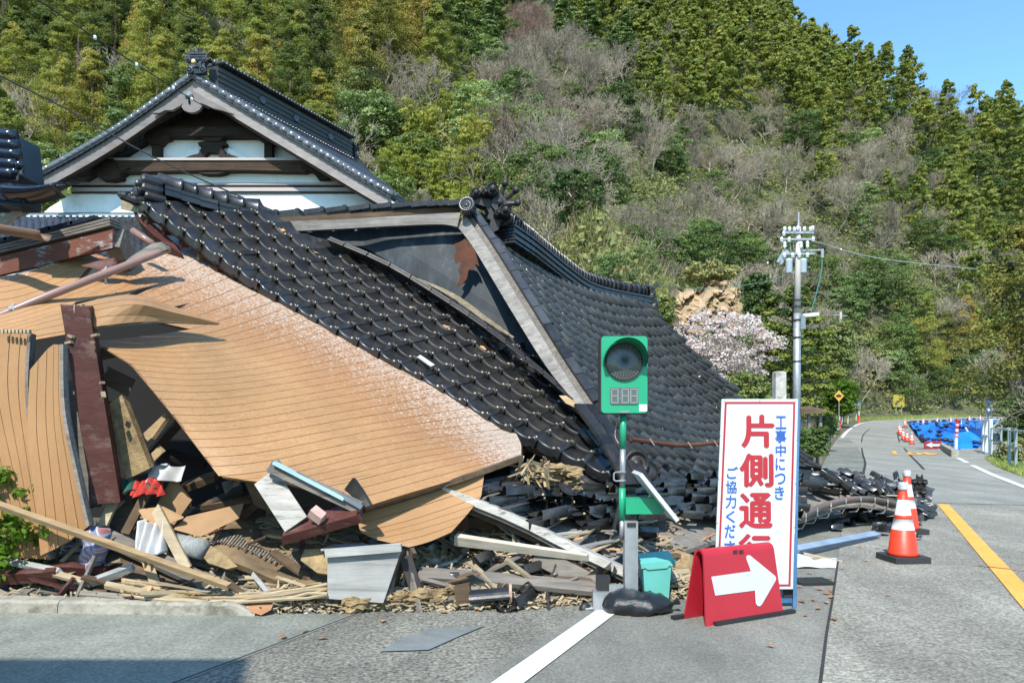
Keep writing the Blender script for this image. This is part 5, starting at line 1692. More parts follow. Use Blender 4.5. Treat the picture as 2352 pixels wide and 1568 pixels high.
# copper coloured downpipe lying across
b = MB(); dp = [P(-60, 752, 6.35), P(60, 700, 6.5), P(180, 652, 6.75), P(300, 606, 7.15), P(386, 572, 7.6)]
b.tube(smoothline(dp, 20), 0.037, 12); M_PIPE = mat_plain('pinkish_brown_pipe', (0.27, 0.16, 0.13), 0.35, vary=0.15, scale=4); b.build('downpipe', M_PIPE, house, True)
b = MB()
for t in (0.19, 0.63): 
    p = polyline(dp, t); b.tube([p + Vector((0, -.0, -.1)), p + Vector((0, -.05, 0)), p + Vector((0, 0, .055))], .012, 6); b.lathe(p, [(.043, -.02), (.043, .02)], 12, axis=(0.9, .15, .35))
b.build('pipe_bracket', M_GREYBOARD, house)
b = MB(); b.tube([P(305, 530, 7.8), P(350, 560, 7.7)], .037, 10); b.build('broken_pipe', M_PIPE, house, True)
b = MB(); b.prism([P(268, 618, 7.3), P(300, 590, 7.4), P(350, 558, 7.5), P(372, 556, 7.5), P(385, 572, 7.5), P(330, 592, 7.35), P(290, 612, 7.25)], (0, .08, 0)); b.build('ragged_gutter', M_OLDWOOD, house)
b = MB(); b.prism([P(300, 470, 8.6), P(335, 520, 8.5), P(400, 560, 8.4), P(420, 585, 8.3), P(352, 540, 8.3), P(318, 505, 8.4)], (0, .1, -.1)); b.build('corner_bracket', M_REDWOOD, house)
b = MB(); b.beam(P(290, 470, 8.7), P(330, 478, 8.5), .12, .13); b.beam(P(322, 512, 8.6), P(332, 495, 8.6), .05, .04); b.build('hip_rafter_end', M_STRAWWOOD, house)
b = MB(); b.beam(P(340, 520, 8.6), P(400, 575, 8.5), .12, .1); b.build('hip_rafter', M_REDWOOD, house)

# ================================================================== NEXT ROOF AT THE LEFT EDGE
nb_roof = thing('broken_roof_corner', 'blue black roof corner with upturned tile and brown gutter at the left edge', 'roof', P(20, 600, 7.4))
b = MB()
for k in range(5):
    c0, c1 = P(-120, 300 + k * 22 + 10, 7.0), P(36 + (2 - abs(k - 2)) * 4, 312 + k * 22, 7.0)
    b.tube(smoothline([c0, c0.lerp(c1, .5) + Vector((0, 0, .02)), c1], 8), 0.055, 10)
b.build('stacked_ridge_tiles', M_TILE_BLUE, nb_roof, True)
b = MB(); b.prism([P(-120, 300, 7.05), P(30, 305, 7.05), P(42, 400, 7.05), P(-120, 420, 7.05)][::-1], (0, .4, 0)); b.build('ridge_core', M_TILE_BLUE, nb_roof)
b = MB()
for (u, v, r) in ((45, 382, 9), (34, 398, 8), (20, 440, 14)):
    b.lathe(P(u, v, 6.95), [(r * 7 / F, -.1), (r * 7 / F, .05), (r * 5 / F, .07)], 12, axis=(0.5, -0.8, 0.1))
b.build('round_end_tile', M_TILE_BLUE, nb_roof, True)
def upt(s, t):
    u = lerp(22, 145, s); v = 418 + 10 * math.sin(s * 2.2) - 6 * s * s + 48 * t * (1 - .1 * s) - 14 * s * t
    p = P(u, v, 6.9 + 0.05 * s); p.y -= 0.16 * math.sin(math.pi * t); return p
b = MB(); b.grid(upt, 16, 8, thick=(0, .05, 0), flip=True); b.build('upturned_corner_tile', M_TILE_BLUE, nb_roof, True)
b = MB(); b.beam(P(-60, 470, 7.0), P(75, 470, 7.0), .25, .08); b.beam(P(-60, 445, 7.0), P(70, 462, 7.0), .3, .1); b.build('eave_tiles', M_TILE_BLUE, nb_roof)
b = MB(); b.beam(P(-10, 520, 7.1), P(52, 484, 7.1), .05, .07); b.build('white_strut', M_WHITEWOOD, nb_roof)
def gut(s, t):
    a = math.pi * (0.05 + 0.9 * t); c = P(-80, 505, 6.9).lerp(P(100, 533, 6.7), s)
    return c + Vector((0.02, -0.085 * math.cos(a), -0.085 * math.sin(a)))
b = MB(); b.grid(gut, 10, 8, thick=(0, 0, .006)); b.build('brown_gutter', mat_plain('brown_gutter_plastic', (0.2, 0.12, 0.075), 0.45, vary=0.15, scale=3), nb_roof, True)
# ================================================================== FALLEN EAVE ROOF AT THE ROADSIDE
eave = thing('fallen_eave_roof', 'broken lower roof of black tiles fallen flat along the roadside in front of the house', 'roof', (2.6, 8.0, 0))
EB = smoothline([P(1420, 1296, 5.75), P(1500, 1262, 6.1), P(1580, 1236, 6.6), P(1668, 1210, 7.2), P(1760, 1190, 7.9), P(1850, 1172, 8.6), P(1960, 1140, 9.4), P(2050, 1156, 9.7), P(2120, 1180, 9.9)], 40)
ET = smoothline([P(1040, 1122, 6.35), P(1130, 1112, 6.6), P(1250, 1108, 6.9), P(1400, 1118, 7.2), P(1560, 1112, 8.0), P(1700, 1104, 9.0), P(1850, 1096, 10.3), P(2000, 1104, 10.9), P(2130, 1128, 11.2)], 40)
def eroof(a, t):
    """a along from left to right, t from the front edge to the back"""
    p = polyline(EB, a).lerp(polyline(ET, a), t)
    p.z += 0.05 * math.sin(9 * a + 3 * t) * (1 - abs(2 * t - 1)) + 0.06 * math.sin(math.pi * t) * (1 - a)
    return p
b = MB(); b.grid(lambda s, t: eroof(s, t) + Vector((0, 0, -.10)), 26, 5, thick=(0, 0, -.035)); b.build('roof_deck', M_OLDWOOD, eave)
R = random.Random(21)
na = 34
for i in range(na):
    for j in range(8):
        a = (i + .5 + R.uniform(-.2, .2)) / na; t = (j + .5 + R.uniform(-.15, .15)) / 8
        if a < 0.42 and t < 0.18 - 0.4 * (a - 0.42): continue
        if R.random() < (0.06 if t > .4 else 0.2): continue
        p = eroof(a, t); e = .02
        right = (eroof(min(a + e, 1), t) - eroof(a - e, t)).normalized(); back = (eroof(a, min(t + e * 3, 1)) - eroof(a, t - e * 3)).normalized()
        mixd = 0.0 if a < .55 else min(1, (a - .55) * 3)
        y = (-right * (1 - mixd) + back * mixd + back * 0.15)
        y = (y + Vector((R.gauss(0, .16), R.gauss(0, .16), R.gauss(0.02, .09)))).normalized()
        z = right.cross(back).normalized()
        if z.z < 0: z = -z
        z = (z + Vector((R.gauss(0, .18), R.gauss(0, .18), 0))).normalized()
        x = y.cross(z).normalized(); z = x.cross(y)
        place('roof_tile', TILE_L if R.random() < .8 else TILE_E, frame(p + z * R.uniform(-.04, .05), x, y, z), eave)
for i in range(110):
    a, t = R.uniform(0.02, .99), R.random() ** 1.3
    p = eroof(a, t) + Vector((0, -.04, R.uniform(-.09, .07)))
    L = R.uniform(.05, .17)
    d = Vector((R.gauss(0, 1), R.gauss(0, .6), R.gauss(0, .25))).normalized()
    b = MB(); b.beam(p - d * L / 2, p + d * L / 2, R.uniform(.018, .05), .016, (0.1, .2, 1), jag=.015)
    b.build('clay_shard' if i % 3 == 0 else 'lath_scrap', (M_CLAY, M_STRAWWOOD, M_OLDWOOD)[i % 3], eave)
# boards and fascia of its broken left edge, a long diagonal
for k, (v0, v1, mat, w) in enumerate(((0, 0, M_WHITEWOOD, .055), (13, 14, M_OLDWOOD, .03), (-9, -11, M_GREYBOARD, .02), (24, 22, M_BROWNWOOD, .05))):
    b = MB(); pts = smoothline([P(1016, 1124 + v0, 5.95 + .03 * k), P(1180, 1190 + v0, 5.85 + .03 * k), P(1310, 1256 + v1, 5.75 + .03 * k), P(1438, 1316 + v1, 5.62 + .03 * k)], 8)
    for p, q in zip(pts, pts[1:]): b.beam(p, q, .05, w)
    b.build('edge_board', mat, eave)
for k in range(16):
    t = k / 16 + R.uniform(0, .05); p = P(lerp(1040, 1420, t), lerp(1125, 1296, t), lerp(6.0, 5.75, t)); d = Vector((R.uniform(.1, .35), R.uniform(.1, .5), R.uniform(.0, .12)))
    b = MB(); b.beam(p, p + d, R.uniform(.03, .07), .012, jag=.03); b.build('lath_scrap', (M_GREYBOARD, M_STRAWWOOD, M_OLDWOOD)[k % 3], eave)
# warped brown gutter with its hooks along the right part
GP = smoothline([P(1836, 1184, 8.35), P(1880, 1164, 8.7), P(1940, 1146, 9.05), P(2000, 1143, 9.3), P(2050, 1152, 9.5), P(2085, 1166, 9.6)], 30)
b = MB(); b.grid(lambda s, t: polyline(GP, s) + Vector((0.01, -.07 * math.cos(math.pi * t), -.07 * math.sin(math.pi * t) + .01)), 29, 8, thick=(0, 0, .006)); b.build('gutter', mat_plain('warped_brown_gutter', (0.16, 0.13, 0.11), 0.5, vary=.2, scale=3), eave, True)
for k in range(9):
    p = polyline(GP, (k + .5) / 9)
    b = MB(); b.tube([p + Vector((0, -.075, .02)), p + Vector((0, -.08, -.02)), p + Vector((0.01, -.05, -.08)), p + Vector((0.02, 0, -.11)), p + Vector((.0, .03, -.17)), p + Vector((-.09, .05, -.18))], .008, 5); b.build('gutter_hook', M_GREYBOARD, eave)
# ornament that rolled onto the road behind the cones
orn = ridge_ornament(P(2112, 1122, 10.6), .28, None, M_TILE_DULL, Vector((-.3, -.5, .8)).normalized())
orn.name = 'roof_ornament'; orn.location.z = 0.26
tag(orn, 'black scrolled roof ornament lying on the tile pile behind the cones', 'roof tile')

# ================================================================== RUBBLE
def mound(x, y):
    f = sm(-4.9, -2.5, x) * (1 - sm(0.9, 1.7, x))
    fr = np.interp(x, [-4, -1.9, 0, 1.2], [5.5, 5.25, 5.35, 5.65])
    h = 0.05 + 0.45 * sm(0, 1.3, y - fr)
    h = h * (0.35 + 0.65 * f)
    return h + 0.05 * np.sin(x * 7.3 + y * 3) * np.sin(y * 6.1 - x * 2) + 0.03 * np.sin(x * 17 + 1) * np.sin(y * 15)
b = MB()
def mnd(s, t):
    x = -5.2 + 6.8 * s; fr = float(np.interp(x, [-4, -1.9, 0, 1.2], [5.45, 5.25, 5.35, 5.65])); y = fr + 2.4 * t
    return Vector((x, y, float(mound(x, y)) * (1 if 0 < t else 0) + (0.0 if t else .004) + R.uniform(-.02, .02) * (t > 0)))
b.grid(mnd, 90, 34)
tag(b.build('rubble_bed', M_STRAW), 'bed of crumbled clay, straw and splinters under the fallen siding', 'rubble', kind='stuff')
# bits of straw and lath nobody could count
n = 10000
x = rng.uniform(-4.6, 1.35, n); y = np.interp(x, [-4, -1.9, 0, 1.2], [5.4, 5.2, 5.3, 5.6]) + rng.uniform(0, 1, n) ** 1.6 * 1.7
c = np.stack([x, y, mound(x, y) * sm(0, .12, y - np.interp(x, [-4, -1.9, 0, 1.2], [5.4, 5.2, 5.3, 5.6])) + rng.uniform(0.004, .05, n)], 1)
d = rand_dir(n); d[:, 2] *= .35; d = unit(d)
L = rng.uniform(.02, .11, n)[:, None]
w = unit(np.cross(d, np.array([0.1, -.6, 1.0]))) * rng.uniform(.003, .012, n)[:, None]
V = np.stack([c - d * L - w, c - d * L + w, c + d * L + w, c + d * L - w], 1).reshape(-1, 3)
o = bpy.data.objects.new('straw_litter', raw_mesh('straw_litter', V, np.arange(4 * n).reshape(n, 4), M_STRAWWOOD)); COL.objects.link(o)
tag(o, 'litter of straw, bamboo lath and splinters over the rubble', 'litter', kind='stuff')

def bar(name, label, cat, p0, p1, w, h, mat, jag=.015, seg=1, bend=0.0, up=(0, -.5, 1), group=None, taper=1.0):
    b = MB(); b.beam(P(*p0), P(*p1), w, h, up, jag=jag, seg=seg, bend=bend, taper=taper)
    c = (P(*p0) + P(*p1)) / 2
    o = b.build(name, mat, origin=c)
    return tag(o, label, cat, group)
def pane(name, label, cat, pts, mat, thick=(0, .03, 0), group=None):
    b = MB(); q = [P(*p) for p in pts]
    a = sum((q[i].x * q[(i + 1) % len(q)].z - q[(i + 1) % len(q)].x * q[i].z) for i in range(len(q)))
    if a < 0: q = q[::-1]
    b.prism(q[::-1], thick)
    b2 = MB(); b2.add(b.v, b.f)
    return tag(b.build(name, mat, origin=sum(q, Vector((0, 0, 0))) / len(q)), label, cat, group)

bar('long_batten', 'long thin pale batten slanting across the rubble at the left', 'batten', (-40, 1146, 5.42), (526, 1346, 5.2), .045, .04, M_PALEWOOD)
bar('wide_board', 'wide weathered board lying under the long pale batten', 'board', (222, 1222, 5.75), (470, 1336, 5.4), .13, .04, M_OLDWOOD, .03)
bar('leaning_plank', 'pale plank leaning upright in front of the grey carpet roll', 'board', (358, 1168, 5.7), (430, 1306, 5.45), .075, .03, M_STRAWWOOD, .02, up=(0, -1, .2))
bar('leaning_plank', 'dark thin board leaning beside the brown cardboard', 'board', (290, 1222, 5.75), (346, 1116, 5.85), .07, .03, M_BROWNWOOD, .02, up=(0, -1, .2))
bar('leaning_stick', 'thin pale stick leaning up from the striped blue cloth', 'stick', (140, 1290, 5.6), (282, 1150, 5.9), .025, .02, M_STRAWWOOD)
bar('leaning_plank', 'short brown board leaning against the red brown post', 'board', (236, 1208, 5.7), (270, 1130, 5.8), .07, .03, M_STRAWWOOD, .03, up=(0, -1, .2))
bar('edge_board', 'white edged board at the far left on the kerb', 'board', (-40, 1276, 5.65), (136, 1312, 5.5), .05, .03, M_GREYBOARD)
bar('painted_beam', 'red brown painted beam lying at the far left above the kerb', 'beam', (-40, 1330, 5.55), (132, 1318, 5.5), .06, .09, M_REDWOOD)
bar('painted_beam', 'red brown painted beam with a broken end left of the striped cloth', 'beam', (124, 1304, 5.62), (250, 1312, 5.55), .07, .09, M_REDWOOD, .03)
bar('grey_board', 'grey board propped up above the straw matting', 'board', (206, 1338, 5.4), (304, 1302, 5.45), .05, .05, M_GREYBOARD)
bar('painted_stick', 'thin red brown stick crossing in front of the kerb', 'stick', (132, 1372, 5.35), (170, 1328, 5.4), .03, .03, M_REDWOOD)
bar('grey_stick', 'thin grey stick standing steeply beside the striped cloth', 'stick', (176, 1372, 5.35), (222, 1270, 5.45), .025, .025, M_OLDWOOD)
bar('flat_board', 'long pale board at the very front of the straw matting', 'board', (240, 1342, 5.35), (470, 1388, 5.2), .05, .03, M_STRAWWOOD, .02)
bar('flat_board', 'broken grey board lying along the top of the kerb', 'board', (188, 1364, 5.35), (300, 1374, 5.28), .05, .035, M_OLDWOOD, .03)
bar('painted_board', 'pale board with nail holes left of the grey stick', 'board', (116, 1314, 5.5), (216, 1342, 5.42), .05, .025, M_STRAWWOOD)
bar('square_post', 'thick post flaking white paint under the blue window frame', 'post', (612, 1098, 5.42), (684, 1208, 5.28), .18, .13, M_WHITEWOOD, .02, seg=3, up=(0.2, -1, .2))
bar('painted_beam', 'red brown beam broken off below the blue window frame', 'beam', (660, 1222, 5.28), (836, 1172, 5.25), .19, .07, M_REDWOOD, .05, seg=3)
bar('painted_block', 'pinkish wood block standing on the broken red beam', 'block', (716, 1172, 5.18), (742, 1192, 5.16), .07, .07, mat_wood('pink_block', (.35, .2, .17), (.55, .4, .34), 14), .01)
bar('pale_beam', 'long whitish beam jutting out of the dark void under the tiles', 'beam', (1044, 1238, 5.75), (1352, 1280, 5.6), .05, .085, mat_wood('pale_bare_beam', (.45, .4, .3), (.68, .62, .5), 20), .02, taper=.6)
bar('weathered_plank', 'long grey plank lying along the front of the rubble', 'board', (968, 1318, 5.5), (1368, 1352, 5.45), .12, .04, M_OLDWOOD, .03, seg=4, bend=.01)
bar('weathered_plank', 'grey plank leaning into the void beside the signal post', 'board', (1236, 1278, 5.7), (1372, 1346, 5.5), .14, .035, M_OLDWOOD, .04, up=(0, -1, .5))
bar('narrow_board', 'narrow black board standing right of the white cabinet', 'board', (930, 1276, 5.4), (958, 1362, 5.35), .09, .03, M_LINE_DARK, .01, up=(.3, -1, 0))
bar('curved_board', 'thin pale board bent along the edge of the driveway', 'board', (556, 1422, 5.1), (1052, 1386, 5.32), .05, .018, M_STRAWWOOD, .02, seg=6, bend=-.03)
bar('pale_lath', 'straight pale lath under the white cabinet', 'board', (680, 1368, 5.25), (900, 1370, 5.25), .03, .02, M_PALEWOOD)
bar('inner_board', 'dark red board in the void behind the diagonal edge board', 'board', (1058, 1190, 6.2), (1330, 1240, 6.2), .06, .1, M_BROWNWOOD, .03)
bar('inner_board', 'short red and grey block under the left tip of the diagonal edge board', 'block', (1044, 1198, 5.95), (1076, 1192, 5.95), .1, .12, M_REDWOOD, .01)
bar('inner_board', 'dark board lying deep in the void under the tiles', 'board', (1080, 1262, 6.2), (1330, 1290, 6.1), .1, .12, M_BROWNWOOD, .03)
bar('thin_board', 'thin grey board crossing low behind the white cabinet', 'board', (930, 1248, 5.6), (1010, 1222, 5.75), .05, .03, M_OLDWOOD, .03)

# clay wall panel fallen on its face, lath showing along its edge
mud = thing('clay_wall_panel', 'large slab of brown clay wall lying in shade with bamboo lath along its torn edge', 'wall slab', P(640, 1250, 5.6))
def mudf(s, t):
    a = P(468, 1284, 5.6).lerp(P(752, 1352, 5.3), s); c = P(590, 1120, 6.9).lerp(P(850, 1205, 6.6), s)
    p = a.lerp(c, t); p.z += 0.03 * math.sin(s * 7 + t * 4); return p
b = MB(); b.grid(mudf, 16, 10, thick=(0, .03, -.05)); b.build('slab', M_MUD, mud)
for k in range(44):
    s = k / 44; p = mudf(s, .27 + .02 * math.sin(k)); q = mudf(s, .20 - R.uniform(0, .05))
    b = MB(); b.beam(p + Vector((0, -.02, .025)), q + Vector((0, -.03, .02)), .014, .01); b.build('lath_end', M_OLDWOOD, mud)
pane('clay_slab', 'sunlit yellow clay slab left of the white cabinet', 'wall slab', [(698, 1262, 5.35), (752, 1258, 5.35), (752, 1318, 5.25), (728, 1314, 5.25), (690, 1286, 5.3)], M_STRAW, (0, .04, -.02))
pane('clay_slab', 'sunlit broken clay slab beside the grey carpet roll', 'wall slab', [(468, 1280, 5.5), (484, 1252, 5.6), (518, 1274, 5.5), (546, 1300, 5.42), (520, 1306, 5.4), (478, 1292, 5.45)], M_STRAW, (0, .04, -.02))
pane('clay_slab', 'dark clay slab hanging under the torn siding', 'wall slab', [(560, 1102, 6.1), (625, 1098, 6.0), (660, 1165, 5.9), (640, 1180, 5.95), (585, 1160, 6.1)], M_MUD, (0, .05, -.02))
# straw and bamboo lattice
lat = thing('bamboo_lath_mat', 'long mat of straw and bamboo lath lying along the front of the rubble', 'lath mat', P(500, 1360, 5.3))
for j in range(9):
    pts = smoothline([P(280, 1326 + j * 5.5, 5.46 - j * .028), P(430, 1352 + j * 4, 5.36 - j * .02), P(600, 1362 + j * 2.5, 5.3 - j * .016), P(752, 1340 + j * 3, 5.34 - j * .02)], 9)
    b = MB(); b.tube([p + Vector((0, 0, R.uniform(-.01, .02))) for p in pts], .011, 5); b.build('bamboo_lath', M_STRAWWOOD if j % 3 else M_STRAW, lat)
for k in range(26):
    u = lerp(285, 735, k / 26); v = 1330 + 30 * math.sin(k / 26 * 2.4)
    b = MB(); b.beam(P(u, v - 4, 5.46), P(u + R.uniform(-6, 6), v + 30, 5.26), .02, .01, jag=.02); b.build('cross_lath', M_STRAW if k % 2 else M_PALEWOOD, lat)
# log of straw bundles
b = MB()
for k in range(60):
    t = R.random(); p = polyline([P(800, 1394, 5.22), P(880, 1386, 5.27), P(980, 1372, 5.32), P(1046, 1364, 5.36)], t) + Vector((0, R.uniform(-.04, .04), R.uniform(-.02, .05)))
    if k < 22: lump(b, p, R.uniform(.03, .05), (1.6, 1, .8), .7, 0, k)
    else: b.beam(p - Vector((R.uniform(.05, .16), R.uniform(-.03, .03), R.uniform(-.02, .02))), p + Vector((R.uniform(.05, .16), R.uniform(-.03, .03), R.uniform(-.02, .03))), .009, .007)
tag(b.build('straw_bundle', M_STRAW), 'bundle of clay caked straw right of the white cabinet', 'straw', kind='stuff')
b = MB(); b.box(P(1064, 1362, 5.32), (.055, 0, .01), (0, .05, 0), (-.01, 0, .06)); tag(b.build('wood_block', M_BROWNWOOD), 'small brown block between the straw bundle and the curved tile', 'block')
# chips of siding in front
pane('siding_chip', 'broken brown siding piece with flaked paint at the edge of the driveway', 'siding', [(550, 1396, 5.18), (575, 1368, 5.28), (620, 1360, 5.3), (640, 1366, 5.28), (622, 1400, 5.14), (600, 1412, 5.1)], mat_wood('chip_brown', (.28, .13, .06), (.42, .23, .12), 8, wear=(.55, .5, .43)), (0, .02, .015))
# black curved tile lying at the front
b = MB(); 
def ct(s, t):
    a = math.pi * (0.1 + .8 * t); return P(1078, 1366, 5.3).lerp(P(1172, 1358, 5.32), s) + Vector((0, -.085 * math.cos(a), .075 * math.sin(a) - .04))
b.grid(ct, 4, 10, thick=(0, 0, -.018)); o_ = tag(b.build('curved_tile', M_TILE, smooth=False), 'large black half round tile lying at the front of the rubble', 'roof tile')
b = MB(); b.lathe(P(1172, 1362, 5.31), [(.07, -.008), (.07, .012)], 12, axis=(1, 0, .02)); b.build('broken_end', mat_plain('pink_clay_break', (.42, .27, .2), .9, vary=.3, scale=12), o_)
b = MB(); b.grid(lambda s, t: P(lerp(794, 834, s), lerp(1122, 1165, s) + 6 * t, 5.32) + Vector((.06 * t, -.05 + .03 * math.sin(s * 3), .10 * t * (1 - s * .6))), 8, 4, thick=(0.015, .02, 0))
tag(b.build('fan_tile', M_TILE_DULL), 'black ribbed tile wedged at the lower corner of the big siding sheet', 'roof tile')
# window frame of light blue aluminium
win = thing('window_frame', 'bent aluminium window frame with a light blue top edge under the siding', 'window frame', P(720, 1130, 5.32))
b = MB(); b.beam(P(630, 1062, 5.27), P(792, 1146, 5.22), .06, .02); b.build('top_rail', mat_plain('pale_blue_aluminium', (.36, .55, .62), .4, vary=.1), win)
b = MB(); b.beam(P(622, 1070, 5.30), P(828, 1166, 5.24), .05, .085); b.build('side_rail', M_OLDWOOD, win)
b = MB(); b.beam(P(618, 1082, 5.34), P(640, 1060, 5.32), .05, .03); b.beam(P(790, 1140, 5.22), P(832, 1164, 5.22), .05, .03); b.build('corner_piece', M_GREYMETAL, win)
pane('glass_pane', 'dark broken pane leaning under the blue window frame', 'glass', [(640, 1090, 5.75), (770, 1150, 5.7), (750, 1175, 5.7), (690, 1160, 5.75)], M_LINE_DARK, (0, .01, 0))

# white weathered cabinet
cab = thing('white_cabinet', 'silvery weathered box with a slatted top standing askew in the rubble', 'cabinet', P(830, 1378, 5.2))
b = MB(); b.prism([P(752, 1272, 5.28), P(922, 1262, 5.28), P(880, 1384, 5.2), P(752, 1374, 5.2)][::-1], (.0, .03, 0)); b.build('front_panel', M_GREYBOARD, cab)
b = MB(); b.beam(P(748, 1270, 5.25), P(922, 1256, 5.25), .05, .055); b.build('top_rail', M_GREYBOARD, cab)
b = MB(); b.prism([P(922, 1262, 5.31), P(882, 1384, 5.23), P(905, 1372, 5.5), P(942, 1262, 5.6)][::-1], (-.02, 0, 0)); b.build('side_panel', M_BROWNWOOD, cab)
for k in range(9):
    b = MB(); b.beam(P(738 + k * 4, 1262 - k * 1.3, 5.28 + k * .03), P(850 - k * 2, 1256 - k * 1.0, 5.3 + k * .04), .03, .012, jag=.02); b.build('slat', M_GREYBOARD, cab)
b = MB(); b.prism([P(846, 1244, 5.6), P(915, 1240, 5.6), P(952, 1260, 5.55), P(950, 1280, 5.5), P(925, 1272, 5.5), P(850, 1256, 5.55)][::-1], (0, .03, .02)); b.build('metal_cover', M_GREYMETAL, cab)
b = MB(); b.beam(P(905, 1300, 5.4), P(888, 1380, 5.25), .05, .04); b.build('leg', M_OLDWOOD, cab)
b = MB(); b.beam(P(945, 1262, 5.45), P(952, 1275, 5.4), .03, .04); b.build('hinge_block', M_BROWNWOOD, cab)

# household things
M_RED_CLOTH = mat_plain('red_cloth', (.42, .035, .025), .9, vary=.3, scale=8)
M_WHITE_CLOTH = mat_plain('white_cloth', (.5, .5, .485), .9, vary=.2, scale=5)
M_CARD = mat_plain('cardboard', (.33, .2, .1), .85, vary=.25, scale=4)
def cloth(name, label, cat, u0, u1, v0, v1, Y, mat, amp=.05, fold=14, lean=.12):
    ph = R.uniform(0, 6)
    def f(s, t):
        w = 1 - .35 * (abs(2 * s - 1) ** 3) * (1 - t)
        p = P(lerp(u0, u1, s), lerp(v0, v1, t ** .9) + 4 * math.sin(s * 9 + ph), Y - lean * t)
        p.y += amp * (math.sin(s * fold + ph + t * 2) * .5 - math.sin(math.pi * s) * 1.2 * t)
        return p
    b = MB(); b.grid(f, 24, 12, thick=(0, .012, 0), flip=True)
    return tag(b.build(name, mat, smooth=True), label, cat)
def mat_stripes():
    m, nt, b = new_mat('blue_striped_cloth')
    vec = objvec(nt, (1, 1, 1), 'Object', rnd=False, rot=(0, .7, 0))
    wv = N(nt, 'ShaderNodeTexWave'); wv.inputs['Scale'].default_value = 5.0; nt.links.new(vec, wv.inputs[0])
    nt.links.new(ramp(nt, wv.outputs['Color'], [(.0, (.13, .18, .3)), (.62, (.2, .26, .4)), (.78, (.55, .6, .68)), (.92, (.45, .2, .2))]), b.inputs['Base Color']); b.inputs['Roughness'].default_value = .9
    return m
def bed(s, t):
    u = lerp(176, 244, s); v = lerp(1208, 1312, t)
    p = P(u + 8 * math.sin(t * 3 + s) , v + 8 * (2 * s - 1) ** 2 * (1 - t), 5.62 - .2 * math.sin(math.pi * min(1, t * .8 + .1)) * math.sin(math.pi * s))
    p.y += .02 * math.sin(s * 15 + t * 5) + .015 * math.sin(t * 17 + s * 6); return p
b = MB(); b.grid(bed, 26, 20, thick=(0, .02, 0), flip=True)
tag(b.build('striped_bedding', mat_stripes(), smooth=True), 'blue striped bedding crumpled in the rubble at the left', 'bedding')
cloth('white_cloth', 'white cloth hanging in folds behind the leaning plank', 'cloth', 318, 382, 1196, 1272, 5.68, M_WHITE_CLOTH, .11, 21)
cloth('red_cloth', 'bright red cloth bunched in the dark opening', 'cloth', 306, 378, 1100, 1134, 5.98, M_RED_CLOTH, .12, 31)
cloth('white_bedding', 'grey white bedding above the red cloth in the opening', 'bedding', 334, 422, 1068, 1102, 6.15, mat_plain('grey_white_cloth', (.42, .43, .42), .9, vary=.2), .1, 15)
cloth('green_cloth', 'small dark green cloth beside the red one', 'cloth', 280, 312, 1100, 1128, 5.95, mat_plain('green_cloth', (.02, .1, .07), .9), .06, 9)
pane('cardboard_box', 'brown cardboard panel standing in the opening right of the red cloth', 'cardboard', [(348, 1178, 6.0), (398, 1092, 6.1), (440, 1148, 6.1), (400, 1205, 5.95)], M_CARD, (0, .02, 0))
pane('cardboard_box', 'torn cardboard flap catching the sun above the white cloth', 'cardboard', [(318, 1172, 5.75), (372, 1166, 5.75), (420, 1190, 5.7), (372, 1205, 5.66), (340, 1208, 5.68)], M_CARD, (0, .02, .01))
pane('hardboard_sheet', 'brown hardboard sheet lying in half shade by the clay wall', 'board', [(398, 1215, 5.7), (428, 1186, 5.8), (560, 1155, 5.95), (548, 1190, 5.85), (460, 1232, 5.65)], M_CARD, (0, .02, 0))
pane('hardboard_sheet', 'dark sheet standing behind the leaning planks', 'board', [(236, 1172, 5.95), (305, 1122, 6.0), (312, 1215, 5.85), (262, 1232, 5.8)], M_BROWNWOOD, (0, .02, 0))
pane('dark_board', 'wide dark board lying under the long batten', 'board', [(225, 1330, 5.5), (245, 1262, 5.75), (430, 1310, 5.55), (420, 1338, 5.45)], M_BROWNWOOD, (0, .03, -.01))
pane('pale_sheet', 'pale wooden sheet half hidden by the striped bedding', 'board', [(140, 1310, 5.6), (185, 1282, 5.7), (180, 1310, 5.55), (150, 1322, 5.55)], M_STRAWWOOD, (0, .02, 0))
b = MB(); b.tube([P(404, 1246, 5.7), P(436, 1256, 5.62), P(468, 1262, 5.55)], [.075, .08, .075], 14); o_ = tag(b.build('carpet_roll', mat_plain('grey_carpet', (.3, .31, .3), .95, vary=.3, scale=30, bmp=.6), smooth=True), 'rolled up grey carpet in the rubble', 'carpet')
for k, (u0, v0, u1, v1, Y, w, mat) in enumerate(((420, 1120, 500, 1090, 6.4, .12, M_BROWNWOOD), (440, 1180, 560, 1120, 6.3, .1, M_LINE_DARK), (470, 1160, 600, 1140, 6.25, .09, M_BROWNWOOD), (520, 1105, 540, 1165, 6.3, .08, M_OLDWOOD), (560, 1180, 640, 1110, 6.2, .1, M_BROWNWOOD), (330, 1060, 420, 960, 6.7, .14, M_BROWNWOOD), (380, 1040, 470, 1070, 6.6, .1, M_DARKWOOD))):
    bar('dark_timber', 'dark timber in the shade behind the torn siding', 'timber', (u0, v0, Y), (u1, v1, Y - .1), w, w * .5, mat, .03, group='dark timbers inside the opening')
bar('pale_offcut', 'short sunlit timber sticking out at the torn edge of the siding', 'timber', (352, 1004, 6.0), (386, 956, 6.0), .055, .03, M_PALEWOOD)

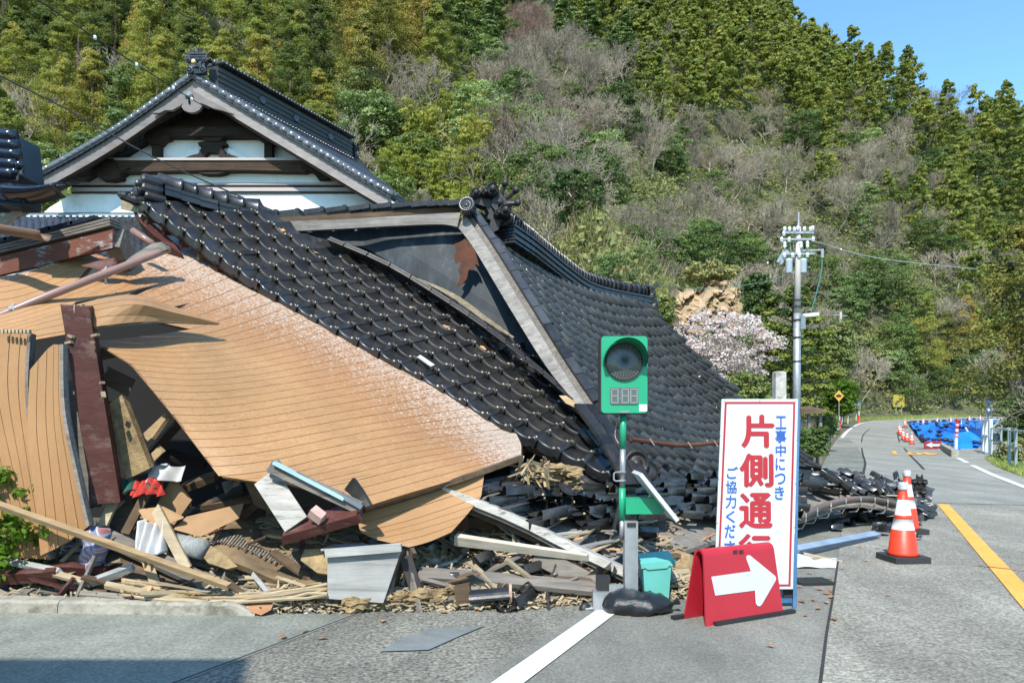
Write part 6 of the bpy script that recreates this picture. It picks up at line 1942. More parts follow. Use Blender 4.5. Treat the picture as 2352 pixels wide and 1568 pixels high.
# scattered splintered boards and broken tiles
mats = [M_OLDWOOD, M_STRAWWOOD, M_GREYBOARD, M_BROWNWOOD, M_PALEWOOD, M_REDWOOD]
def zone_txt(x):
    return 'in the rubble left of the white cabinet' if x < -1.35 else 'in the rubble below the siding, near the white cabinet' if x < -.2 else 'in the rubble between the cabinet and the signal'
mname = {M_OLDWOOD: 'grey weathered', M_STRAWWOOD: 'dry pale', M_GREYBOARD: 'silvery', M_BROWNWOOD: 'brown', M_PALEWOOD: 'fresh yellow', M_REDWOOD: 'red brown'}
for k in range(230):
    x = R.uniform(-4.3, 1.25); fr = float(np.interp(x, [-4, -1.9, 0, 1.2], [5.45, 5.2, 5.3, 5.6])); y = fr + R.random() ** 1.7 * 1.1 + .06
    z = float(mound(x, y)) * min(1, (y - fr) * 6) + R.uniform(.01, .08)
    L = R.uniform(.08, .6); d = Vector((R.gauss(0, 1), R.gauss(0, .45), R.gauss(0.05, .16))).normalized()
    if abs(d.y) > .75: d = Vector((d.y, d.x, d.z))
    if d.y < 0 and y - abs(d.y) * L < fr - .1: L *= .5
    m = R.choices(mats, (5, 3, 2, 4, 1, 1))[0]
    b = MB(); c = Vector((x, y, z + abs(d.z) * L * .4)); b.beam(c - d * L / 2, c + d * L / 2, R.uniform(.015, .075), R.uniform(.008, .025), (R.gauss(0, .4), R.gauss(-.3, .3), 1), jag=.03, rnd=R)
    tag(b.build('splintered_board', m, origin=c), f'{mname[m]} splintered board lying {zone_txt(x)}', 'board', 'splintered boards in the rubble')
for k in range(46):
    x = R.uniform(-.9, 1.2) if k < 30 else R.uniform(-.2, 1.3); fr = float(np.interp(x, [-4, -1.9, 0, 1.2], [5.45, 5.2, 5.3, 5.6])); y = fr + R.random() * .9 + .02
    z = float(mound(x, y)) * min(1, (y - fr) * 6) + .02
    M = Matrix.Translation((x, y, z)) @ Matrix.Rotation(R.uniform(0, 6.28), 4, 'Z') @ Matrix.Rotation(R.gauss(0, .4), 4, 'X') @ Matrix.Rotation(R.gauss(0, .3), 4, 'Y') @ Matrix.Diagonal((R.uniform(.4, 1), R.uniform(.4, .9), 1, 1))
    o_ = place('broken_tile', TILE_L, M); tag(o_, 'black broken roof tile lying in the rubble right of the white cabinet', 'roof tile', 'broken tiles in the rubble')
for k in range(40):
    x = R.uniform(-1.8, 1.3); fr = float(np.interp(x, [-4, -1.9, 0, 1.2], [5.45, 5.2, 5.3, 5.6])); y = fr + R.random() * .5 - .03
    p = Vector((x, y, float(mound(x, y)) * max(0, min(1, (y - fr) * 6)) + .02)); d = Vector((R.gauss(0, 1), R.gauss(0, .5), R.gauss(0, .1))).normalized(); L = R.uniform(.05, .2)
    b = MB(); b.beam(p - d * L / 2, p + d * L / 2, R.uniform(.03, .06), .018, jag=.02); tag(b.build('clay_shard', M_CLAY if k % 2 else M_STRAWWOOD, origin=p), 'orange shard of broken roof tile at the front of the rubble' if k % 2 else 'pale splinter at the front of the rubble', 'shard', 'shards along the driveway')
M_PLAST = mat_plain('plaster_fragment', (.4, .37, .31), .95, vary=.4, scale=14, bmp=.6)
for k in range(90):
    x = R.uniform(-4.3, 1.3); fr = float(np.interp(x, [-4, -1.9, 0, 1.2], [5.45, 5.2, 5.3, 5.6])); y = fr + R.random() ** 1.4 * 1.0 - .04 * (x > -1.7)
    m = R.choice((M_MUD, M_STRAW, M_MUD, M_PLAST)); b = MB(); r_ = R.uniform(.012, .05)
    c = Vector((x, y, float(mound(x, y)) * max(0, min(1, (y - fr) * 6)) + r_ * .4)); lump(b, c, r_, (1.2, 1, .7), .8, 0, k * .77)
    tag(b.build('clay_chunk', m, origin=c), ('brown clay' if m is M_MUD else 'straw yellow clay' if m is M_STRAW else 'pale plaster') + ' chunk fallen among the splintered boards', 'rubble chunk', 'chunks of clay and plaster')
# bits on the road at the right: pipe, cloth, chips and fallen leaves
bar('blue_grey_pipe', 'split blue grey gutter pipe lying on the asphalt right of the sign', 'pipe', (1828, 1262, 7.5), (2014, 1226, 8.6), .09, .045, mat_plain('blue_grey_pipe', (.24, .31, .38), .35, vary=.3, scale=3))
bar('dark_pipe', 'dark gutter strip lying under the blue grey pipe', 'pipe', (1832, 1276, 7.3), (2016, 1236, 8.5), .05, .03, M_TILE)
bar('thin_board', 'thin pale board on the asphalt right of the sign', 'board', (1846, 1272, 7.3), (1938, 1292, 7.05), .04, .02, M_STRAWWOOD, .02)
bar('grey_board', 'grey board on the asphalt right of the sign', 'board', (1838, 1284, 7.15), (1912, 1296, 7.0), .1, .02, M_OLDWOOD, .02)
cl = MB(); cl.grid(lambda s, t: G(lerp(1826, 1922, s), lerp(1284, 1308, t)) + Vector((0, 0, .015 + .07 * abs(math.sin(s * 5 + t * 3)) * (1 - s) * (.3 + math.sin(math.pi * t)))), 16, 8)
tag(cl.build('white_sheet', M_WHITE_CLOTH, smooth=False), 'crumpled white plastic sheet on the asphalt right of the sign', 'sheet')
M0 = frame(G(1864, 1340, .02), Vector((0, .6, 0)), Vector((1, .1, 0)), Vector((0, 0, .6)))
tag(place('flat_tile', FLAT, frame(G(1866, 1340, .02), Vector((1, .1, 0)), Vector((-.1, 1, 0)), Vector((0, 0, 1)))), 'flat black tile lying alone on the asphalt by the sign leg', 'roof tile')
M_LEAF_DRY = mat_plain('dry_leaf', (.33, .15, .06), .8, vary=.4, scale=20, rnd=.3)
lf = MB(); lf.add([(-.03, -.012, .004), (0, -.02, .012), (.035, 0, .006), (0, .02, .014), (-.03, .012, .006)], [(0, 1, 2, 3, 4)]); LEAF = lf.mesh('dry_leaf', M_LEAF_DRY)
for (u, v) in ((1858, 1320), (1905, 1332), (1838, 1352), (1884, 1358), (1868, 1382), (1898, 1388), (1850, 1418), (1910, 1376), (1936, 1310), (1842, 1386), (1906, 1362), (1900, 1368), (1770, 1490), (1880, 1402), (1930, 1232), (1952, 1250), (1976, 1260), (1990, 1292), (2016, 1262), (2040, 1372), (1916, 1428)):
    p = G(u, v, .018)
    tag(place('dry_leaf', LEAF, Matrix.Translation(p) @ Matrix.Rotation(R.uniform(0, 6), 4, 'Z') @ Matrix.Scale(R.uniform(.7, 1.2), 4)), 'brown dry chip lying on the asphalt right of the tall sign', 'leaf', 'dry leaves on the asphalt')
for (u, v) in ((880, 1430), (700, 1452), (650, 1466), (1020, 1410), (740, 1470), (1100, 1404)):
    p = G(u, v, .012); tag(place('red_chip', LEAF, Matrix.Translation(p) @ Matrix.Rotation(R.uniform(0, 6), 4, 'Z')), 'reddish tile chip lying on the driveway asphalt', 'chip', 'chips on the driveway')
for k in range(26):
    u, v = R.uniform(1930, 2160), R.uniform(1180, 1245); p = G(u, v, .03)
    o_ = place('broken_tile', TILE_L, Matrix.Translation(p) @ Matrix.Rotation(R.uniform(0, 6.28), 4, 'Z') @ Matrix.Rotation(R.gauss(0, .3), 4, 'X') @ Matrix.Diagonal((R.uniform(.4, .9), R.uniform(.3, .9), .8, 1))); tag(o_, 'black broken roof tile on the asphalt around the two near cones', 'roof tile', 'broken tiles on the road')
# rusty gutter tied across the main slope with cord
b = MB(); gp = [main_roof(.02, .15) + Vector((0, -.1, .16)), P(1450, 1008, 7.75), P(1560, 1022, 8.2), P(1650, 1016, 8.6), P(1720, 1012, 9.0)]
b.tube(smoothline(gp[1:], 14), .025, 7); rg = tag(b.build('rusty_gutter', M_RUST), 'rusty brown gutter lying across the tiled main slope', 'gutter')
for t in (0.12, .4, .62, .85):
    p = polyline(gp[1:], t); b = MB(); b.tube([p + Vector((0, -.03, .03)), p + Vector((.02, -.035, 0)), p + Vector((.05, -.03, -.04))], .008, 4); b.build('cord_tie', M_STRAWWOOD, rg)
bar('white_offcut', 'small white wood offcut lying on the tiles of the skirt roof', 'board', (962, 818, 7.72), (994, 840, 7.62), .05, .015, M_WHITE_CLOTH, .005)
pane('torn_wood', 'torn orange wood strip under the lower end of the bargeboard', 'board', [(1284, 908, 7.35), (1300, 908, 7.35), (1342, 936, 7.25), (1336, 942, 7.25), (1300, 926, 7.3)], M_PALEWOOD, (0, .02, 0))
# splintered laths where the siding meets the eave
for k in range(34):
    u, v = R.uniform(1190, 1260), R.uniform(1052, 1105); p = P(u, v, R.uniform(6.3, 6.7)); d = Vector((R.gauss(.2, .5), R.gauss(0, .4), R.gauss(.1, .5))).normalized()
    b = MB(); L = R.uniform(.08, .3); b.beam(p - d * L / 2, p + d * L / 2, .022, .01, jag=.02); tag(b.build('split_lath', M_STRAWWOOD if k % 3 else M_PALEWOOD, origin=p), 'pale split lath sticking out between the siding and the eave tiles', 'lath', 'split laths under the eave')
b = MB()
for k in range(26): lump(b, P(R.uniform(1196, 1330), R.uniform(1072, 1122), R.uniform(6.5, 6.9)), R.uniform(.03, .075), (1.5, 1, .6), .8, 0, k * 1.7)
tag(b.build('straw_clay_heap', M_STRAW), 'heap of straw and clay between siding and eave', 'rubble', kind='stuff')
# shrub at the left edge
sh = thing('garden_shrub', 'glossy bright green shrub at the left edge in front of the standing panel', 'shrub', (-3.75, 5.75, 0))
cen = np.array([[R.gauss(-3.86, .17), R.gauss(5.66, .14), R.uniform(.12, .95)] for _ in range(70)])
cen = cen[(cen[:, 0] < -3.45 - .28 * (cen[:, 2] - .3))]
p, ax, ay = clump_faces(cen, .11 * rng.uniform(.7, 1.3, len(cen)), 42, .032, .3, 1.0)
me = quads_mesh('foliage', p - np.array([-3.75, 5.75, 0]), ax, ay * .8, M_FRESH); o_ = bpy.data.objects.new('foliage', me); COL.objects.link(o_); o_.parent = sh
b = MB()
for k in range(7): b.tube([(-3.9 + .05 * k, 5.75, 0), (-3.95 + .08 * k, 5.7, .5), (-4.0 + .1 * k, 5.68, .9)], .012, 5)
b.build('stems', M_BARK, sh)
# ================================================================== SIGNAL, SIGNS, CONES
M_GREEN = mat_plain('signal_green', (0.012, 0.30, 0.145), 0.4, vary=.06, scale=3)
M_BLACKPL = mat_plain('black_plastic', (0.02, 0.02, 0.021), 0.5, vary=.2)
M_GALV = mat_plain('galvanised_steel', (0.36, 0.37, 0.37), 0.45, metal=.6, vary=.2, scale=10)
M_LENS = mat_plain('dark_lens', (0.05, 0.055, 0.055), 0.25, vary=.1, spec=.6)
M_LED = mat_plain('led_glass', (0.26, 0.27, 0.26), 0.3, vary=.2, scale=30)
M_SEGMENT = mat_plain('display_segment', (0.22, 0.24, 0.23), 0.5, vary=.05)
M_PANEL = mat_plain('display_window', (0.09, 0.105, 0.1), 0.3, vary=.05)
M_WHITE = mat_plain('white_paint', (0.52, 0.56, 0.56), 0.55, vary=.06, scale=3)
M_STICKER = mat_plain('pale_sticker', (0.6, 0.68, 0.74), 0.6, vary=.12, scale=60)

SY = 5.35
px = SY / F
sig = thing('temporary_traffic_signal', 'green portable traffic signal with one dark round lens and a countdown display', 'traffic signal', G(1440, 1394))
def S_(u, v, f=0.0):
    """place at the signal's depth, f metres in front"""
    p = P(u, v, SY); p.y -= f; return p
def round_rect(u0, u1, v0, v1, r, n=5):
    out = []
    for (cu, cv, a0) in ((u1 - r, v0 + r, -90), (u1 - r, v1 - r, 0), (u0 + r, v1 - r, 90), (u0 + r, v0 + r, 180)):
        for k in range(n + 1):
            a = math.radians(a0 + 90 * k / n); out.append((cu + r * math.cos(a), cv + r * math.sin(a)))
    return out
b = MB(); b.prism([S_(u, v, 0.06) for u, v in round_rect(1376, 1485.5, 772, 951, 9)][::-1], (0, .13, 0)); b.build('housing', M_BLACKPL, sig)
b = MB(); b.prism([S_(u, v, 0.072) for u, v in round_rect(1378.5, 1483, 774.5, 948.5, 8)][::-1], (0, .02, 0)); b.build('front_plate', M_GREEN, sig)
lc = S_(1430, 833, 0.074)
b = MB(); b.lathe(lc, [(43 * px, 0), (43 * px, .012), (41 * px, .014), (20 * px, .022), (0, .025)], 32, axis=(0, -1, 0)); b.build('lens', M_LENS, sig, True)
led = MB()
for ring in range(1, 7):
    r = ring * 6.2; n = int(ring * 6)
    if ring == 1: continue
    for k in range(n):
        a = 2 * math.pi * k / n + ring * .3
        led.sphere(lc + Vector((r * px * math.cos(a), -.024 + .0018 * ring, r * px * math.sin(a))), 1.5 * px, 5, 3)
b_led = led
tag(b_led.build('led_dots', M_LED, sig), kind='stuff')
# hood over the lens: a half tube, long at the top, cut back at the sides
def hood(s, t):
    a = math.radians(-12 + 204 * s)
    r = 47 * px
    L = 0.19 * (0.25 + 0.75 * math.sin(max(0, math.radians(180 * s))) ** .8)
    return lc + Vector((r * math.cos(a), -L * t, r * math.sin(a)))
b = MB(); b.grid(hood, 28, 4, thick=None); hm = b
b.grid(lambda s, t: lc + (hood(s, t) - lc) * 1.0 + Vector(((hood(s, t).x - lc.x) * .04, 0, (hood(s, t).z - lc.z) * .04)), 28, 4, flip=True)
b.build('lens_hood', [M_GREEN], sig, True)
b = MB(); b.prism([S_(u, v, 0.078) for u, v in round_rect(1398, 1462, 891, 929, 4)][::-1], (0, .01, 0)); b.build('display_window', M_PANEL, sig)
def seg7(u, v, w, h):
    t = 2.6
    for (a, c, e, f) in ((u, v, u + w, v + t), (u, v + h / 2 - t / 2, u + w, v + h / 2 + t / 2), (u, v + h - t, u + w, v + h), (u, v + 2, u + t, v + h / 2 - 1.5), (u, v + h / 2 + 1.5, u + t, v + h - 2), (u + w - t, v + 2, u + w, v + h / 2 - 1.5), (u + w - t, v + h / 2 + 1.5, u + w, v + h - 2)):
        b = MB(); b.prism([S_(a, c, .081), S_(e, c, .081), S_(e, f, .081), S_(a, f, .081)][::-1], (0, .003, 0)); b.build('display_segment', M_SEGMENT, sig)
seg7(1400, 893.5, 17, 33); seg7(1424, 893.5, 17, 33); seg7(1443.5, 893.5, 17, 33)
for v in (902, 917):
    b = MB(); b.sphere(S_(1420.5, v, .08), 1.5 * px, 6, 4); b.build('display_dot', M_SEGMENT, sig)
b = MB(); b.prism([S_(1464, 929, .0745), S_(1482, 929, .0745), S_(1482, 945, .0745), S_(1464, 945, .0745)][::-1], (0, .002, 0)); b.build('sticker', M_STICKER, sig)
b = MB(); b.prism([S_(1421, 943.5, .0745), S_(1441, 943.5, .0745), S_(1441, 948, .0745), S_(1421, 948, .0745)][::-1], (0, .002, 0)); b.build('name_plate', M_SEGMENT, sig)
for (v0, v1, r, mat) in ((948, 1030, 7.4, M_GREEN), (1030, 1120, 6.6, M_GALV), (1120, 1193, 7.6, M_GREEN), (1190, 1238, 5.4, M_GALV)):
    b = MB(); b.tube([S_(lerp(1431.5, 1428.5, (v0 - 948) / 245), v0), S_(lerp(1431.5, 1428.5, (v1 - 948) / 245), v1)], r * px, 16); b.build('pole_section', mat, sig, True)
b = MB()
for v in (1083, 1103): b.tube([S_(1432, v, .03), S_(1412, v, .045)], 2 * px, 6)
b.tube([S_(1412, 1083, .045), S_(1408, 1086, .045), S_(1408, 1100, .045), S_(1412, 1103, .045)], 2 * px, 6)
for v in (1083, 1103): b.lathe(S_(1429.5, v), [(8.6 * px, -.004), (8.6 * px, .004)], 14)
b.build('clamp_handle', M_GALV, sig)
b = MB(); b.box(S_(1478, 1160, .0), (43 * px, 0, 0), (0, .055, 0), (0, 0, 18 * px)); b.build('control_box', M_GREEN, sig)
d = (S_(1543, 1187) - S_(1461, 1084)); 
b = MB(); nrm = Vector((d.z, 0, -d.x)).normalized(); 
if nrm.z < 0: nrm = -nrm
b.box(S_(1502, 1136, .03) + nrm * .0, d / 2, (0, .17, 0), nrm * .014); b.build('solar_panel_frame', mat_plain('anodised_frame', (.6, .63, .66), .4, metal=.2, vary=.05), sig)
b = MB(); b.box(S_(1502, 1136, .03) + nrm * .0155, d * .47, (0, .155, 0), nrm * .003); b.build('solar_cells', mat_plain('solar_cells', (.015, .02, .05), .15, vary=.1), sig)
b = MB(); b.box(S_(1447, 1272, .02), (15 * px, 0, 0), (0, .045, 0), (0, 0, 78 * px)); b.build('base_post', M_GALV, sig)
b = MB(); b.box(S_(1447, 1202, .068), (10 * px, 0, 0), (0, .004, 0), (0, 0, 5 * px)); b.build('post_slot', M_BLACKPL, sig)
b = MB(); b.box(S_(1436, 1390, .02), (90 * px, 0, 0), (0, .07, 0), (0, 0, .014)); b.box(S_(1452, 1388, -.1), (.03, 0, 0), (0, .2, 0), (0, 0, .014)); b.build('base_frame', M_GALV, sig)
b = MB(); b.box(S_(1382, 1378, .08), (24 * px, 0, 0), (0, .05, 0), (0, 0, 28 * px)); b.box(S_(1411, 1356, .1), (16 * px, 0, 0), (0, .004, 0), (0, 0, 22 * px)); b.build('caster_bracket', M_GALV, sig)
b = MB(); b.lathe(S_(1342, 1391, .08), [(.0, -.02), (13 * px, -.02), (13.5 * px, -.01), (13.5 * px, .01), (13 * px, .02), (0, .02)], 18, axis=(.35, -.9, 0)); b.build('caster_wheel', M_BLACKPL, sig, True)
b = MB(); b.tube([S_(1342, 1391, .1), S_(1366, 1388, .1)], 3 * px, 6); b.build('axle', M_GALV, sig)
b = MB(); b.beam(S_(1368, 1334, .05), S_(1398, 1334, .05), .09, .1); b.build('pedal_box', M_BLACKPL, sig)
b = MB(); b.tube([S_(1462, 1270), S_(1470, 1300, .02), S_(1466, 1320, .03), S_(1474, 1335, .03)], 2 * px, 5); b.tube([S_(1445, 1178, .02), S_(1452, 1184, .03), S_(1470, 1180, .03)], 1.5 * px, 5); b.build('cable', M_BLACKPL, sig)
b = MB(); b.tube(smoothline([S_(1432, 985, -.03), S_(1420, 965, -.02), S_(1414, 1000, -.03), S_(1421, 1018)], 10), .5 * px * 2, 4); b.build('loose_cord', M_STRAWWOOD, sig)

# battery box
M_TEAL = mat_plain('teal_plastic', (0.13, 0.47, 0.41), .45, vary=.12, scale=4)
bx = thing('battery_box', 'turquoise plastic battery box standing behind the black sandbag', 'box', G(1505, 1378))
BY = 5.58
def B_(u, v, f=0): p = P(u, v, BY); p.y -= f; return p
b = MB(); b.prism([B_(1472, 1296, .09), B_(1536, 1294, .09), B_(1530, 1382, .08), B_(1478, 1382, .08)][::-1], (0, .2, 0)); b.build('body', M_TEAL, bx)
b = MB(); b.prism([B_(1464, 1300, .1), B_(1466, 1288, .1), B_(1544, 1280, .1), B_(1544, 1292, .1), B_(1530, 1293, .1), B_(1526, 1298, .1), B_(1482, 1302, .1), B_(1478, 1298, .1)][::-1], (0, .24, .03)); b.build('lid', M_TEAL, bx)

# sandbag: a tied black sack
sb = MB()
def sack(s, t):
    a = 2 * math.pi * s; e = -1 + 2 * t
    k = math.sqrt(max(0, 1 - abs(e) ** 2.4)); 
    x = .25 * e; yy = .16 * k * math.cos(a); zz = .088 * k * math.sin(a) * (1.1 - .35 * e)
    zz = zz if zz > -.055 else -.055
    w = .006 * math.sin(6 * e + 3 * a) + .004 * math.sin(17 * e + 2 * a) + .002 * math.sin(31 * e + 5 * a)
    return Vector((x + w * .5, yy + w, max(zz + w, -.057)))
c0 = G(1474, 1420) + Vector((0, .16, .06))
sb.grid(lambda s, t: c0 + sack(s, t), 46, 30)
sbo = sb.build('sandbag', mat_plain('black_polythene', (.012, .013, .014), .2, vary=.3, scale=9, bmp=.35, spec=.6), smooth=True); tag(sbo, 'black plastic sandbag on the asphalt beside the red arrow sign', 'sandbag')
b = MB(); b.tube([c0 + Vector((.225, 0, -.01)), c0 + Vector((.25, -.01, .01)), c0 + Vector((.285, -.02, .03))], [.02, .012, .03], 7); b.build('tied_neck', M_BLACKPL, sbo)

# red A-shaped arrow board
M_RED = mat_plain('red_plastic', (0.40, 0.016, 0.028), .42, vary=.08, scale=3)
ab = thing('arrow_board', 'red folding floor board with a white arrow pointing right, on black feet', 'sign', G(1690, 1420))
F0, F1, B0 = G(1642, 1438), G(1818, 1409), G(1549, 1425)
B1 = B0 + (F1 - F0)
M0_, M1_ = (F0 + B0) / 2 + Vector((0, 0, .497)), (F1 + B1) / 2 + Vector((0, 0, .497))
along = (F1 - F0).normalized(); out = Vector((along.y, -along.x, 0))
if out.y > 0: out = -out
prof = []
hw = ((F0 - B0).dot(out)) / 2
for (o_, z) in ((1, .0), (.93, .04)): prof.append((o_ * hw, z))
for k in range(9):
    a = math.radians(12 + 156 * k / 8); prof.append((.05 * math.cos(a) , .445 + .05 * math.sin(a)))
for (o_, z) in ((-.93, .04), (-1, 0)): prof.append((o_ * hw, z))
mid0, mid1 = (F0 + B0) / 2, (F1 + B1) / 2
def shell(prof, a, c, th, mat, name):
    b = MB()
    n = len(prof)
    # outline narrows slightly to the top like the moulded board
    def pt(end, o_, z):
        base = a if end == 0 else c
        ins = along * (.085 * z if end == 0 else -.055 * z)
        return base + ins + out * o_ + Vector((0, 0, z))
    outer = [[pt(e, o_, z) for (o_, z) in prof] for e in (0, 1)]
    inner = [[pt(e, o_ - (th if o_ > 0 else -th), z - (th if abs(o_) < .055 else 0)) for (o_, z) in prof] for e in (0, 1)]
    vs = outer[0] + outer[1] + inner[0] + inner[1]
    fs = []
    for i in range(n - 1):
        fs += [(i, n + i, n + i + 1, i + 1), (2 * n + i, 2 * n + i + 1, 3 * n + i + 1, 3 * n + i), (i, i + 1, 2 * n + i + 1, 2 * n + i), (n + i, 3 * n + i, 3 * n + i + 1, n + i + 1)]
    fs += [(0, 2 * n, 3 * n, n), (n - 1, 2 * n - 1, 4 * n - 1, 3 * n - 1)]
    b.add(vs, fs); return b.build(name, mat, ab)
shell(prof, mid0, mid1, .012, M_RED, 'board')
for e_, nm in ((F0, F1), (B0, B1)):
    s_ = 1 if e_ is F0 else -1
    b = MB(); b.beam(e_ + Vector((0, 0, .016)) + out * .006 * s_ - along * .01, nm + Vector((0, 0, .016)) + out * .006 * s_ + along * .015, .04, .034); b.build('rubber_foot', M_BLACKPL, ab)
top_f = mid0 + out * .047 + Vector((0, 0, .45))
bot_f = mid0 + out * hw + Vector((0, 0, 0))
fn_ = along.cross(top_f - bot_f).normalized()
if fn_.y > 0: fn_ = -fn_
def on_plane(u, v, p0, n, lift):
    d = Vector(((u - CU) / F, 1, -(v - CV) / F)); o = Vector((0, 0, EYE))
    t = (p0 - o).dot(n) / d.dot(n)
    return o + d * t + n * lift
def cr(x, y): return ((2400 + x / 1.7425) / 1.6327, (1500 + y / 1.7425) / 1.6327)
arrow = [(464, 1152), (722, 1116), (712, 1085), (695, 1040), (692, 1022), (702, 1011), (716, 1012), (880, 1146), (887, 1162), (884, 1176), (795, 1330), (782, 1344), (766, 1342), (756, 1328), (752, 1285), (750, 1241), (490, 1275)]
b = MB(); b.prism([on_plane(*cr(x, y), bot_f, fn_, .004) for x, y in arrow][::-1], -fn_ * .002); b.build('arrow_mark', M_WHITE, ab)
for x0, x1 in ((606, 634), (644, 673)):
    b = MB(); b.prism([on_plane(*cr(x, y), bot_f, fn_, .004) for x, y in ((x0, 980), (x1, 976), (x1 + 1, 1000), (x1 - 4, 1005), (x0 + 6, 1007), (x0, 1000))][::-1], -fn_ * .002); b.build('grip_hole_shade', mat_plain('grip_shadow', (.06, .008, .01), .6), ab)  # dark red patches paint the shade inside the grips

# tall white notice board
M_SIGNRED = mat_paint('faded_sign_red', (0.38, 0.013, 0.022), 26, .27, .31, (.7, .62, .6))
M_SIGNBLUE = mat_paint('sign_blue', (0.02, 0.095, 0.38), 30, .25, .29, (.6, .64, .7))
M_SIGNWHITE = mat_plain('scuffed_white_sheet', (0.70, 0.76, 0.76), .45, vary=.05, scale=2.5)
def scuff():
    m, nt, b = new_mat('scuffed_white_board')
    vec = objvec(nt, (1, 1, 1), 'Object', rnd=False)
    spots = ramp(nt, noise(nt, 16, 6, .6, vec), [(.64, 0.0), (.70, .5)])
    scr = ramp(nt, noise(nt, 1.0, 6, .7, objvec(nt, (40, 40, 4), 'Object', rnd=False, rot=(0, .6, 0))), [(.68, 0), (.74, .25)])
    col = mixc(nt, spots, (.48, .535, .54), (.3, .3, .28)); col = mixc(nt, scr, col, (.5, .52, .5))
    nt.links.new(col, b.inputs['Base Color']); b.inputs['Roughness'].default_value = .45
    return m
M_SCUFF = scuff()
M_BLUEFRAME = mat_plain('blue_painted_steel', (0.035, 0.13, 0.27), .5, vary=.25, scale=8)
nb = thing('notice_board', 'tall white board with red and blue Japanese lettering, red border and blue legs', 'sign', G(1740, 1395))
TL, TR, BR, BL = P(1658, 916, 5.52), P(1833, 916, 5.55), P(1822, 1352, 5.32), P(1640, 1352, 5.29)
bn = (TR - TL).cross(BL - TL).normalized()
if bn.y > 0: bn = -bn
b = MB(); b.prism([TL, TR, BR, BL][::-1], -bn * .012); b.build('board', M_SCUFF, nb)
def bp(u, v, lift=.003): return on_plane(u, v, TL, bn, lift)
def inset(d, w, mat, name):
    co = [(1658, 916, 1, 1), (1833, 916, -1, 1), (1822, 1352, -1, -1), (1640, 1352, 1, -1)]
    a = [(u + d * sx, v + d * sy) for u, v, sx, sy in co]; c = [(u + (d + w) * sx, v + (d + w) * sy) for u, v, sx, sy in co]
    for i in range(4):
        j = (i + 1) % 4
        b = MB(); b.prism([bp(*a[i]), bp(*a[j]), bp(*c[j]), bp(*c[i])][::-1], -bn * .002); b.build(name, mat, nb)
inset(6.5, 4.6, M_SIGNRED, 'red_border')
def glyph(ch, u0, u1, v0, v1, mat, bold):
    # stroke weight comes from slightly shifted copies, each a hair above the last
    src = text_mesh(ch, mat, 0.0, 4)
    vs, fs = [], []
    for i, (dx, dy) in enumerate(((0, 0), (bold, 0), (-bold, 0), (0, bold * .8), (0, -bold * .8))):
        lift = .003 + .0003 * i
        p00, p10, p01 = bp(u0, v1, lift), bp(u1, v1, lift), bp(u0, v0, lift)
        ex, ey = p10 - p00, p01 - p00; off = len(vs); k = 1 - 2 * bold
        for v in src.vertices: vs.append(tuple(p00 + ex * (v.co.x * k + .5 + dx) + ey * (v.co.y * k + .5 + dy) - wpos(nb)))
        for p in src.polygons: fs.append(tuple(q + off for q in p.vertices))
    me = bpy.data.meshes.new('lettering'); me.from_pydata(vs, [], fs); me.materials.append(mat)
    me.update()
    o = bpy.data.objects.new('lettering', me); COL.objects.link(o); o.parent = nb
    return o
for ch, q in (('片', (1702, 1779, 951, 1029)), ('側', (1698, 1777, 1040, 1119)), ('通', (1697, 1775, 1130, 1214)), ('行', (1695, 1772, 1224, 1306))): glyph(ch, *q, M_SIGNRED, .036)
for ch, q in (('工', (1781, 1806, 955, 985)), ('事', (1780, 1806, 987, 1017)), ('中', (1781, 1805, 1020, 1048)), ('に', (1781, 1803, 1051, 1080)), ('つ', (1779, 1804, 1086, 1112)), ('き', (1779, 1801, 1116, 1147)),
              ('ご', (1669, 1695, 1071, 1099)), ('協', (1667, 1692, 1103, 1133)), ('力', (1666, 1691, 1136, 1167)), ('く', (1667, 1688, 1172, 1200)), ('だ', (1664, 1689, 1204, 1235)), ('さ', (1663, 1688, 1241, 1271)), ('い', (1662, 1687, 1278, 1303))): glyph(ch, *q, M_SIGNBLUE, .024)
for (u, v) in ((1663, 921), (1745, 920), (1828, 921), (1654, 1000), (1830, 1010), (1651, 1100), (1827, 1110), (1648, 1200), (1825, 1210), (1645, 1300), (1823, 1310)):
    b = MB(); b.lathe(bp(u, v, .0), [(.004, 0), (.004, .004), (.002, .006)], 8, axis=bn); b.build('rivet', M_GALV, nb)
for (u0, u1, zz) in ((1834, 1825, 0), (1672, 1652, 0)):
    b = MB(); p = P(u0, 920, 5.58); q = G(u1, 1400); b.beam(p, q, .022, .022); b.build('leg', M_BLUEFRAME, nb)
    b = MB(); q2 = G(u1 + 8, 1376) + Vector((0, .15, 0)); b.beam(P(u0 + 1, 960, 5.66), q2, .02, .02); b.build('rear_leg', M_BLUEFRAME, nb)
b = MB(); b.beam(P(1648, 1378, 5.34), P(1828, 1378, 5.36), .025, .03); b.build('cross_bar', M_BLUEFRAME, nb)
b = MB(); b.beam(P(1800, 1362, 5.37), P(1822, 1362, 5.37), .02, .1); b.build('foot_plate', M_LINE_DARK, nb)

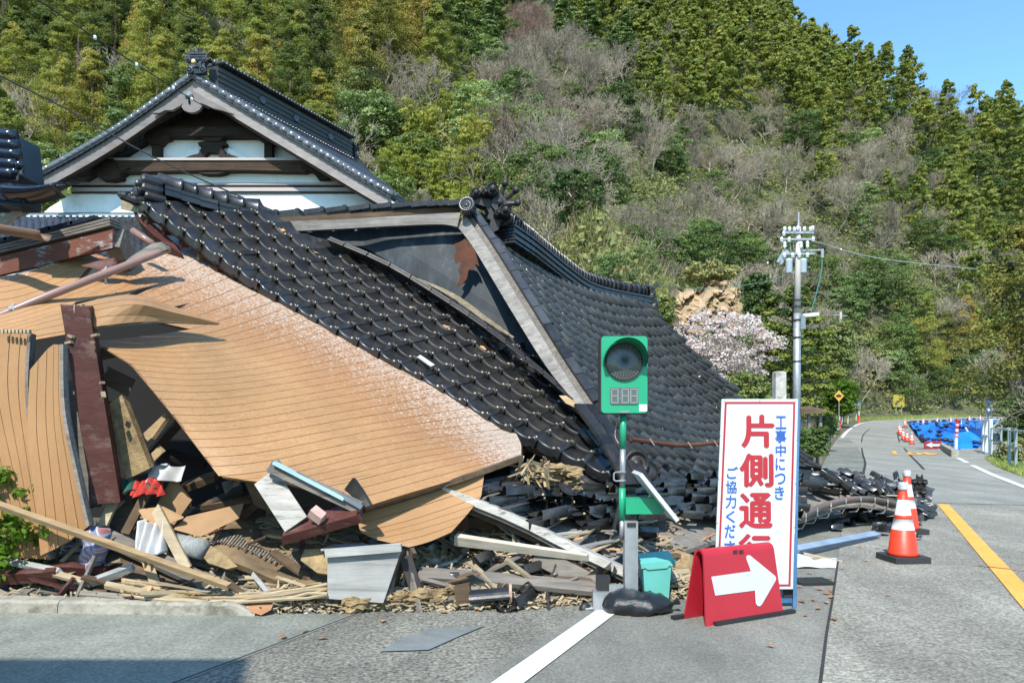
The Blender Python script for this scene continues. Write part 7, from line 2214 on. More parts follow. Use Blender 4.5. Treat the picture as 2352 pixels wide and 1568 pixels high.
# cones
M_ORANGE = mat_plain('cone_orange', (0.72, 0.045, 0.012), .45, vary=.08, scale=4)
M_CONEWHITE = mat_plain('cone_reflective_white', (0.6, 0.6, 0.59), .5, vary=.12, scale=12)
M_RUBBER = mat_plain('cone_rubber', (.03, .03, .031), .75, vary=.3, scale=9)
M_CAP = mat_plain('silver_reflector', (.55, .56, .57), .35, metal=.2, vary=.35, scale=40)
cb = MB()
prof = [(.135, .055), (.128, .07), (.093, .268), (.093, .268), (.073, .356), (.0728, .357), (.065, .389), (.0648, .39), (.044, .515), (.0438, .516), (.034, .595), (.033, .60)]
mis = [0, 0, 1, 1, 0, 0, 0, 1, 1, 0, 0]
mis = [0, 0, 0, 1, 1, 0, 0, 1, 1, 0, 0]
prof = [(.126, .055), (.115, .075), (.090, .268), (.0892, .2685), (.071, .357), (.0718, .3575), (.0645, .389), (.0638, .3895), (.0425, .516), (.0418, .5165), (.033, .60), (.032, .605)]
cb.lathe((0, 0, 0), prof, 24, mis=[0, 0, 1, 1, 0, 0, 1, 1, 0, 0, 0])
CONE_BODY = cb.mesh('body', [M_ORANGE, M_CONEWHITE], True)
cb = MB(); s_ = .155
cb.prism([(x, y, 0.0) for x, y in [(-s_ + .015, -s_), (s_ - .015, -s_), (s_, -s_ + .015), (s_, s_ - .015), (s_ - .015, s_), (-s_ + .015, s_), (-s_, s_ - .015), (-s_, -s_ + .015)]], (0, 0, .05))
CONE_BASE = cb.mesh('rubber_base', M_RUBBER)
cb = MB(); cb.lathe((0, 0, 0), [(.04, .60), (.042, .605), (.036, .66), (.034, .662)], 16); CONE_CAP = cb.mesh('reflector_cap', M_CAP, True)
def cone(p, label, s=1.0, cap=True, group='traffic cones', rz=0.0):
    r = thing('traffic_cone', label, 'traffic cone', p, group)
    M = Matrix.Translation(Vector(p)) @ Matrix.Rotation(rz, 4, 'Z') @ Matrix.Scale(s, 4)
    place('body', CONE_BODY, M, r); place('rubber_base', CONE_BASE, M, r)
    if cap: place('reflector_cap', CONE_CAP, M, r)
    return r
c1 = G(2074, 1290, .012); cone(c1, 'nearest orange cone with two white bands and a silver cap', 1.14, rz=.1)
c2 = G(2083, 1226, .012); cone(c2, 'orange cone half hidden behind the nearest cone', 1.14, rz=.2)
def c2d(x, y): return ((3040 + x / 2.94) / 1.6327, (1300 + y / 2.94) / 1.6327)
far = [((978, 955), 'last cone of the left row at the blue tarp, beside the curve'), ((1040, 890), 'orange cone at the upper left corner of the blue tarp'), ((992, 982), 'second last cone of the left row at the blue tarp'), ((1022, 1030), 'middle cone of the left row at the blue tarp'),
       ((1063, 1050), 'second cone of the left row at the blue tarp'), ((1115, 1083), 'front cone of the left row, left of the red arrow board by the tarp'), ((1240, 872), 'leftmost cone on the far side of the blue tarp'), ((1395, 862), 'second cone from the left behind the blue tarp'), ((1545, 852), 'third cone from the left behind the blue tarp'), ((1750, 836), 'fourth cone behind the blue tarp, below the no parking sign'), ((1870, 828), 'rightmost cone behind the blue tarp')]
for (q, lab) in far:
    cone(G(*c2d(*q), .01), lab, 1.12, rz=random.uniform(0, 1))
# ================================================================== ROADSIDE BEYOND THE HOUSE
# exposed tan cliff above the cherry tree
b = MB()
def cliff(s, t):
    p = P(lerp(1552, 1698, s + .04 * math.sin(t * 9)), lerp(756, 655, t) + 12 * math.sin(s * 7) + 5 * math.sin(s * 21), 33.5 + 2.2 * t)
    p += Vector((0, 1.0, .25)) * (mnoise.fractal(Vector((s * 5, t * 4, 1.7)), 0.8, 2.2, 6) * 1.0); return p
b.grid(cliff, 70, 44, thick=(0, 1.6, 0), flip=True)
tag(b.build('cliff_face', mat_plain('tan_cliff', (.42, .3, .17), .95, vary=.45, scale=1.2, bmp=.8, dirt=(.2, .15, .08))), kind='structure')

# cherry tree in blossom
cy_ = 31.0
base = P(1672, 905, cy_); base.z = 0.0
ch = thing('cherry_tree', 'cherry tree in pale pink blossom beside the black roof', 'tree', base)
k = cy_ / F
cen = []
Rr = random.Random(77)
while len(cen) < 190:
    u, v = Rr.uniform(1540, 1795), Rr.uniform(708, 890)
    e = ((u - 1668) / 122) ** 2 + ((v - 800) / 84) ** 2
    if e < 1 * Rr.uniform(.75, 1.1): cen.append(tuple(P(u, v, cy_ + Rr.uniform(-1.6, 1.6))))
cen = np.array(cen) - np.array(base)
p, ax, ay = clump_faces(cen, .34 * rng.uniform(.6, 1.4, len(cen)), 60, .06, .2, .9)
me = quads_mesh('blossom', p, ax, ay, M_BLOSSOM); o = bpy.data.objects.new('blossom', me); COL.objects.link(o); o.parent = ch
sk = skeleton(4.6, .9, 3, 5, r0=.13)
o = place('trunk', skel_mesh('trunk', sk, M_BARK, .02), Matrix.Translation(base), ch)
# sculpted garden pine with rounded pads
py_ = 32.0
base = P(1828, 960, py_); base.z = 0
gp_ = thing('garden_pine', 'sculpted garden pine with rounded foliage pads around the utility pole', 'tree', base)
pads = [(1800, 690, 36, 16), (1842, 700, 26, 14), (1790, 722, 34, 16), (1862, 735, 34, 16), (1775, 752, 34, 15), (1822, 760, 30, 14), (1885, 768, 32, 16), (1782, 782, 36, 16), (1850, 790, 34, 15), (1905, 800, 24, 14), (1770, 815, 36, 16), (1818, 822, 34, 14), (1875, 828, 38, 15), (1760, 845, 32, 16), (1800, 856, 38, 15), (1860, 862, 40, 16), (1908, 862, 26, 15), (1780, 885, 40, 16), (1840, 893, 38, 16), (1890, 892, 32, 14), (1760, 905, 30, 14), (1850, 925, 36, 16), (1878, 950, 30, 16), (1830, 668, 22, 14)]
cen, rad = [], []
for (u, v, w, h) in pads:
    for _ in range(26):
        a = Rr.uniform(0, 6.28); q = Rr.random() ** .5
        c = P(u + w * q * math.cos(a), v - 7 * (1 - q * q) + Rr.uniform(-1, 8), py_ + w * py_ / F * q * math.sin(a) + (Rr.random() - .5) * .4); cen.append(tuple(c)); rad.append(.27 * Rr.uniform(.8, 1.2) * (1.15 - .45 * q))
cen = np.array(cen) - np.array(base); rad = np.array(rad)
p, ax, ay = clump_faces(cen, rad, 42, .075, .6, .8)
M_PINE_G = mat_leaf('garden_pine_needles', [(0.04, 0.055, 0.014), (0.09, 0.11, 0.022), (0.16, 0.16, 0.035)], trans=.25, scale=.7)
me = quads_mesh('foliage_pads', p, ax, ay, M_PINE_G); o = bpy.data.objects.new('foliage_pads', me); COL.objects.link(o); o.parent = gp_
b = MB(); b.tube(smoothline([base, P(1822, 880, py_), P(1838, 800, py_ + .2), P(1822, 740, py_), P(1828, 670, py_)], 14), [.16 - .009 * i for i in range(14)], 8)
for (u, v, w, h) in pads[::1]: b.tube([P(1828, min(v + 22, 950), py_), P((u + 1828) / 2, v + 12, py_), P(u, v + 5, py_)], [.05, .035, .02], 5)
b.build('trunk', M_BARK, gp_)
# dark shrub left of the pine, hedge, bright bush, more roadside greenery
def bush(name, label, cat, u0, u1, v0, v1, Y, mat, n, leaf, rad=.22, box=False, dens=40):
    base = P((u0 + u1) / 2, v1, Y); base.z = float(gz(base.x, base.y))
    r = thing(name, label, cat, base)
    cc = []
    while len(cc) < n:
        s, t = Rr.random(), Rr.random()
        if not box and ((s - .5) * 2) ** 2 + ((t - .55) * 1.9) ** 2 > Rr.uniform(.7, 1.1): continue
        p_ = P(lerp(u0, u1, s), lerp(v0, v1, t), Y); p_.y += (Rr.random() - .5) * (u1 - u0) * Y / F * (.8 if not box else .5); cc.append(tuple(p_))
    cc = np.array(cc) - np.array(base)
    p, ax, ay = clump_faces(cc, rad * rng.uniform(.7, 1.3, n), dens, leaf, .35, .9)
    me = quads_mesh('foliage', p, ax, ay, mat); o = bpy.data.objects.new('foliage', me); COL.objects.link(o); o.parent = r
    b = MB()
    for k in range(4): 
        t_ = Rr.uniform(.2, .8); b.tube([base + Vector(((t_ - .5) * .6, 0, -.1)), P(lerp(u0, u1, t_), (v0 + v1) / 2, Y)], .03, 5)
    b.build('stems', M_BARK, r)
    return r
bush('dark_shrub', 'olive green shrub between the roof edge and the garden pine', 'shrub', 1655, 1768, 858, 940, 27, M_BRUSH, 110, .07, .25)
bush('clipped_hedge', 'clipped dark green hedge below the garden pine', 'hedge', 1838, 1896, 985, 1048, 19, M_BROAD, 110, .045, .12, True)
bush('bright_bush', 'fresh lime green bush behind the yellow diamond sign', 'bush', 1896, 1962, 868, 958, 66, M_FRESH, 160, .12, .45)
bush('grey_green_bush', 'soft grey green bush under the diamond sign', 'bush', 1880, 1925, 945, 1000, 34, M_BRUSH, 80, .06, .25)
for (u0, u1, v0, v1, Y, mat, lab) in ((1940, 2030, 770, 962, 97, M_BRUSH, 'tall pale brushy tree left of the yellow board'), (2020, 2090, 790, 952, 99, M_BRUSH, 'pale olive tree behind the yellow board'), (2085, 2160, 800, 950, 100, M_BROAD, 'dark evergreen right of the yellow board'), (2150, 2230, 780, 950, 101, M_BRUSH, 'grey green tree left of the no parking sign'), (2225, 2300, 760, 948, 102, M_PALE, 'pale green tree right of the no parking sign'), (1900, 1960, 740, 880, 72, M_BRUSH, 'brushy tree behind the lime green bush'), (2280, 2360, 740, 948, 104, M_CEDAR_OLIVE, 'olive tree behind the round mirrors')):
    bush('roadside_tree', lab, 'tree', u0, u1, v0, v1, Y, mat, 120, .14, .75, dens=46)
for (u0, u1, v0, v1, Y, mat, lab) in ((1490, 1548, 672, 745, 32.5, M_BRUSH, 'green brush hanging at the left end of the tan cliff'), (1712, 1775, 630, 725, 32.5, M_BROAD, 'dark evergreen brush at the right end of the tan cliff'), (1570, 1690, 612, 645, 36.5, M_BRUSH, 'low brush along the top of the tan cliff')):
    bush('cliff_brush', lab, 'shrub', u0, u1, v0, v1, Y, mat, 90, .08, .3)
# large olive cedars standing close at the right edge
for (u, v, Y, s, j, lab) in ((2350, 1012, 52, 1.4, 2, 'large olive cedar at the right edge nearest the white railing'), (2420, 1020, 46, 1.3, 5, 'large olive cedar cut by the right edge of the photo'), (2290, 947, 66, 1.35, 2, 'olive cedar left of the large one at the right edge'), (2225, 948, 85, 1.35, 5, 'slim olive cedar above the no parking sign')):
    p = G(u, v); add_tree('cedar_tree', lab, 'tree', None, p, CEDARS[j][0], CEDARS[j][1], s)
for (u, v, Y, s, j, lab) in ((2400, 1040, 40, .6, 3, 'leafless pale branched tree leaning in at the right edge'), (2352, 995, 55, .9, 0, 'bare tree behind the white railing'), (2365, 1020, 44, .6, 5, 'small bare tree at the right edge')):
    p = G(u, v); add_tree('bare_tree', lab, 'tree', None, p, BARE[j][0], BARE[j][1], s, lean=.1)
bush('leafy_shrub', 'yellow green leafy shrub behind the grey fence at the right edge', 'shrub', 2300, 2390, 1010, 1085, 26, M_BRUSH, 90, .06, .2)
bush('dark_thicket', 'dark thicket in the shade behind the white railing', 'shrub', 2312, 2420, 900, 1035, 42, M_BROAD, 160, .1, .4)

# grass verge at the right, grass beyond the bend
mb = MB()
vp = [G(2262, 1052), G(2400, 1040), G(2700, 1060), G(2700, 1170), G(2352, 1096), G(2290, 1072)]
mb.add([p + Vector((0, 0, .01)) for p in vp], [tuple(range(len(vp)))[::-1]])
tag(mb.build('grass_verge', M_GRASS, origin=(0, 0, 0)), kind='structure')
def grass(name, label, pts, n, h, mat):
    """blades over ground triangles"""
    out = []
    P0 = [np.array(p) for p in pts]
    tri = [(P0[0], P0[i], P0[i + 1]) for i in range(1, len(P0) - 1)]
    for t in tri:
        r1, r2 = rng.uniform(size=n), rng.uniform(size=n); s = np.sqrt(r1)[:, None]; q = r2[:, None]
        out.append(t[0] * (1 - s) + t[1] * s * (1 - q) + t[2] * s * q)
    c = np.concatenate(out); c[:, 2] = gz(c[:, 0], c[:, 1])
    m = len(c); w = rand_dir(m); w[:, 2] = 0; w = unit(w) * .012
    top = c + np.stack([rng.normal(0, .3, m) * h, rng.normal(0, .3, m) * h, rng.uniform(.4, 1, m) * h], 1)
    V = np.stack([c - w, c + w, top + w * .3, top - w * .3], 1).reshape(-1, 3)
    o = bpy.data.objects.new(name, raw_mesh(name, V, np.arange(4 * m).reshape(m, 4), mat)); COL.objects.link(o)
    tag(o, label, 'grass', kind='stuff')
M_GRASSB = mat_leaf('grass_blades', [(.05, .07, .015), (.1, .14, .025), (.2, .2, .07)], trans=.3, scale=1.2)
grass('verge_grass', 'short green grass on the right verge under the fence', vp, 1500, .16, M_GRASSB)
grass('bank_grass', 'green grass along the far side of the road bend', [G(2000, 968) + Vector((0, 1.0, 0)), G(2100, 959) + Vector((0, .8, 0)), G(2340, 953) + Vector((0, .8, 0)), G(2340, 953) + Vector((0, 10, 0)), G(2100, 959) + Vector((-2, 9, 0)), G(1960, 975) + Vector((-3, 6, 0))], 2600, .45, M_GRASSB)

# utility pole with insulators, transformers and a lamp
UY = 30.0
up_ = thing('utility_pole', 'concrete utility pole with two transformers, insulators and a street lamp', 'utility pole', G(1828, 1010) )
up_.location = Vector((P(1829, 900, UY).x, UY, 0))
k = UY / F
def UP(u, v, f=0): p = P(u, v, UY); p.y -= f; return p
M_CONCPOLE = mat_plain('pole_concrete', (.46, .42, .37), .8, vary=.15, scale=2)
b = MB(); b.tube([Vector((P(1829, 0, UY).x, UY, 0)), UP(1831, 720)], [.17, .145], 12); b.build('steel_sleeve', M_GALV, up_, True)
b = MB(); b.tube([UP(1831, 722), UP(1834, 522)], [.135, .1], 12); b.build('pole_top', M_CONCPOLE, up_, True)
b = MB(); b.tube([UP(1834, 525), UP(1834.5, 488)], .035, 6); b.tube([UP(1831, 530), UP(1834, 500)], .02, 5); b.tube([UP(1839, 530), UP(1835, 500)], .02, 5); b.build('lightning_rod', M_GALV, up_)
M_PORC = mat_plain('porcelain', (.75, .78, .78), .25, vary=.1)
for (u0, u1, v) in ((1796, 1866, 536), (1792, 1868, 551), (1797, 1868, 584)):
    b = MB(); b.beam(UP(u0, v, .1), UP(u1, v, .1), .08, .08); b.build('cross_arm', M_GALV, up_)
for (u, v, dv) in ((1800, 528, 1), (1811, 528, 1), (1822, 529, 1), (1830, 526, 1), (1845, 528, 1), (1859, 528, 1), (1864, 526, 1), (1798, 538, 1), (1810, 552, 1), (1793, 552, 1), (1865, 551, 1), (1800, 562, 2), (1837, 562, 2), (1852, 561, 2), (1799, 588, 1), (1818, 588, 1), (1833, 588, 1), (1852, 587, 1)):
    b = MB(); c = UP(u, v, .12); b.lathe(c, [(.03, -.1 * dv), (.075, -.08), (.05, -.02), (.085, .0), (.05, .05), (.04, .1)], 9); b.build('insulator', M_PORC, up_, True)
for (u, v0, v1) in ((1811, 595, 628), (1844, 595, 628)):
    b = MB(); c = UP(u, v1, .05); h = (v1 - v0) * k; b.lathe(c, [(.12, 0), (.135, .03), (.14, h - .1), (.15, h - .08), (.15, h - .03), (.1, h), (.03, h + .03)], 14); b.build('transformer', mat_plain('transformer_grey', (.42, .48, .52), .5, vary=.1), up_, True)
b = MB(); b.beam(UP(1788, 605, .05), UP(1806, 575, .05), .05, .25, (1, 0, 0)); b.beam(UP(1836, 576), UP(1886, 574), .06, .06); b.beam(UP(1888, 572), UP(1888, 592), .1, .1, (1, 0, 0)); b.build('bracket', M_GALV, up_)
for u, v in ((1815, 580), (1822, 575), (1842, 572)):
    b = MB(); b.tube([UP(u, v - 20), UP(u + 2, v)], .02, 5); b.build('drop_wire', M_GALV, up_)
b = MB(); b.tube(smoothline([UP(1888, 590), UP(1887, 620), UP(1876, 670), UP(1863, 715)], 10), .022, 5); b.build('green_cable', mat_plain('green_cable', (.06, .2, .18), .5), up_)
b = MB(); b.box(UP(1859, 724, .1), (18 * k, 0, .03), (0, .1, 0), (0, 0, .07)); b.build('street_lamp', M_WHITE, up_)
b = MB(); b.box(UP(1840, 742, .17), (5 * k, 0, 0), (0, .07, 0), (0, 0, 15 * k)); b.build('meter_box', M_GREYMETAL, up_)
for v in (735, 705, 775, 690, 830):
    b = MB(); b.lathe(UP(1830, v), [(.17, -.03), (.17, .03)], 12); b.build('pole_band', M_BLACKPL, up_)
# smaller pole farther down the road
p2 = thing('wooden_pole', 'thin pole with one cross arm farther down the road', 'utility pole', P(1928, 990, 78)); p2.location.z = float(gz(0, 78))
b = MB(); b.tube([p2.location, P(1931, 716, 78)], [.18, .13], 8); b.build('pole', M_CONCPOLE, p2); b = MB(); b.beam(P(1914, 723, 78), P(1946, 725, 78), .09, .09); b.build('cross_arm', M_GALV, p2)
# wires
def wire(label, pts, r=.008, n=24, beads=None, mat=M_BLACKPL):
    q = smoothline([P(*p) for p in pts], n); b = MB(); b.tube(q, r, 5)
    o = tag(b.build('overhead_wire', mat), label, 'wire')
    if beads:
        for t in beads:
            b = MB(); b.sphere(polyline(q, t), .05, 8, 6, (.8, .8, 1)); b.build('wire_marker', M_PORC, o)
    return o
wire('thin wire with white markers crossing the forest at the upper left', [(40, -30, 14), (300, 140, 16.5), (430, 222, 18), (480, 250, 19.5)], .013, beads=(.22, .36, .56, .71))
wire('dark wire crossing in front of the white gable down to the tiles', [(-20, 165, 12), (160, 255, 12.5), (370, 370, 12.8), (640, 490, 12.9)], .014)
wire('faint wire crossing the forest above the ridge of the white hall', [(330, -20, 24), (600, 140, 26), (860, 300, 30)], .010)
wire('faint wire at the top centre of the forest', [(640, -10, 26), (740, 66, 28), (840, 130, 30)], .009)
M_WIREL = mat_plain('bright_cable', (.4, .42, .38), .5)
wire('bright cable running right from the utility pole', [(1866, 553, 29.9), (1990, 588, 33), (2110, 605, 37), (2245, 618, 42)], .022, beads=(.19,), mat=M_WIREL)
wire('thin green cable running left from the utility pole to the roof', [(1806, 632, 29.9), (1750, 648, 27), (1640, 662, 24), (1490, 656, 19)], .012, mat=mat_plain('green_wire', (.1, .2, .15), .5))
wire('thin wire passing over the cherry tree', [(1830, 700, 29.9), (1740, 730, 26), (1640, 745, 22), (1545, 748, 18)], .008)
wire('short wire with a white marker left of the utility pole', [(1794, 598, 29.9), (1764, 604, 30.5), (1600, 590, 36)], .01, beads=(.5,))

# stone pillar behind the tall board, shrine shelter roof, house hut by the curve
b = MB(); SYp = 18.0; x0, x1 = P(1782, 0, SYp).x, P(1806, 0, SYp).x; zt = P(0, 852, SYp).z
b.prism([(x0 - .01, SYp, 0), (x1 + .01, SYp, 0), (x1, SYp, zt - .03), (x1 - .05, SYp, zt), (x0 + .05, SYp, zt), (x0, SYp, zt - .03)][::-1], (0, .26, 0))
tag(b.build('stone_pillar', mat_plain('lichened_stone', (.45, .43, .38), .9, vary=.35, scale=6, bmp=.4, dirt=(.16, .15, .12))), 'grey lichened stone pillar rising behind the tall white board', 'stone pillar')
hut = thing('small_shelter', 'small brown roofed shelter half hidden under the garden pine', 'shelter', G(1872, 1020))
b = MB(); b.prism([P(1850, 940, 24), P(1890, 938, 24), P(1896, 948, 24), P(1846, 950, 24)][::-1], (0, 1.2, .1)); b.build('roof', M_BROWNWOOD, hut)
for u in (1858, 1884):
    b = MB(); b.beam(P(u, 950, 24.3), Vector((P(u, 0, 24.3).x, 24.3, 0)), .09, .09, (1, 0, 0)); b.build('post', M_OLDWOOD, hut)
# yellow diamond sign, yellow board, no parking sign, mirrors
def post_sign(name, label, cat, u, vg, vt, r, mat=M_GALV):
    g = G(u, vg); t = thing(name, label, cat, g); k = g.y / F
    b = MB(); top = P(u, vt, g.y); b.tube([g, top], r, 7); b.build('post', mat, t)
    return t, g.y, k
t, Y, k = post_sign('diamond_sign', 'yellow diamond warning sign with a black symbol by the lime green bush', 'sign', 1927, 985, 905, .045)
b = MB(); b.prism([P(u, v, Y - .06) for u, v in ((1927, 896), (1938.5, 909), (1927, 922), (1915.5, 909))][::-1], (0, .03, 0)); b.build('plate', mat_plain('sign_yellow', (.62, .33, .05), .5, vary=.1), t)
b = MB(); b.prism([P(u, v, Y - .068) for u, v in ((1920, 908), (1926, 905), (1930, 906), (1934, 909), (1930, 912), (1924, 912), (1920, 911))][::-1], (0, .006, 0)); b.build('symbol', M_BLACKPL, t)
g = G(2063, 958); yb = thing('yellow_board', 'square yellow road board with a black bend arrow on two posts beyond the curve', 'sign', g)
Y = g.y
b = MB(); b.prism([P(u, v, Y) for u, v in ((2052, 906), (2078, 907), (2077, 935), (2051, 934))][::-1], (0, .08, 0)); b.build('plate', mat_plain('dull_yellow', (.36, .29, .03), .6, vary=.25, scale=1.5), yb)
b = MB(); b.prism([P(u, v, Y - .02) for u, v in ((2056, 931), (2056, 924), (2066, 918), (2064, 914), (2074, 913), (2071, 923), (2069, 920), (2061, 926), (2061, 931))][::-1], (0, .015, 0)); b.build('bend_arrow', mat_plain('faded_black', (.1, .09, .04), .7), yb)
for u0, u1 in ((2059, 2056), (2071, 2071)):
    b = MB(); q = P(u1, 956, Y); q.z = float(gz(0, Y)); b.tube([P(u0, 932, Y + .05), q], .06, 6); b.build('post', M_GALV, yb)
t, Y, k = post_sign('no_parking_sign', 'post with a blue and red no parking disc under a small round mirror', 'sign', 2221.5, 955.5, 880, .05)
b = MB(); b.lathe(P(2222, 896, Y - .08), [(6.4 * k, 0), (6.4 * k, .03), (5.0 * k, .032)], 18, axis=(0, -1, 0)); b.build('red_disc', M_RED, t)
b = MB(); b.lathe(P(2222, 896, Y - .115), [(4.9 * k, 0), (4.9 * k, .01)], 18, axis=(0, -1, 0)); b.build('blue_disc', mat_plain('sign_disc_blue', (.03, .06, .35), .5), t)
b = MB(); b.beam(P(2218, 892, Y - .13), P(2226, 900, Y - .13), .12, .012, (0, -1, 0)); b.build('red_bar', M_RED, t)
b = MB(); b.lathe(P(2221, 883, Y - .1), [(4.5 * k, 0), (4.5 * k, .05), (3 * k, .06)], 16, axis=(0, -1, 0)); b.build('mirror', M_CAP, t)
b = MB(); b.box(P(2226, 886, Y - .06), (3.5 * k, 0, 0), (0, .02, 0), (0, 0, 3 * k)); b.build('small_plate', M_WHITE, t)
b = MB(); b.tube([Vector((P(2215.5, 0, Y).x, Y, float(gz(0, Y)))), P(2216, 888, Y)], .06, 6); b.build('rear_post', M_GALV, t)
t, Y, k = post_sign('mirror_post', 'post with two round traffic mirrors seen from behind, beside the white railing', 'mirror', 2270, 1010, 925, .045, mat_plain('mirror_post_pale', (.4, .5, .5), .5))
for (u, v) in ((2272, 921), (2272, 941)):
    b = MB(); b.lathe(P(u, v, Y - .1), [(8.5 * k, 0), (8.8 * k, .05), (6 * k, .12), (0, .14)], 18, axis=(-.3, -.95, 0)); b.build('mirror_back', M_CAP, t, True)
b = MB(); q = G(*c2d(1770, 745)); b.tube([q, P(*c2d(1785, 600), q.y)], .06, 6); tag(b.build('marker_post', M_WHITE), 'thin leaning white post on the grass right of the no parking sign', 'post')
for (x, y, lab) in ((533, 830, 'orange edge marker at the start of the far guard rail'), (318, 898, 'orange edge marker beside the dry bank')):
    q = G(*c2d(x, y)); b = MB(); b.lathe(q, [(.16, 0), (.1, .12), (.09, .7), (.05, .75)], 10); m_ = tag(b.build('edge_marker', M_ORANGE), lab, 'road marker'); b = MB(); b.lathe(q + Vector((0, 0, .75)), [(.06, 0), (.06, .35), (.02, .4)], 8); b.build('reflector', M_CONEWHITE, m_)
# low guard rail on the left side of the bend
gr = thing('guard_rail', 'low dark rail along the left side of the road bend', 'guard rail', G(*c2d(270, 960)))
gpts = [G(*c2d(*q)) for q in ((165, 1110), (215, 1045), (262, 985), (300, 915), (345, 868), (410, 845), (500, 818))]
b = MB()
for a, c in zip(gpts, gpts[1:]): b.beam(a + Vector((0, 0, .75)), c + Vector((0, 0, .75)), .06, .1)
b.build('rail', M_OLDWOOD, gr)
for q in gpts:
    b = MB(); b.tube([q, q + Vector((0, 0, .8))], .06, 6); b.build('post', M_WHITE, gr)
b = MB(); b.prism([G(*c2d(188, 1020)) + Vector((0, 0, .1)), G(*c2d(240, 960)) + Vector((0, 0, .1)), G(*c2d(240, 960)) + Vector((0, 0, .95)), G(*c2d(188, 1020)) + Vector((0, 0, .8))], (.1, .1, 0)); b.build('pale_plate', M_STRAWWOOD, gr)
hs = thing('roadside_hut', 'narrow grey hut half hidden in the trees by the start of the bend', 'hut', G(*c2d(470, 800)))
Y = hs.location.y + 3
b = MB(); b.prism([P(*c2d(400, 800), Y), P(*c2d(400, 660), Y), P(*c2d(470, 590), Y), P(*c2d(555, 570), Y), P(*c2d(550, 790), Y)][::-1], (0, 2, 0)); b.build('wall', M_GREYMETAL, hs)
b = MB(); b.prism([P(*c2d(480, 780), Y - .1), P(*c2d(480, 620), Y - .1), P(*c2d(535, 605), Y - .1), P(*c2d(535, 780), Y - .1)][::-1], (0, .05, 0)); b.build('door', M_GREYBOARD, hs)
b = MB(); b.prism([P(*c2d(385, 650), Y - .4), P(*c2d(480, 560), Y - .4), P(*c2d(575, 545), Y - .4), P(*c2d(575, 560), Y - .4), P(*c2d(480, 578), Y - .4), P(*c2d(390, 668), Y - .4)][::-1], (0, 2.6, 0)); b.build('roof', M_BROWNWOOD, hs)

# blue tarpaulins held by black sandbags over the washed out road edge
M_TARP = mat_plain('blue_tarpaulin', (0.008, 0.19, 0.78), .5, vary=.15, scale=1.5, bmp=.12)
def tarp(s, t):
    u = lerp(lerp(2086, 2118, t), lerp(2292, 2248, t), s); v = lerp(lerp(974, 964, s), lerp(1018, 1030, s), t)
    p = G(u, v); 
    p.z += .1 + .13 * abs(math.sin(s * 11 + t * 4)) * (.4 + .6 * math.sin(math.pi * t)) + .12 * math.sin(s * 29 + t * 13) * math.sin(math.pi * min(1, t * 1.2)) + .45 * math.exp(-((s - .55) / .5) ** 2) * math.sin(math.pi * t) * .8
    return p
b = MB(); b.grid(tarp, 60, 26); tp = tag(b.build('blue_tarp', M_TARP, smooth=False), 'blue tarpaulin spread over the damaged right side of the road bend', 'tarpaulin')
def tarp2(s, t):
    p0 = P(lerp(2180, 2228, s), lerp(995, 990, s), 40.5); p1 = G(lerp(2186, 2252, s), lerp(1034, 1026, s))
    p = p0.lerp(p1, t); p.y -= .4 * math.sin(s * 14) * t + .3 * math.sin(math.pi * t); return p
b = MB(); b.grid(tarp2, 22, 10); tag(b.build('blue_tarp', M_TARP), 'corner of blue tarpaulin hanging down beside the white railing', 'tarpaulin')
bag = MB(); bag.sphere((0, 0, 0), 1, 9, 6, (.2, .14, .1)); BAG = bag.mesh('sandbag', M_BLACKPL, True)
bags = []
for k in range(16): bags.append((k / 15, .02 + .02 * Rr.random()))
for k in range(11): bags.append((k / 10, .97))
for k in range(6): bags.append((.03, k / 5)); bags.append((.28 + .04 * Rr.random(), k / 6))
for k in range(22): bags.append((Rr.random(), Rr.uniform(.15, .9)))
for (s, t) in bags:
    p = tarp(s, t) + Vector((0, -.05, .12))
    tag(place('sandbag', BAG, Matrix.Translation(p) @ Matrix.Rotation(Rr.uniform(0, 3.14), 4, 'Z') @ Matrix.Scale(Rr.uniform(.75, 1.15), 4)), 'small black sandbag weighing down the blue tarpaulin', 'sandbag', 'sandbags on the blue tarpaulin')
# red arrow board in front of the tarp
g = G(*c2d(1345, 1128)); ra = thing('arrow_board', 'small red board with a white arrow pointing left in front of the blue tarpaulin', 'sign', g); Y = g.y
b = MB(); b.prism([P(*c2d(x, y), Y) for x, y in ((1256, 1040), (1442, 1036), (1442, 1130), (1256, 1122))][::-1], (0, .06, 0)); b.build('board', mat_plain('dark_red_board', (.3, .025, .04), .5), ra)
b = MB(); b.prism([P(*c2d(x, y), Y - .02) for x, y in ((1268, 1082), (1340, 1050), (1338, 1070), (1428, 1070), (1428, 1096), (1338, 1096), (1340, 1112))][::-1], (0, .012, 0)); b.build('arrow_mark', M_WHITE, ra)
b = MB(); b.beam(P(*c2d(1270, 1122), Y + .1), g + Vector((-.6, .5, 0)), .04, .04); b.beam(P(*c2d(1430, 1128), Y + .1), g + Vector((.6, .5, 0)), .04, .04); b.build('stand', M_BLACKPL, ra)
# banded delineator post
q = G(*c2d(1602, 1150)); dp_ = thing('banded_post', 'red and white banded post in front of the blue tarpaulin', 'post', q)
y_ = [1150, 1000, 985, 960, 935, 905, 870, 850, 825, 795]; mm = [M_WHITE, M_ORANGE, M_CAP, M_RED, M_WHITE, M_RED, M_WHITE, M_RED, M_RED]
for i in range(9):
    b = MB(); b.tube([P(*c2d(1602 + i * 2.2, y_[i]), q.y), P(*c2d(1602 + (i + 1) * 2.2, y_[i + 1]), q.y)], .075, 8); b.build('band', mm[i], dp_)
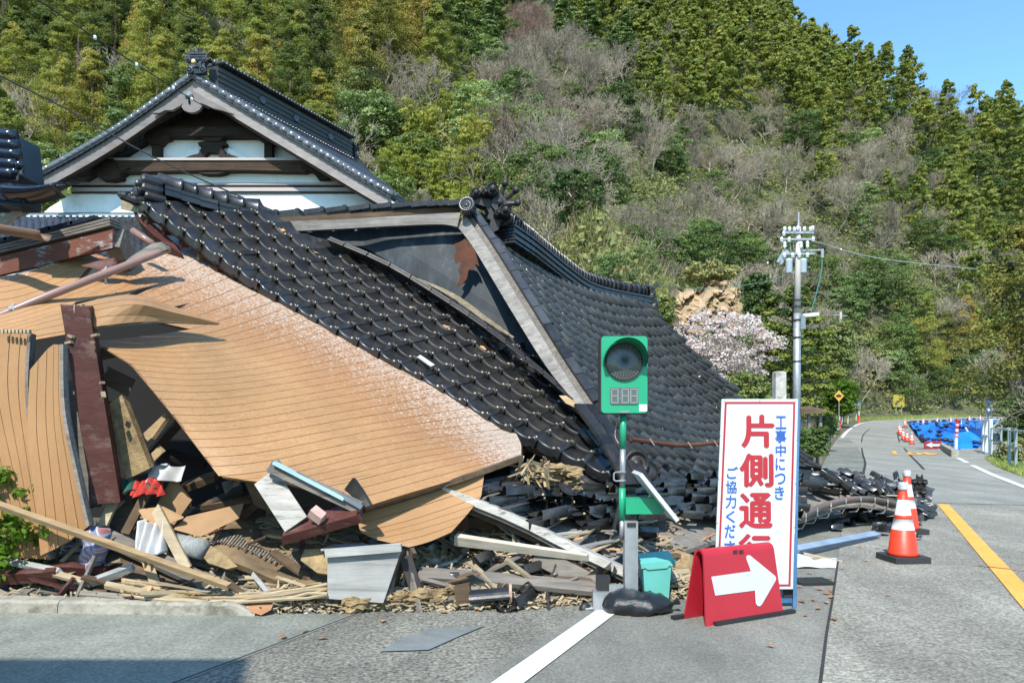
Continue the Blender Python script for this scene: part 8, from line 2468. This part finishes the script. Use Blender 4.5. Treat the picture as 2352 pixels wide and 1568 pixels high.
# kerb stub with shade behind it
b = MB()
for (a, c) in (((1448, 1110), (1560, 1180)), ((1560, 1180), (1620, 1215))):
    p, r_ = G(*c2d(*a)), G(*c2d(*c)); b.beam(p + Vector((0, .15, .12)), r_ + Vector((0, .15, .12)), .25, .28)
tag(b.build('road_kerb', M_CONC), kind='structure')
# white railing and grey fence
def railing(name, label, pts, h, rails, mat, r=.045):
    q = [G(*c2d(*p)) for p in pts]; t = thing(name, label, 'railing', q[0])
    for p in q:
        b = MB(); b.tube([p, p + Vector((0, 0, h))], r, 7); b.build('post', mat, t)
    for z in rails:
        b = MB(); b.tube([p + Vector((0, 0, z)) for p in q], r * .62, 6); b.build('rail', mat, t)
    return t
railing('white_railing', 'white pipe railing running back beside the blue tarpaulin', [(1985, 1185), (1935, 1160), (1905, 1150)], 1.5, (.75, 1.45), M_WHITE, .075)
railing('white_railing', 'pale railing along the far edge behind the hanging tarpaulin corner', [(1660, 930), (1742, 975), (1822, 985), (1908, 960), (2000, 950), (2105, 945)], 1.1, (.55, 1.05), M_WHITE, .06)
railing('grey_fence', 'grey pipe fence on the grass verge at the right edge', [(1985, 1185), (2100, 1200), (2190, 1320), (2262, 1330), (2380, 1365)], 1.15, (.6, 1.1), mat_plain('grey_green_pipe', (.28, .34, .33), .5), .045)
b = MB(); p = G(*c2d(1865, 1085)); b.box(p + Vector((-.5, 0, .45)), (.08, .05, .0), (0, .03, 0), (-.35, 0, .6)); tag(b.build('leaning_post', M_WHITE), 'white post leaning over beside the hanging tarpaulin', 'post')

# unseen house added behind the camera so that its roof shades the lower left
hb = thing('added_shade_house', 'plain two storey house added unseen behind the viewer to shade the lower left', 'house', (-8.5, -6, 0))
b = MB(); b.abox(-14, -3.3, -9, -1.9, 0, 6.6); b.build('wall', M_PLASTER, hb)
b = MB(); b.prism([(-14.8, -1.1, 6.5), (-14.8, -4.4, 8.6), (-14.8, -6.4, 8.6), (-14.8, -9.7, 6.5)], (12.0, 0, 0)); b.build('roof', M_TILE_DULL, hb)
for k in range(3):
    for z in (1.0, 3.9):
        w_ = MB(); w_.abox(-12.6 + k * 3.2, -10.9 + k * 3.2, -1.9, -1.83, z, z + 1.3); f_ = w_.build('window', M_GREYMETAL, hb); w_ = MB(); w_.abox(-12.5 + k * 3.2, -11.0 + k * 3.2, -1.83, -1.82, z + .1, z + 1.2); w_.build('pane', M_LENS, f_)
